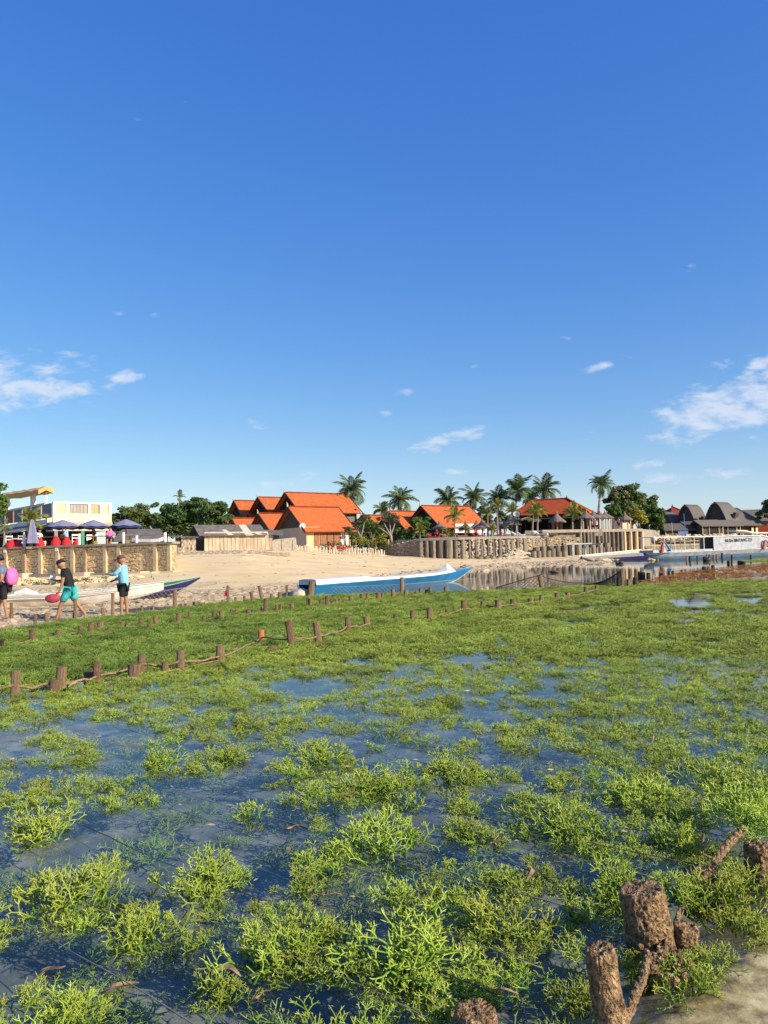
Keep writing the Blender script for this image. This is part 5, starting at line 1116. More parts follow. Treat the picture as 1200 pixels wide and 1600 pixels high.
# thatched parasols and pavilions
def parasol(px, apex, eave, base, d_, wpx, label, z, sq=False, posts=1, n=12):
    p = P(px, base, d_); a = P(px, apex, d_); e = P(px, eave, d_); r_ = wpx * d_ / F / 2; t = thing('thatched_parasol' if posts == 1 else 'thatched_pavilion', label, 'parasol' if posts == 1 else 'pavilion', (p.x, p.y, z), 0, 'thatched parasols and pavilions of the resort')
    ah, ehh = a.z - z, e.z - z
    b = MB(); k = n
    prof = [(.03, ah), (.35, ah - (ah - ehh) * .42), (.7, ah - (ah - ehh) * .74), (1.0, ehh), (.97, ehh - .12), (.3, ehh + (ah - ehh) * .3)]
    b.loft([[Vector((math.cos(6.283 * (j + .5) / k) * r_ * q * (1 + .05 * math.sin(j * 5 + px)), math.sin(6.283 * (j + .5) / k) * r_ * q, z_ + .04 * math.sin(j * 7 + px))) for j in range(k)] for q, z_ in prof], caps=True); b.build('thatch', 'thatch_grey', t)
    MB().tube([(0, 0, ah - .1), (0, 0, ah + .25)], [.16, .04], 6).build('finial', 'brown_wood', t)
    if posts == 1: MB().tube([(0, 0, 0), (0, 0, ah - .2)], .09, 6).build('pole', 'trunk' if not sq else 'brown_wood', t)
    else:
        for q in range(posts): an = 6.283 * (q + .5) / posts; MB().tube([(math.cos(an) * r_ * .75, math.sin(an) * r_ * .75, 0), (math.cos(an) * r_ * .75, math.sin(an) * r_ * .75, ehh + .1)], .09, 6).build('post', 'plank_pale', t)
    return t
Z1, Z2 = 3.0, 3.85
parasol(687, 816, 826, 840, 100, 26, 'thatched parasol furthest left, behind the sunbathers', Z1)
parasol(728, 816, 827, 840, 99, 25, 'thatched parasol with reddish tip right of the tall young palm', Z1)
parasol(745, 815, 826, 838, 104, 26, 'thatched parasol half hidden behind the middle pair', Z1)
parasol(754, 813, 824, 838, 100, 29, 'thatched parasol in front of the middle pair', Z1)
parasol(768, 813, 824, 838, 105, 22, 'thatched parasol behind the slim trunked young palm', Z1)
parasol(782, 812, 822, 838, 106, 26, 'thatched parasol partly behind the big pavilion', Z1)
parasol(799, 806, 820, 838, 101, 34, 'largest thatched pavilion with reddish post near the round sign', Z1, sq=True, posts=4)
parasol(871, 801, 815, 834, 104, 28, 'thatched parasol before the red roofed hall', Z1, sq=True)
for i, px in enumerate((917, 928, 938, 946)): parasol(px, 799 + i * .4, 809, 829, 106 + i * 2.4, 27, f'thatched pavilion at the wall corner, {ORD[i]} of the linked four from left', Z2, posts=4, n=4 if False else 8)
parasol(977, 802, 812, 828, 107, 24, 'thatched hut with white pillars standing alone near the yellow bush', Z2, posts=4, n=8)
# round sign
p = P(807, 803, 101); t = thing('round_sign', 'round white sign with dark rim and a blue emblem beside the pavilion', 'sign', p)
b = MB(); n = 24; b.loft([[Vector((math.cos(6.283 * j / n) * r_, y_, math.sin(6.283 * j / n) * r_ * .78)) for j in range(n)] for r_, y_ in ((.5, .06), (.5, -.02), (.44, -.03))], caps=True); b.build('rim', 'dark_wood', t); 
b = MB(); b.loft([[Vector((math.cos(6.283 * j / n) * r_ * .97, y_, math.sin(6.283 * j / n) * r_ * .76)) for j in range(n)] for r_, y_ in ((.42, -.03), (.42, -.045))], caps=True); fc = b.build('face', 'white', t)
b = MB(); b.add([(-.2, -.05, -.05), (.2, -.05, -.05), (.14, -.05, .08), (.02, -.05, .02), (-.05, -.05, .13), (-.12, -.05, .02)], [(0, 1, 2, 3, 4, 5)]); b.build('emblem', 'stripe_blue', fc)
b = MB(); b.box((0, -.05, -.12), (.5, .006, .04)); b.build('emblem_wave', 'stripe_blue', fc)
for sx in (-1, 1): b = MB(); b.tube([(sx * .38, .1, -3.3), (sx * .38, .1, 0)], .03, 5); b.build('pole', 'dark_wood', t)
t.scale = (1.15, 1, 1.15)
for i, (px, py, w, lab) in enumerate([(823, 811, 20, 'white shade sail stretched between palms, left one'), (838, 813, 14, 'white shade sail stretched between palms, right one')]):
    p = P(px, py, 103); s_ = 103 / F; w *= s_; b = MB(); rows_ = [[Vector((w * (i_ / 8 - .5), y_, .25 * math.sin(i_ / 8 * 3.1) * (1 if i == 0 else .6) - .1 * abs(y_))) for i_ in range(9)] for y_ in (-1.2, -.4, .4, 1.2)]; b.loft(rows_, close=False)
    v2 = [(x, y_, z - .15) for x, y_, z in b.v]; k = len(v2); b.f += [tuple(j + k for j in reversed(f)) for f in b.f]; b.v += v2; b.a += [0] * k
    tag(b.build('shade_sail', 'sail', loc=p), lab, 'sail', 'white shade sails')
# sun loungers and sail-backed white things
lb = MB(); lb.box((0, 0, .3), (.65, 1.3, .12)); lb.box((0, .75, .52), (.65, .6, .08), tilt=Matrix.Rotation(R(35), 3, 'X'))
for sx in (-1, 1):
    for y_ in (-.6, .6): lb.box((sx * .28, y_, .13), (.06, .06, .26))
lm = lb.mesh('sun_lounger', 'red'); lm2 = lb.mesh('sun_lounger', 'brown_wood'); lm3 = lb.mesh('sun_lounger', 'white')
for i, (px, m_, rz) in enumerate([(679, lm, 1.2), (700, lm2, 1.3), (718, lm2, 1.2), (722, lm2, 1.7), (737, lm2, 1.4), (743, lm2, 1.5), (748, lm, 1.2), (773, lm2, 1.4), (788, lm, 1.5), (795, lm2, 1.3), (812, lm3, 1.2), (820, lm3, 1.5), (848, lm3, 1.1), (863, lm2, 1.6)]):
    p = P(px, 840, 96.5 + (i % 3)); o = link('sun_lounger', m_, None, (p.x, p.y, Z1), (0, 0, rz)); col_ = 'red' if m_ is lm else ('white' if m_ is lm3 else 'reddish brown')
    tag(o, f'{col_} sun lounger on the resort wall top, {ORD[i]} from the left', 'lounger', 'sun loungers on the resort wall')
for i, px in enumerate((838, 851)):
    p = P(px, 836, 97.5); b = MB(); b.add([(-.5, 0, .75), (-.35, 0, .8), (.6, 0, .08), (.55, 0, 0), (.1, 0, .1), (-.5, .5, .75), (-.35, .5, .8), (.6, .5, .08), (.55, .5, 0), (.1, .5, .1)], [(0, 1, 2, 3, 4), (9, 8, 7, 6, 5)] + [(a, a + 5, (a + 1) % 5 + 5, (a + 1) % 5) for a in range(5)])
    tag(b.build('hammock', 'sail', loc=(p.x, p.y, Z1)), ('white hammock cloth sloping down by the double palm, left one', 'white hammock cloth sloping down by the double palm, right one')[i], 'hammock')

# ------------------------------------------------------------ resort retaining wall
random.seed(51)
WP = [(582, 98), (620, 95), (660, 93), (720, 92), (800, 94), (848, 97), (905, 99), (1003, 103)]
WPT = [Vector(((a - 600) / F * d_, d_, 0)) for a, d_ in WP]
def wpos(px):
    for (a, da), (c, dc), va, vc in zip(WP, WP[1:], WPT, WPT[1:]):
        if px <= c: return va.lerp(vc, (px - a) / (c - a))
    return WPT[-1].copy()
def topz(px): return interp(px, [(582, 1.9), (620, 2.55), (645, 2.85), (660, 2.98), (845, 3.02), (849, 3.1), (1003, 3.1)])
rw = thing('retaining_wall', 'long grey sea wall of upright concrete tubes filled with coral stones below the resort', 'sea wall', (0, 0, 0))
b = MB(); 
for a, c in zip(WPT[1:6], WPT[2:7]):
    v = (c - a); m_ = (a + c) / 2; b.box((m_.x, m_.y + .55, 1.45), (v.length + .1, .6, 3.0), rz=math.atan2(v.y, v.x))
b.build('backing', 'concrete', rw)
b = MB()
cap = []
for px in range(640, 851, 15):
    q = wpos(px); z = topz(px) + .04; cap.append([q + Vector((0, -.3, z - .25)), q + Vector((0, -.3, z)), q + Vector((0, .9, z + .1)), q + Vector((0, .9, z - .25))])
b.loft(cap, caps=True); b.build('coping', 'concrete', rw)
px = 652; i = 0
cylm = {}
def column(w_px, h, m='concrete_dark', n=10, seed=0, bul=.06):
    b = MB(); rings = [[Vector((math.cos(6.283 * j / n) * (1 + bul * math.sin(3.14 * t) + .05 * math.sin(j * 3 + seed)), math.sin(6.283 * j / n), t)) for j in range(n)] for t in (0, .02, .33, .34, .66, .67, .98, 1)]
    for k, f in ((2, .97), (4, .97)): rings[k] = [Vector((v.x * f, v.y * f, v.z)) for v in rings[k]]
    b.loft(rings, caps=True); return b.mesh('column', m)
cms = [column(0, 0, seed=k) for k in range(3)]
while px < 850:
    w = random.uniform(4.4, 7.2) if px > 705 else random.uniform(7, 11.5); q = wpos(px + w / 2); r_ = w * q.y / F / 2; gz = ground_h(q.x, q.y - .4) - .15; z1 = topz(px) - .22
    if 806 < px < 815: w = 9; r_ = .42
    if 815 < px < 850: gz = 1.35
    link('concrete_column', cms[i % 3], rw, (q.x, q.y - .1 + .1 * (i % 2), gz), (0, 0, i), (r_, r_, z1 - gz)); i += 1
    gap = random.uniform(3.5, 5) if 705 < px < 806 else random.uniform(1.2, 2.5)
    if gap > 3: 
        b2 = MB()
        for _ in range(34): b2.rock((q.x + (w / 2 + gap / 2) * q.y / F + random.uniform(-.14, .14), q.y - .16, random.uniform(max(.2, gz), z1)), (.13, .1, .12))
        b2.build('stone_fill', 'stone_pale', rw)
    px += w + gap
# rubble fill at left slope
b = MB()
for _ in range(900):
    px = random.uniform(583, 660); q = wpos(px); z = random.uniform(.6, topz(px)); b.rock((q.x, q.y - .3 + z * .12 + random.uniform(0, .2), z), (.19, .2, .12))
b.build('stone_facing', 'rubble', rw, stuff=True)
b = MB()
for _ in range(700):
    px = random.uniform(812, 905); q = wpos(px); z = random.uniform(1.3, 2.75); b.rock((q.x, q.y - .15, z), (.16, .18, .13))
b.build('stone_facing', 'rubble', rw, stuff=True)
b = MB(); rows_ = []
for px in range(582, 655, 8): q = wpos(px); rows_.append([q + Vector((0, -.1, .3)), q + Vector((0, .0, topz(px) - .1)), q + Vector((0, 3, topz(px))), q + Vector((0, 3, 0))])
b.loft(rows_, caps=True); b.build('backing', 'concrete', rw)
# base rings
ring = MB(); n = 14; ring.loft([[Vector((math.cos(6.283 * j / n) * r_, math.sin(6.283 * j / n) * r_, z)) for j in range(n)] for r_, z in ((1, 0), (1.03, .5), (1, 1), (.82, 1), (.8, .4))], caps=False); ring.add([(math.cos(6.283 * j / n) * .8, math.sin(6.283 * j / n) * .8, .45) for j in range(n)], [tuple(range(n))])
rm = ring.mesh('concrete_ring', 'concrete_dark')
RL = [(747 + 10.3 * k, 875.0 - .35 * k, 8.5, 5.5) for k in range(8)] + [(832 + 7.6 * k, 872 - .3 * k, 8, 11) for k in range(4)] + [(861, 871, 10, 14), (871, 870, 9, 8), (880, 868, 9, 8)]
RL += [(836 + 11 * k, 864 - .7 * k, 9.5, 9) for k in range(11)]
RL.sort()
for i, (px, py, w, h) in enumerate(RL):
    lev2 = py < 866.5; q = wpos(px); d_ = q.y - (1.1 if not lev2 else .55) - (1.2 if 828 < px < 885 and not lev2 else 0); r_ = w * d_ / F / 2; top_ = P(px, py - h, d_).z; bot = ground_h((px - 600) / F * d_, d_) - .1
    o = link('concrete_ring', rm, None, ((px - 600) / F * d_, d_, bot), (0, 0, 0), (r_, r_, max(.3, top_ - bot))); tag(o, f'weathered concrete ring {"behind the front tier" if lev2 else "on the sand"} at the sea wall foot, {ORD[min(33, i)]} from the left', 'ring', 'concrete rings at the foot of the sea wall')
b = MB()
for _ in range(260):
    px = random.gauss(806, 14); q = wpos(px); t_ = random.random(); b.rock((q.x, q.y - .3 - 1.3 * t_, ground_h(q.x, q.y - 1) + (1 - t_) * 1.2 * max(0, 1 - abs(px - 806) / 34)), (.2, .2, .12))
tag(b.build('rubble_heap', 'stone_pale'), 'heap of broken coral stone sliding down the sea wall', None, kind='stuff')
# upper right wall with posts
uw = thing('retaining_wall', 'upper sea wall of closely set logs under the pavilions', 'sea wall', (0, 0, 0))
b = MB(); capr = []
for px in range(846, 1004, 12): q = wpos(px); capr.append([q + Vector((0, -.35, 3.45)), q + Vector((0, -.35, 3.82)), q + Vector((0, 1.4, 3.85)), q + Vector((0, 1.4, 3.4))])
b.loft(capr, caps=True); b.build('coping', 'concrete', uw)
b = MB(); rows_ = []
for px in range(846, 1004, 12): q = wpos(px); rows_.append([q + Vector((0, .2, .2)), q + Vector((0, .2, 3.5)), q + Vector((0, 1.2, 3.5)), q + Vector((0, 1.2, .2))])
b.loft(rows_, caps=True); b.build('backing', 'concrete_dark', uw)
px = 905; i = 0
while px < 1003:
    w = random.uniform(3.8, 5.2); q = wpos(px); pale = px > 972
    if pale: w = 4.0; gz = .7; mm2 = None
    o = link('wall_log', cms[i % 3], uw, (q.x, q.y - .15, ground_h(q.x, q.y) + .1), (0, 0, i), (w * q.y / F / 2, .2, 3.45 - ground_h(q.x, q.y) - .1))
    if pale: o.data = o.data.copy(); o.data.materials.clear(); o.data.materials.append(M['plaster_lit'])
    i += 1; px += w + (random.choice((.2, .4, .4, 2.2)) if not pale else 5.5)
px = 906
while px < 962:
    q = wpos(px); link('wall_log', cms[i % 3], uw, (q.x, q.y - .7, .2), (0, 0, i), (.2, .2, 1.25)); px += 5.3; i += 1
# terraces behind
b = MB(); tp = [wpos(px) + Vector((0, .3, 2.98)) for px in (655, 700, 760, 800, 850)] + [Vector((40, 150, 2.98)), Vector((0, 150, 2.98)), Vector((3.5, 105, 2.9))]
b.poly(tp, 2.5); o = b.build('resort_terrace', 'concrete'); o['kind'] = 'structure'
b = MB(); tp = [wpos(px) + Vector((0, .9, 3.8)) for px in (848, 905, 1003)] + [Vector((46, 125, 3.8)), Vector((26, 135, 3.8))]
b.poly(tp, 3.3); o = b.build('upper_terrace', 'concrete'); o['kind'] = 'structure'
# step wall between levels
b = MB(); b.box((0, 0, 0), (10, .4, .9)); o = b.build('step_wall', 'concrete', loc=(P(880, 830, 100).x, 100, 3.4)); tag(o, 'low grey step wall behind the hammock cloths', 'wall')
# bank at right with stones
b = MB()
for _ in range(420):
    px = random.uniform(1000, 1150); d_ = 112 + random.uniform(-1, 3); s_ = random.uniform(.15, .35); b.rock(((px - 600) / F * d_, d_, 2.3 + random.uniform(0, .5)), (s_ * 1.3, s_, s_))
tag(b.build('stone_bank', 'stone_pale'), 'row of pale loose stones on the bank behind the moored boat', None, kind='stuff')
b = MB(); b.box((0, 0, 0), (14, .6, 1.1), rz=.06); o = b.build('low_wall', 'concrete_dark', loc=(P(1085, 848, 106).x, 106, .9)); tag(o, 'low dark wall on the sand behind the moored boat posts', 'wall')

# ------------------------------------------------------------ arched thatch huts etc on the right
def lumbung(px, d_, L_, W_, eh, rh, label, z=2.4, rz=R(38)):
    t, s_ = local(px, 850, d_, rz, 'thatched_barn', label, 'barn', z=z)
    n = 9; prof = []
    for i in range(n + 1):
        a = i / n; y_ = W_ / 2 * (1 - a); zz = eh + (rh - eh) * math.sin(a * math.pi / 2) ** .9 * (1 if True else 1); prof.append((y_, zz))
    ring = [(W_ / 2 - y_, z_) for y_, z_ in prof] + [(W_ / 2 + y_, z_) for y_, z_ in reversed(prof[:-1])]
    inner = [(W_ / 2 + (y_ - W_ / 2) * .93, eh + (z_ - eh) * .94) for y_, z_ in ring]
    b = MB(); b.loft([[Vector((x, y_, z_)) for y_, z_ in ring + inner[::-1]] for x in (-.4, L_ * .5, L_ + .4)], caps=True); b.build('roof', 'alang', t)
    b = MB(); b.add([(0, y_, z_) for y_, z_ in inner] + [(.12, y_, z_) for y_, z_ in inner], [tuple(range(len(inner)))[::-1], tuple(range(len(inner), 2 * len(inner)))]); b.build('gable', 'gable_wood', t)
    b = MB(); b.add([(L_, y_, z_) for y_, z_ in inner] + [(L_ - .12, y_, z_) for y_, z_ in inner], [tuple(range(len(inner))), tuple(range(len(inner), 2 * len(inner)))[::-1]]); b.build('gable', 'gable_wood', t)
    MB().tube([(-.4, W_ / 2, rh + .03), (L_ + .4, W_ / 2, rh + .03)], .12, 6).build('ridge', 'alang', t)
    for x in (.4, L_ - .4):
        for y_ in (.5, W_ - .5): MB().tube([(x, y_, 0), (x, y_, eh + .2)], .12, 6).build('post', 'dark_wood', t)
    MB().box((L_ / 2, W_ / 2, eh), (L_, W_ * .9, .2)).build('floor', 'dark_wood', t)
    return t, L_, W_
t, a_, b_ = lumbung(1090, 130, 3.3, 3.7, 2.7, 5.9, 'arched grey thatch barn nearest the red temple roofs'); MB().box((2.2, -.15, 3.6), (1.5, .5, .6), tilt=Matrix.Rotation(R(40), 3, 'X')).build('dormer', 'gable_wood', t)
t, a_, b_ = lumbung(1139, 124, 3.5, 3.9, 2.8, 5.9, 'tallest arched grey thatch barn behind the lettered cabin'); MB().box((2.4, -.1, 3.8), (1.1, .5, .8), tilt=Matrix.Rotation(R(30), 3, 'X')).build('dormer', 'gable_wood', t)
lumbung(1057, 132, 2.5, 4.2, 2.0, 4.8, 'low arched thatch barn half hidden by the round green tree')
# sheds
def shed(px, d_, L_, W_, h, label, wm='gable_wood', rm_='alang', rz=R(8), z=2.4, rh=.9):
    t, s_ = local(px, 850, d_, rz, 'wooden_shed', label, 'shed', z=z)
    MB().box((L_ / 2, W_ / 2, h / 2), (L_, W_, h)).build('wall', wm, t)
    MB().poly([(-.3, -.5, h - .1), (L_ + .3, -.5, h - .1), (L_ + .3, W_ * .6, h + rh), (-.3, W_ * .6, h + rh)], .12).build('roof', rm_, t)
    MB().poly([(L_ + .3, W_ + .3, h), (-.3, W_ + .3, h), (-.3, W_ * .6, h + rh), (L_ + .3, W_ * .6, h + rh)], .12).build('roof', rm_, t)
    MB().box((L_ * .55, -.04, h * .42), (L_ * .35, .06, h * .8)).build('doorway', 'dark', t)  # shade of the door opening as a black sheet on the wall
    for x in (.05, L_ * .33, L_ * .8, L_ - .05): MB().box((x, -.08, h / 2), (.12, .1, h)).build('post', 'plank_pale', t)
shed(1040, 118, 7.5, 3, 1.5, 'long low thatch shed with blue door under the barns', rh=1.0)
shed(1076, 119, 3.5, 3, 1.9, 'dark shed between the two arched barns', wm='dark_wood', rm_='gable_wood')
shed(1098, 117, 3.4, 3, 2.0, 'grey plank shed below the tallest barn', rm_='thatch_grey')
shed(1128, 120, 3.2, 3, 2.0, 'open grey shed with white cloth right of the plank shed', wm='dark', rm_='thatch_grey')
o = MB().box((0, 0, .6), (1.5, .1, 1.2)).build('blue_tarpaulin', 'boat_slate', loc=(P(1068, 850, 117).x, 117, 2.4)); tag(o, 'blue tarpaulin hung on the low thatch shed', 'tarpaulin')
o = MB().tube([(0, 0, 0), (-.15, 0, 3.9)], [.06, .04], 6).build('blue_mast', 'stripe_blue', loc=(P(1072, 850, 112).x, 112, 2.2)); tag(o, 'thin blue mast standing before the first arched barn', 'mast')
o = MB().tube([(0, 0, 0), (-.1, 0, 2.6)], .05, 6).build('pole', 'plank_pale', loc=(P(1052, 850, 112).x, 112, 2.2)); tag(o, 'plain wooden pole before the long low shed', 'pole')
t, s_ = local(1152, 850, 128, R(25), 'pyramid_roof_house', 'dark pyramid roofed shed with low walls at the right', 'house', z=2.6)
MB().box((2.6, 2.5, .9), (4.8, 4.6, 1.8)).build('wall', 'dark_wood', t); hip(t, -.8, 6.4, -.8, 5.8, 1.9, 4.9, 2.3, 3.2, 'alang', 'alang')
for x in (3.6, 4.6): MB().box((x, -.1, .8), (.5, .15, 1.5)).build('pale_post', 'lattice', t)
t, s_ = local(1146, 850, 145, R(8), 'long_house', 'long grey roofed house with red gable patch behind the barns', 'house', z=2.6)
MB().box((4.5, 3, 1.6), (9, 6, 3.2)).build('wall', 'temple_tile', t); MB().poly([(-.5, -.6, 3.0), (10, -.6, 3.2), (10, 3, 5.5), (-.5, 3, 5.3)], .15).build('roof', 'alang', t)
for (px, d_, w, lab) in ((1053, 150, 3.0, 'larger red pyramid temple roof left of the barns'), (1038, 158, 2.4, 'smaller red pyramid temple roof peeping beside the round tree')):
    t, s_ = local(px, 850, d_, R(20), 'temple_pavilion', lab, 'temple', z=2.4); k = w
    MB().box((0, 0, 2.2), (k * 1.2, k * 1.2, 4.4)).build('wall', 'plaster', t)
    for m1, q in (((0), 1),): 
        e = 4.6 if w > 2.5 else 4.9; hip(t, -k * .95, k * .95, -k * .95, k * .95, e, e + 1.9 * k / 3, -.1, .1, 'temple_tile', 'temple_tile')
    MB().tube([(0, 0, e + 1.9 * k / 3), (0, 0, e + 1.9 * k / 3 + .55)], [.25, .05], 6).build('finial', 'temple_tile', t)
t, s_ = local(990, 850, 150, R(20), 'tower_house', 'brown gable roof peak rising behind the large round tree', 'house', z=2.6)
MB().box((0, 2, 4.4), (3, 3.4, 8.6)).build('wall', 'plaster', t); t.location.x -= .6; gable_roof(t, 2.4, 3.8, 8.6, 10.7, 'thatch_grey', finial=False, x0=-1.5)
o = MB().tube([(0, 0, 0), (0, 0, 9.8)], [.07, .04], 5).build('radio_mast', 'concrete', loc=(P(1023, 850, 160).x, 160, 2.4)); tag(o, 'thin mast above the right side of the round tree', 'mast')

# ------------------------------------------------------------ vegetation
def frond_mesh(seed, L_=1.0, droop=1.0, m='palm', nl=20):
    random.seed(seed); b = MB(); pts_ = []; q = Vector((0, 0, 0)); el = R(8)
    seg = 8
    for i in range(seg + 1):
        pts_.append(q.copy()); el -= R(droop * 11) * (.5 + i / seg); q = q + Vector((math.cos(el), 0, math.sin(el))) * (L_ / seg)
    b.tube(pts_, [.022 * (1 - .8 * i / seg) + .004 for i in range(seg + 1)], 4)
    for i in range(nl):
        t = .12 + .88 * i / (nl - 1); k = t * seg; j = min(seg - 1, int(k)); p = pts_[j].lerp(pts_[j + 1], k - j); d_ = (pts_[j + 1] - pts_[j]).normalized()
        ln = .30 * L_ * math.sin(math.pi * (.15 + .78 * t)) + .05
        for sg in (-1, 1):
            dv_ = (Vector((0, sg, 0)) * .85 + d_ * .6 + Vector((0, 0, random.uniform(-.55, -.1)))).normalized(); w = d_ * .024
            m1 = p + dv_ * ln * .55 + Vector((0, 0, .0)); e_ = p + dv_ * ln + Vector((0, 0, -.28 * ln))
            b.add([p - w * .5, p + w * .5, m1 + w, m1 - w, e_], [(0, 1, 2, 3), (3, 2, 4)])
    return b.mesh('frond', m)
FD = frond_mesh(33, droop=2.2, m='thatch_grey')
FP = {'palm': [frond_mesh(i, droop=dd, m='palm') for i, dd in enumerate((.5, .9, 1.35, 1.8))], 'palm_young': [frond_mesh(i + 10, droop=dd, m='palm_young') for i, dd in enumerate((.35, .7, 1.1, 1.6))]}
def palm(px, py, base_y, d_, rpx, label, kind='palm', nf=17, lean=0, zb=None, up=0, grp='coconut palms behind the resort', seed=0, trunk_w=.16):
    random.seed(seed + int(px)); c = P(px, py, d_); b0 = P(px - lean, base_y, d_); zb = b0.z if zb is None else zb
    t = thing('palm_tree', label, 'palm', (b0.x, d_, zb), 0, grp); h = c.z - zb; dx = c.x - b0.x
    pts_ = [Vector((dx * (q ** 1.6), .15 * math.sin(q * 3), h * q)) for q in [i / 8 for i in range(9)]]
    MB().tube(pts_, [trunk_w * (1.25 - .55 * i / 8) for i in range(9)], 8, jit=.06).build('trunk', 'palm_trunk', t)
    r_ = rpx * d_ / F
    for i in range(nf):
        az = i * 2.399 + random.uniform(-.3, .3); ring_ = i / nf; el = R(80 - 95 * ring_ + up + random.uniform(-8, 8)); me = FP[kind][min(3, int(ring_ * 2.2 + random.random() * 1.6))]
        link('frond', me, t, (dx, .15 * math.sin(3), h), (random.uniform(-.5, .5), -el, az), r_ * random.uniform(.8, 1.28))
    if kind == 'palm':
        for _ in range(random.choice((1, 2, 3))): link('dead_frond', FD, t, (dx, .15 * math.sin(3), h - .1), (0, R(random.uniform(25, 55)), random.uniform(0, 6.28)), r_ * random.uniform(.7, .95))
    b = MB()
    for _ in range(5): b.rock((dx + random.uniform(-.2, .2), random.uniform(-.2, .2), h - .15), (.12, .12, .14))
    if kind == 'palm': b.build('coconuts', 'leaf_yellow', t)
    return t
TP = [(549, 768, 27, 128, 'lone tall coconut palm behind the right end of the upper roof', 2), (598, 798, 17, 122, 'low dark palm crown left of the taller garden palm', 0), (626, 782, 25, 126, 'coconut palm behind the roofs between the garden houses', 0), (701, 783, 25, 126, 'coconut palm behind the right garden house roof', 0), (741, 780, 25, 126, 'coconut palm with dark bush at its foot', 3), (777, 782, 24, 128, 'leaning coconut palm with spread crown left of the tallest trio', -2), (809, 768, 26, 125, 'coconut palm with clear slim trunk left of the hall', 2), (829, 779, 20, 134, 'smaller coconut palm behind the hall ridge', 0), (850, 767, 27, 127, 'coconut palm rising directly behind the hall roof', 1), (940, 758, 22, 122, 'windswept coconut palm with long bare trunk right of the hall', 2)]
for i, (px, py, r_, d_, lab, ln_) in enumerate(TP): palm(px, py, 850, d_, r_, lab, 'palm', 21, ln_ * 3, zb=2.4, seed=i, trunk_w=.2)
palm(281, 778, 845, 94, 13, 'upright palm shoots poking out of the big dark tree', 'palm', 7, 0, zb=2.2, up=25, grp=None)
YP = [(711, 808, 842, 97, 19, 'yellow green young palm before the garden house', 0), (777, 792, 839, 98, 15, 'tall thin young palm with bare pale trunk by the pavilions', -1), (762, 803, 822, 104, 13, 'young palm with drooping top behind the middle parasols', 0), (834, 802, 834, 99, 17, 'left one of the two touching young palms before the hall', 2), (841, 801, 833, 100, 17, 'right one of the two touching young palms before the hall', 1), (895, 803, 832, 101, 18, 'young palm with leafy crown before the hall right half', 0), (909, 800, 829, 108, 8, 'thin sparse palm at the corner of the hall', 0), (656, 830, 846, 98, 15, 'short yellow fan palm in the garden', 0), (800, 800, 838, 104, 14, 'bushy yellow palm behind the round sign', 0), (727, 827, 841, 98, 8, 'tiny bright palm bush beside the pale wall', 0), (699, 834, 842, 96, 9, 'small yellow palm plant by the sunbathers', 0), (769, 826, 838, 97, 8, 'small bright palm plant under the pavilions', 0)]
for i, (px, py, by, d_, r_, lab, ln_) in enumerate(YP): palm(px, py, by, d_, r_, lab, 'palm_young', 14, ln_, zb=Z1 - .05 if px < 900 and px > 665 else (3.8 if px >= 900 else 2.2), up=14, grp='young palms planted around the resort', seed=50 + i, trunk_w=.11)
palm(47, 815, 850, 53, 25, 'arching yellow green palm behind the closed umbrella', 'palm_young', 15, 0, zb=TZ - .15, up=6, grp='palms on the left terrace', trunk_w=.12)
palm(5, 824, 850, 50, 15, 'young palm with drooping leaves at the left edge', 'palm_young', 9, 0, zb=TZ - .15, up=-10, grp='palms on the left terrace', trunk_w=.07)

def tree(blobs, d_, base, label, m, name='leafy_tree', n=7000, leaf_=.16, cat='tree', trunk='trunk', zb=None, depth=1.0, limbs=True):
    """blobs: (px, py, rx px, ry px) lobes of the crown"""
    random.seed(int(base[0])); s_ = d_ / F; b0 = P(base[0], base[1], d_); zb = b0.z if zb is None else zb
    t = thing(name, label, cat, (b0.x, d_, zb)); cs = []
    for (px, py, rx, ry) in blobs:
        c = P(px, py, d_); cs.append((Vector((c.x - b0.x, random.uniform(-.5, .5) * depth * rx * s_, c.z - zb)), rx * s_, ry * s_))
    if limbs:
        mid = sum((c for c, _, _ in cs), Vector()) / len(cs); fork = Vector((mid.x * .15, 0, mid.z * .4)); w = .09 * mid.z ** .5 + .05
        b = MB(); b.tube([(0, 0, -.1), fork * .5, fork], [w * 1.3, w, w * .9], 8, jit=.08)
        for c, rx, ry in cs: b.tube([fork, fork.lerp(c, .55) + Vector((0, 0, .1 * rx)), c + Vector((0, 0, ry * .3))], [w * .55, w * .32, w * .08], 6)
        b.build('trunk', trunk, t)
    b = MB(); tot = sum(rx * ry for _, rx, ry in cs)
    for c, rx, ry in cs:
        clumps = []; nc = max(8, int(26 * (rx * ry / tot) * len(cs) ** .8))
        for _ in range(nc):
            v = Vector((random.gauss(0, 1), random.gauss(0, 1), random.gauss(0, 1))).normalized() * random.uniform(.45, 1.0); clumps.append(c + Vector((v.x * rx, v.y * rx * depth, v.z * ry)))
        cr_ = rx * .33
        for k in range(int(n * rx * ry / tot)):
            q = random.choice(clumps); v = Vector((random.gauss(0, 1), random.gauss(0, 1), random.gauss(0, 1))).normalized() * cr_ * random.uniform(.3, 1.0) ** .6; p = q + Vector((v.x, v.y, v.z * .62))
            nn = (v.normalized() + Vector((random.gauss(0, .5), random.gauss(0, .5), random.gauss(.4, .5)))).normalized(); a = nn.orthogonal().normalized(); a = Matrix.Rotation(random.uniform(0, 6.28), 3, nn) @ a; e = nn.cross(a); ls = leaf_ * random.uniform(.6, 1.3)
            b.add([p - a * ls, p - e * ls * .45, p + a * ls, p + e * ls * .45], [(0, 1, 2, 3)])
    b.build('crown', m, t); return t
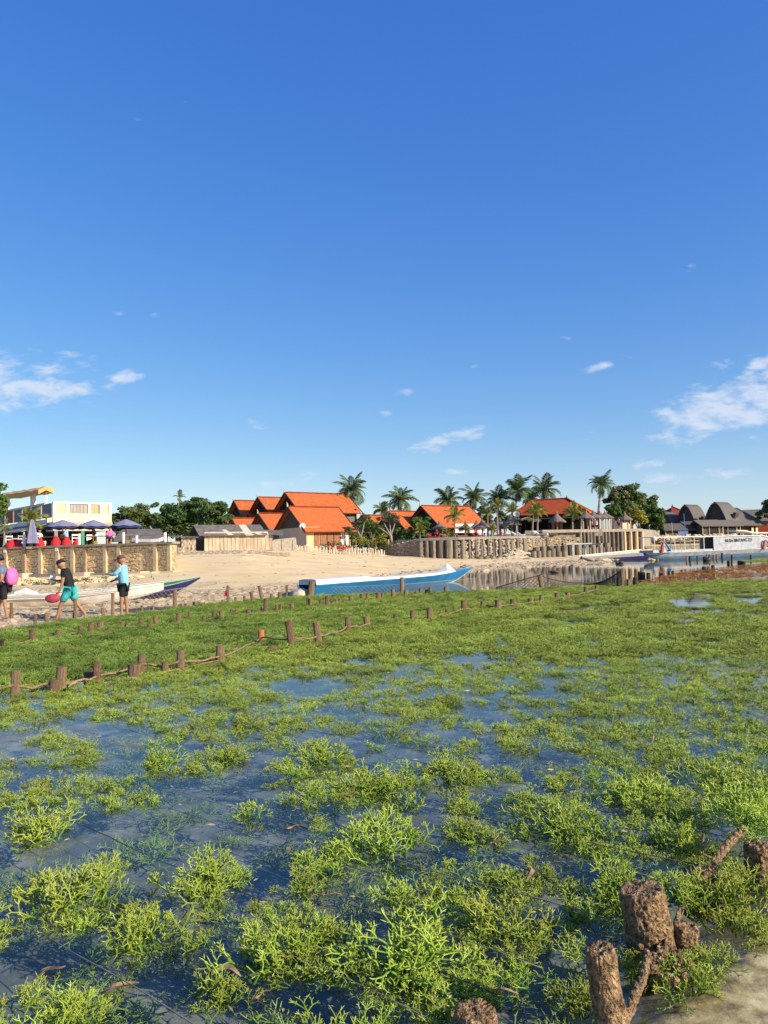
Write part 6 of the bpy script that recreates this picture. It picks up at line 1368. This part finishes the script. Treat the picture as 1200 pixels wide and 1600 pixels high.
tree([(-20, 775, 32, 30), (0, 770, 15, 16), (-10, 795, 22, 16)], 62, (-18, 850), 'bright green tree cut off at the left edge above the balcony', 'leaf_bright', n=6000, leaf_=.15, zb=TZ)
tree([(195, 812, 26, 20), (215, 806, 28, 18), (235, 818, 24, 18), (205, 828, 34, 16), (178, 805, 14, 12)], 98, (210, 850), 'rounded green tree behind the right navy umbrella', 'leaf_mid', n=11000, leaf_=.2, zb=2)
tree([(285, 800, 34, 18), (325, 800, 34, 20), (352, 806, 18, 16), (262, 808, 24, 16), (300, 818, 44, 18), (252, 792, 14, 6), (335, 822, 26, 10), (268, 826, 26, 12), (345, 790, 12, 8), (310, 788, 20, 10)], 88, (300, 850), 'large dark spreading tree behind the grey shack', 'leaf_dark', n=17000, leaf_=.21, zb=2)
tree([(985, 772, 28, 16), (965, 785, 18, 14), (1005, 785, 22, 16), (985, 800, 34, 16), (970, 800, 20, 14), (1010, 800, 18, 16)], 122, (988, 840), 'large round crowned tree right of the tall windswept palm', 'leaf_mid', n=13000, leaf_=.26, zb=2.6)
tree([(1022, 806, 17, 15), (1018, 820, 16, 10), (1008, 826, 10, 8)], 116, (1020, 840), 'round glossy green tree beside the red temple roofs', 'leaf_bright', n=5000, leaf_=.2, zb=2.4)
tree([(996, 802, 12, 10), (1002, 812, 9, 8), (990, 812, 9, 7)], 113, (999, 832), 'small yellow leaved tree near the lone hut', 'leaf_yellow', n=2200, leaf_=.16, zb=2.6, name='yellow_tree')
tree([(958, 796, 13, 10), (965, 804, 10, 7)], 117, (958, 832), 'bright green bush crown behind the linked pavilions', 'leaf_bright', n=2500, leaf_=.18, zb=2.6)
tree([(1196, 790, 16, 10), (1215, 792, 24, 14), (1190, 803, 14, 8), (1240, 800, 30, 18)], 130, (1212, 845), 'dark layered tree at the right edge above the sheds', 'leaf_dark', n=7000, leaf_=.24, zb=2.6)
tree([(730, 800, 14, 14), (740, 812, 12, 10)], 122, (735, 840), 'dark leafy tree below the palm behind the garden house', 'leaf_dark', n=3500, leaf_=.2, zb=2.4)
tree([(762, 815, 16, 16), (785, 812, 12, 14), (752, 800, 10, 10), (800, 815, 16, 12)], 118, (770, 842), 'dense shrubbery mass behind the middle parasols', 'leaf_dark', n=5000, leaf_=.2, zb=2.6, name='large_shrub')
tree([(657, 818, 17, 11), (650, 826, 12, 8)], 101, (657, 846), 'rounded bright green bush in the resort garden', 'leaf_bright', n=3200, leaf_=.13, zb=2.4, name='large_shrub')
tree([(637, 836, 9, 10)], 99, (637, 850), 'dark upright bush left of the rounded garden bush', 'leaf_dark', n=1200, leaf_=.12, zb=2.2, name='large_shrub')
tree([(608, 806, 14, 6), (596, 812, 10, 6), (620, 811, 10, 6), (588, 822, 8, 4)], 99, (612, 848), 'grey branched frangipani tree with sparse leaves in the garden', 'leaf_grey', n=900, leaf_=.15, zb=2.2, name='frangipani_tree', trunk='branch_grey')
tree([(562, 814, 9, 6), (572, 808, 9, 5), (556, 824, 6, 5)], 98, (564, 848), 'pale twiggy frangipani tree right of the veranda post', 'leaf_grey', n=700, leaf_=.14, zb=2.1, name='frangipani_tree', trunk='branch_grey')
tree([(575, 818, 16, 9), (590, 826, 14, 8)], 104, (582, 850), 'leafy green shrub between the two frangipani trees', 'leaf_bright', n=2000, leaf_=.14, zb=2.2, name='large_shrub')
tree([(553, 840, 7, 10), (546, 830, 4, 8)], 96, (551, 852), 'upright green hedge at the house corner', 'leaf_bright', n=1100, leaf_=.11, zb=2.0, name='hedge')
tree([(565, 845, 13, 6), (585, 846, 10, 5), (598, 840, 8, 9)], 95.5, (575, 853), 'low yellow green planting behind the stick fence', 'leaf_yellow', n=900, leaf_=.11, zb=2.0, name='flower_bed')
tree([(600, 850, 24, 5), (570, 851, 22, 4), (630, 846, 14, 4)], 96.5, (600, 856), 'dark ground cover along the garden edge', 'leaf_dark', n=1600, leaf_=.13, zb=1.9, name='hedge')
tree([(525, 851, 14, 4), (508, 852, 10, 3)], 92.5, (520, 856), 'low green plants under the sliding doors', 'leaf_mid', n=700, leaf_=.1, zb=1.8, name='flower_bed')
for i, px in enumerate((517, 531, 540)):
    p = P(px, 854, 92); b = MB(); 
    for _ in range(9): b.rock((random.gauss(0, .13), random.gauss(0, .1), .5 + random.gauss(0, .12)), (.12, .12, .12))
    b.tube([(0, 0, 0), (0, 0, .4)], .03, 4); tag(b.build('red_flowers', 'red', loc=(p.x, p.y, 1.75)), f'cluster of red flowers behind the stick fence, {ORD[i]} from the left', 'flowers', 'red flower clusters')
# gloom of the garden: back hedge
tree([(550 + 14 * i, 836 + 3 * math.sin(i), 12, 9) for i in range(9)], 108, (600, 850), 'dark hedge filling the garden behind the frangipani trees', 'leaf_dark', n=7000, leaf_=.16, zb=2.2, name='hedge', limbs=False)

# stick fence
random.seed(61)
sf = thing('stick_fence', 'bleached driftwood stick fence in front of the tiled house', 'fence', (0, 0, 0))
def stickm(seed): 
    b = MB(); b.tube([(0, 0, 0), (.03, 0, .5), (-.02, 0, 1)], [.075, .07, .05], 5, jit=.1); return b.mesh('stick', 'driftwood')
sms = [stickm(i) for i in range(4)]
px = 452; i = 0
while px < 600:
    d_ = 90 + (px - 452) * .028; yb = interp(px, [(452, 862), (475, 864), (490, 868), (570, 869), (600, 866)]); yt = interp(px, [(452, 852), (480, 852), (500, 854), (560, 855), (575, 858), (600, 859)])
    p = P(px, yb, d_); q = P(px, yt, d_); link('stick', sms[i % 4], sf, (p.x, p.y, p.z - .25), (random.uniform(-.08, .08), random.uniform(-.12, .12), random.uniform(0, 6)), (1.25, 1.25, (q.z - p.z + .25) * random.uniform(.88, 1.12))); px += random.uniform(2.0, 2.7); i += 1
for i, (px, yt, yb) in enumerate([(587, 843, 855), (607, 843, 853)]):
    p = P(px, yb, 96); q = P(px, yt, 96); o = MB().tube([(0, 0, -.2), (0, 0, q.z - p.z)], .1, 7).build('garden_post', 'thatch', loc=p); tag(o, ('short yellowish post left of the garden steps', 'short yellowish post under the frangipani tree')[i], 'post')

# ------------------------------------------------------------ people
def skinmesh(vs, es, rs, sub=1):
    me = bpy.data.meshes.new('tmp'); me.from_pydata(vs, es, []); o = bpy.data.objects.new('tmp', me); COL.objects.link(o)
    md = o.modifiers.new('s', 'SKIN'); 
    if not me.skin_vertices: me.skin_vertices.new()
    for i, r_ in enumerate(rs):
        me.skin_vertices[0].data[i].radius = (r_, r_) if not hasattr(r_, '__len__') else r_
    me.skin_vertices[0].data[0].use_root = True
    s2 = o.modifiers.new('u', 'SUBSURF'); s2.levels = sub; s2.render_levels = sub
    bpy.context.view_layer.update(); m2 = bpy.data.meshes.new_from_object(o.evaluated_get(bpy.context.evaluated_depsgraph_get()))
    v = [tuple(x.co) for x in m2.vertices]; f = [tuple(p.vertices) for p in m2.polygons]; bpy.data.objects.remove(o); bpy.data.meshes.remove(m2); return v, f
def headmesh(b, c, tilt, r_=.1, face=-1):
    """head at c looking along x*face; tilt bends it forward"""
    n, k = 14, 10; rot = Matrix.Rotation(tilt * face, 3, 'Y'); rings = []
    for i in range(1, k):
        th = math.pi * i / k; ring_ = []
        for j in range(n):
            ph = 6.283 * j / n; x = math.cos(ph) * math.sin(th); y_ = math.sin(ph) * math.sin(th); z_ = math.cos(th)
            v = Vector((x * r_ * 1.02, y_ * r_ * .82, z_ * r_ * 1.22)); 
            if z_ < 0: v.x += face * .018 * -z_ ; v.y *= 1 + .25 * z_
            if x * face > .9 and -.35 < z_ < .1: v.x += face * .028      # nose
            if abs(y_) > .93 and abs(z_) < .35: v.y *= 1.16           # ears
            if x * face > .75 and .1 < z_ < .35: v.x -= face * .006     # eye hollow
            ring_.append(Vector(c) + rot @ v)
        rings.append(ring_)
    b.loft(rings, caps=True)
def person(name_label, loc, J, Rr_, clothes, parts=(), face=-1, headc=None, tilt=.3, cat='person'):
    """J: joint dict; bones; clothes: list (name, material, [joint chain...], radius scale)"""
    t = thing('person', name_label, cat, loc)
    keys = list(J); idx = {k: i for i, k in enumerate(keys)}
    bones = [('pelvis', 'belly'), ('belly', 'chest'), ('chest', 'neck'), ('neck', 'skull'), ('chest', 'shL'), ('chest', 'shR'), ('shL', 'elL'), ('elL', 'wrL'), ('shR', 'elR'), ('elR', 'wrR'), ('pelvis', 'hipL'), ('pelvis', 'hipR'), ('hipL', 'knL'), ('knL', 'anL'), ('hipR', 'knR'), ('knR', 'anR'), ('anL', 'toL'), ('anR', 'toR'), ('wrL', 'haL'), ('wrR', 'haR')]
    v, f = skinmesh([J[k] for k in keys], [(idx[a], idx[c]) for a, c in bones], [Rr_[k] for k in keys], 1)
    b = MB(); b.add(v, f); headmesh(b, headc or J['skull'], tilt, face=face)
    for s_ in 'LR':
        w, h = Vector(J['wr' + s_]), Vector(J['ha' + s_]); d_ = (h - w).normalized(); 
        for q in range(4):
            o_ = Vector((0, (q - 1.5) * .018, 0)); L_ = (.06, .07, .065, .05)[q]; k1 = h + o_; k2 = k1 + d_ * L_ * .55; k3 = k2 + (d_ + Vector((face * .4, 0, -.3))).normalized() * L_ * .5; b.tube([k1 - d_ * .02, k1, k2, k3], [.009, .0095, .0085, .006], 5)
        th_ = h - d_ * .035; b.tube([th_, th_ + (d_ + Vector((face, 0, 0)) * .9).normalized() * .035, th_ + (d_ * 1.2 + Vector((face, 0, 0)) * .5).normalized() * .065], [.012, .0105, .007], 5)
    b.build('body', 'skin', t, smooth=True)
    for (nm, m, bs, rr) in clothes:
        if ('chest', 'shL') in bs: bs = bs + [('chest', 'neck')]; rr = dict(rr); rr['neck'] = (.072, tuple(Vector(J['neck']) * .96 + Vector(J['chest']) * .04 + Vector((0, 0, -.015))))
        ks = []
        for a, c in bs:
            for k in (a, c):
                if k not in ks: ks.append(k)
        ii = {k: i for i, k in enumerate(ks)}; v, f = skinmesh([rr[k][1] if isinstance(rr.get(k), tuple) else J[k] for k in ks], [(ii[a], ii[c]) for a, c in bs], [(rr[k][0] if isinstance(rr.get(k), tuple) else rr.get(k, Rr_[k] + .015)) for k in ks], 1)
        b = MB(); b.add(v, f); b.build(nm, m, t, smooth=True)
    return t
RD = dict(pelvis=.115, belly=.105, chest=.12, neck=.055, skull=.06, shL=.062, shR=.062, elL=.042, elR=.042, wrL=.028, wrR=.028, hipL=.085, hipR=.085, knL=.055, knR=.055, anL=.036, anR=.036, toL=.03, toR=.03, haL=.035, haR=.035)
def capmesh(t, c, m, face, tilt, brim=True, back=False, r_=.108):
    rot = Matrix.Rotation(tilt * face, 3, 'Y'); b = MB(); n = 14
    b.loft([[Vector(c) + rot @ Vector((math.cos(6.283 * j / n) * q * 1.05, math.sin(6.283 * j / n) * q * .88, z_)) for j in range(n)] for q, z_ in ((r_, .035), (r_ * .98, .085), (r_ * .72, .125), (r_ * .3, .142), (.01, .145))], caps=True)
    sg = face * (-1 if back else 1)
    b.add([Vector(c) + rot @ Vector(q) for q in ((sg * .09, -.07, .05), (sg * .2, -.045, .03), (sg * .2, .045, .03), (sg * .09, .07, .05), (sg * .09, -.07, .035), (sg * .2, -.045, .02), (sg * .2, .045, .02), (sg * .09, .07, .035))], [(0, 1, 2, 3), (7, 6, 5, 4), (0, 4, 5, 1), (1, 5, 6, 2), (2, 6, 7, 3)])
    b.build('cap', m, t, smooth=True)
def hairmesh(t, c, face, tilt, r_=.106):
    rot = Matrix.Rotation(tilt * face, 3, 'Y'); b = MB(); n = 14
    b.loft([[Vector(c) + rot @ Vector((math.cos(6.283 * j / n) * q * 1.05 - face * .012, math.sin(6.283 * j / n) * q * .88, z_ - (.07 if math.cos(6.283 * j / n) * face < .2 and z_ < .05 else 0))) for j in range(n)] for q, z_ in ((r_, .03), (r_ * 1.0, .075), (r_ * .78, .115), (r_ * .35, .137), (.01, .14))], caps=True); b.build('hair', 'hair', t, smooth=True)
# man in blue shirt standing
p = G(193, 957, .05); z0 = ground_h(p.x, p.y)
J = dict(pelvis=(0, 0, .86), belly=(.01, 0, 1.02), chest=(.02, 0, 1.22), neck=(0, 0, 1.42), skull=(-.04, 0, 1.52), shL=(.0, -.17, 1.33), shR=(.02, .17, 1.33), elL=(-.16, -.2, 1.16), elR=(-.1, .2, 1.08), wrL=(-.4, -.13, 1.18), wrR=(-.34, .14, .98), haL=(-.46, -.12, 1.17), haR=(-.4, .12, .96), hipL=(0, -.09, .82), hipR=(0, .09, .82), knL=(-.02, -.1, .46), knR=(.04, .1, .46), anL=(-.02, -.1, .08), anR=(.07, .1, .08), toL=(-.17, -.11, .035), toR=(-.08, .12, .035))
t = person('man in light blue long sleeved shirt and brown cap standing by the net post', (p.x, p.y, z0), J, RD,
    [('shirt', 'shirt_blue', [('pelvis', 'belly'), ('belly', 'chest'), ('chest', 'shL'), ('chest', 'shR'), ('shL', 'elL'), ('shR', 'elR'), ('elL', 'wrL'), ('elR', 'wrR')], dict(pelvis=(.155, (0, 0, .74)), belly=.16, chest=.19, shL=.08, shR=.08, elL=.062, elR=.062, wrL=(.042, (-.34, -.14, 1.175)), wrR=(.04, (-.3, .14, 1.0)))),
     ('shorts', 'tee_black', [('pelvis', 'hipL'), ('pelvis', 'hipR'), ('hipL', 'knL'), ('hipR', 'knR')], dict(pelvis=.13, hipL=.1, hipR=.1, knL=(.08, (-.01, -.1, .52)), knR=(.085, (.03, .1, .52)))),
     ('collar', 'tee_black', [('neck', 'chest')], dict(neck=(.066, (0, 0, 1.40)), chest=(.075, (0, 0, 1.34))))], headc=(-.045, 0, 1.545), tilt=.25)
capmesh(t, (-.045, 0, 1.545), 'cap_brown', -1, .2)
b = MB()
for i in range(14): a0 = Vector((-.44, -.1 + .01 * i, 1.12)); b.tube([a0, a0 + Vector((-.05 + random.gauss(0, .1), random.gauss(0, .05), -.3)), a0 + Vector((random.gauss(0, .16), random.gauss(0, .05), -.2)), a0 + Vector((random.gauss(-.1, .2), 0, -.42))], .003, 3)
tag(b.build('net_bundle', 'net', loc=(p.x, p.y, z0)), 'tangle of fine net in the hands of the man in blue', 'net')
# man with black tee and teal shorts walking
p = G(108, 963, .05); z0 = ground_h(p.x, p.y)
J = dict(pelvis=(.03, 0, .84), belly=(.0, 0, 1.0), chest=(-.06, 0, 1.2), neck=(-.14, 0, 1.37), skull=(-.19, 0, 1.45), shL=(-.07, -.17, 1.3), shR=(-.09, .16, 1.3), elL=(-.08, -.2, 1.03), elR=(-.2, .2, 1.05), wrL=(-.16, -.2, .80), wrR=(-.42, .18, 1.06), haL=(-.2, -.2, .74), haR=(-.48, .17, 1.08), hipL=(.02, -.09, .8), hipR=(.02, .09, .8), knL=(-.17, -.1, .45), knR=(.16, .1, .46), anL=(-.28, -.1, .08), anR=(.40, .1, .15), toL=(-.42, -.1, .04), toR=(.33, .1, .05))
t = person('young man in black t-shirt and teal board shorts walking with a red bag', (p.x, p.y, z0), J, RD,
    [('t_shirt', 'tee_black', [('pelvis', 'belly'), ('belly', 'chest'), ('chest', 'shL'), ('chest', 'shR'), ('shL', 'elL'), ('shR', 'elR')], dict(pelvis=(.15, (.025, 0, .78)), belly=.15, chest=.18, shL=.085, shR=.085, elL=(.062, (-.08, -.19, 1.12)), elR=(.06, (-.15, .19, 1.14)))),
     ('board_shorts', 'shorts_teal', [('pelvis', 'hipL'), ('pelvis', 'hipR'), ('hipL', 'knL'), ('hipR', 'knR')], dict(pelvis=(.14, (.03, 0, .82)), hipL=.11, hipR=.11, knL=(.10, (-.15, -.1, .5)), knR=(.10, (.14, .1, .5))))], headc=(-.195, 0, 1.475), tilt=.6)
capmesh(t, (-.195, 0, 1.475), 'tee_black', -1, .45, back=True)
b = MB(); b.loft([[Vector((-.33 + a * math.cos(6.283 * j / 12), y_, .62 + a * .62 * math.sin(6.283 * j / 12))) for j in range(12)] for a, y_ in ((.15, -.27), (.19, -.24), (.19, -.18), (.15, -.15))], caps=True); b.tube([(-.25, -.21, .72), (-.2, -.21, .78), (-.16, -.21, .74)], .012, 5)
tag(b.build('handbag', 'maroon', loc=(p.x, p.y, z0), smooth=True), 'flat dark red bag held by the young man in teal shorts', 'bag')
o = MB().box((-.5, .16, 1.12), (.14, .02, .2), tilt=Matrix.Rotation(.3, 3, 'Y')).build('papers', 'white', loc=(p.x, p.y, z0)); tag(o, 'pale papers held by the young man in the black t-shirt', 'papers')
# man with pink backpack at left edge
p = G(5, 967, .05); z0 = ground_h(p.x, p.y)
J = dict(pelvis=(.04, 0, .86), belly=(.03, 0, 1.02), chest=(-.01, 0, 1.22), neck=(-.06, 0, 1.40), skull=(-.1, 0, 1.49), shL=(.02, -.18, 1.32), shR=(-.02, .17, 1.32), elL=(.08, -.22, 1.05), elR=(-.15, .2, 1.08), wrL=(-.1, -.22, .88), wrR=(-.35, .18, .98), haL=(-.16, -.21, .84), haR=(-.41, .17, .97), hipL=(.04, -.09, .82), hipR=(.04, .09, .82), knL=(.08, -.1, .45), knR=(-.14, .1, .46), anL=(.15, -.1, .08), anR=(-.2, .1, .1), toL=(.02, -.1, .04), toR=(-.34, .1, .05))
t = person('man in grey t-shirt and black shorts carrying a pink backpack at the left edge', (p.x, p.y, z0), J, RD,
    [('t_shirt', 'tee_grey', [('pelvis', 'belly'), ('belly', 'chest'), ('chest', 'shL'), ('chest', 'shR'), ('shL', 'elL'), ('shR', 'elR')], dict(pelvis=(.16, (.035, 0, .78)), belly=.16, chest=.17, shL=.085, shR=.085, elL=(.07, (.06, -.21, 1.14)), elR=(.065, (-.1, .19, 1.18)))),
     ('shorts', 'tee_black', [('pelvis', 'hipL'), ('pelvis', 'hipR'), ('hipL', 'knL'), ('hipR', 'knR')], dict(pelvis=.135, hipL=.105, hipR=.105, knL=(.09, (.08, -.1, .48)), knR=(.1, (-.13, .1, .5))))], headc=(-.1, 0, 1.52), tilt=.35)
hairmesh(t, (-.1, 0, 1.52), -1, .35)
b = MB(); b.loft([[Vector((.2 + a * .55 * math.cos(6.283 * j / 10) + .02, a * math.sin(6.283 * j / 10), z_)) for j in range(10)] for a, z_ in ((.12, .88), (.2, .95), (.22, 1.1), (.18, 1.24), (.08, 1.3))], caps=True); b.tube([(.12, -.14, 1.28), (-.06, -.15, 1.3), (-.1, -.16, 1.1), (.1, -.15, .95)], .018, 5)
tag(b.build('backpack', 'pink', loc=(p.x, p.y, z0), smooth=True), 'bright pink backpack on the man at the left edge', 'backpack')
# seated and standing guests, far
def guest(px, d_, z, rz, label, shirt, sit=True, base=850):
    p = P(px, base, d_); 
    if sit: J = dict(pelvis=(0, 0, .5), belly=(0, 0, .66), chest=(0, 0, .88), neck=(-.02, 0, 1.06), skull=(-.04, 0, 1.16), shL=(0, -.17, .98), shR=(0, .17, .98), elL=(-.1, -.2, .75), elR=(-.1, .2, .75), wrL=(-.32, -.15, .76), wrR=(-.32, .15, .76), haL=(-.38, -.14, .76), haR=(-.38, .14, .76), hipL=(-.05, -.1, .5), hipR=(-.05, .1, .5), knL=(-.45, -.12, .5), knR=(-.45, .12, .5), anL=(-.45, -.12, .08), anR=(-.45, .12, .08), toL=(-.6, -.12, .04), toR=(-.6, .12, .04))
    else: J = dict(pelvis=(0, 0, .9), belly=(0, 0, 1.05), chest=(0, 0, 1.26), neck=(0, 0, 1.45), skull=(-.01, 0, 1.55), shL=(0, -.18, 1.36), shR=(0, .18, 1.36), elL=(-.03, -.23, 1.1), elR=(-.03, .23, 1.1), wrL=(-.12, -.22, .88), wrR=(-.12, .22, .88), haL=(-.14, -.22, .82), haR=(-.14, .22, .82), hipL=(0, -.1, .86), hipR=(0, .1, .86), knL=(-.03, -.1, .48), knR=(.05, .1, .48), anL=(-.03, -.1, .08), anR=(.1, .1, .08), toL=(-.16, -.1, .04), toR=(-.03, .1, .04))
    hc = tuple(a + b_ for a, b_ in zip(J['skull'], (0, 0, .03)))
    t = person(label, (p.x, p.y, z), J, RD, [('shirt', shirt, [('pelvis', 'belly'), ('belly', 'chest'), ('chest', 'shL'), ('chest', 'shR'), ('shL', 'elL'), ('shR', 'elR')], dict(pelvis=.15, belly=.15, chest=.165, shL=.08, shR=.08, elL=.062, elR=.062)),
        ('trousers', 'tee_black', [('pelvis', 'hipL'), ('pelvis', 'hipR'), ('hipL', 'knL'), ('hipR', 'knR')], dict(pelvis=.15, hipL=.11, hipR=.11, knL=.075, knR=.075))], headc=hc, tilt=.1)
    hairmesh(t, hc, -1, .1); t.rotation_euler.z = rz; return t
guest(104, 50, TZ - .15 + .1, 0, 'man in pale blue shirt under the left open umbrella', 'shirt_blue', sit=True)
guest(61, 50.2, TZ - .15, 2.8, 'guest in white shirt seated beside the closed umbrella', 'white')
guest(147, 53, TZ - .15, .3, 'guest in dark clothes under the middle navy umbrella', 'tee_black')
guest(172, 50, TZ - .15, 1.8, 'guest in pink seated left of the right umbrella', 'pink')
guest(683, 96.8, Z1, .8, 'sunbather in red at the left end of the resort wall', 'red', base=840)
guest(733, 97.5, Z1, .4, 'guest lying back in the shade of the reddish tipped parasol', 'brown_wood', base=840)
guest(743, 97, Z1, 2.6, 'guest in red seated between the middle parasols', 'red', base=840)
guest(932, 104, Z2, .4, 'guest in white under the linked pavilions', 'white', base=828)
guest(925, 104, Z2, 2.6, 'guest in dark red under the linked pavilions', 'maroon', base=828)
guest(967, 105, Z2, .2, 'woman in pink standing left of the lone hut', 'pink', sit=False, base=828)
guest(1015, 113, 2.5, .2, 'person in cyan top behind the pale stones', 'cyan', sit=False, base=835)
guest(1008, 111, 2.5, .2, 'person in red bending near the end of the wall', 'pink', sit=True, base=840)
print('seaweed points', {k: len(v) for k, v in pts.items()}, 'objects', len(bpy.data.objects))
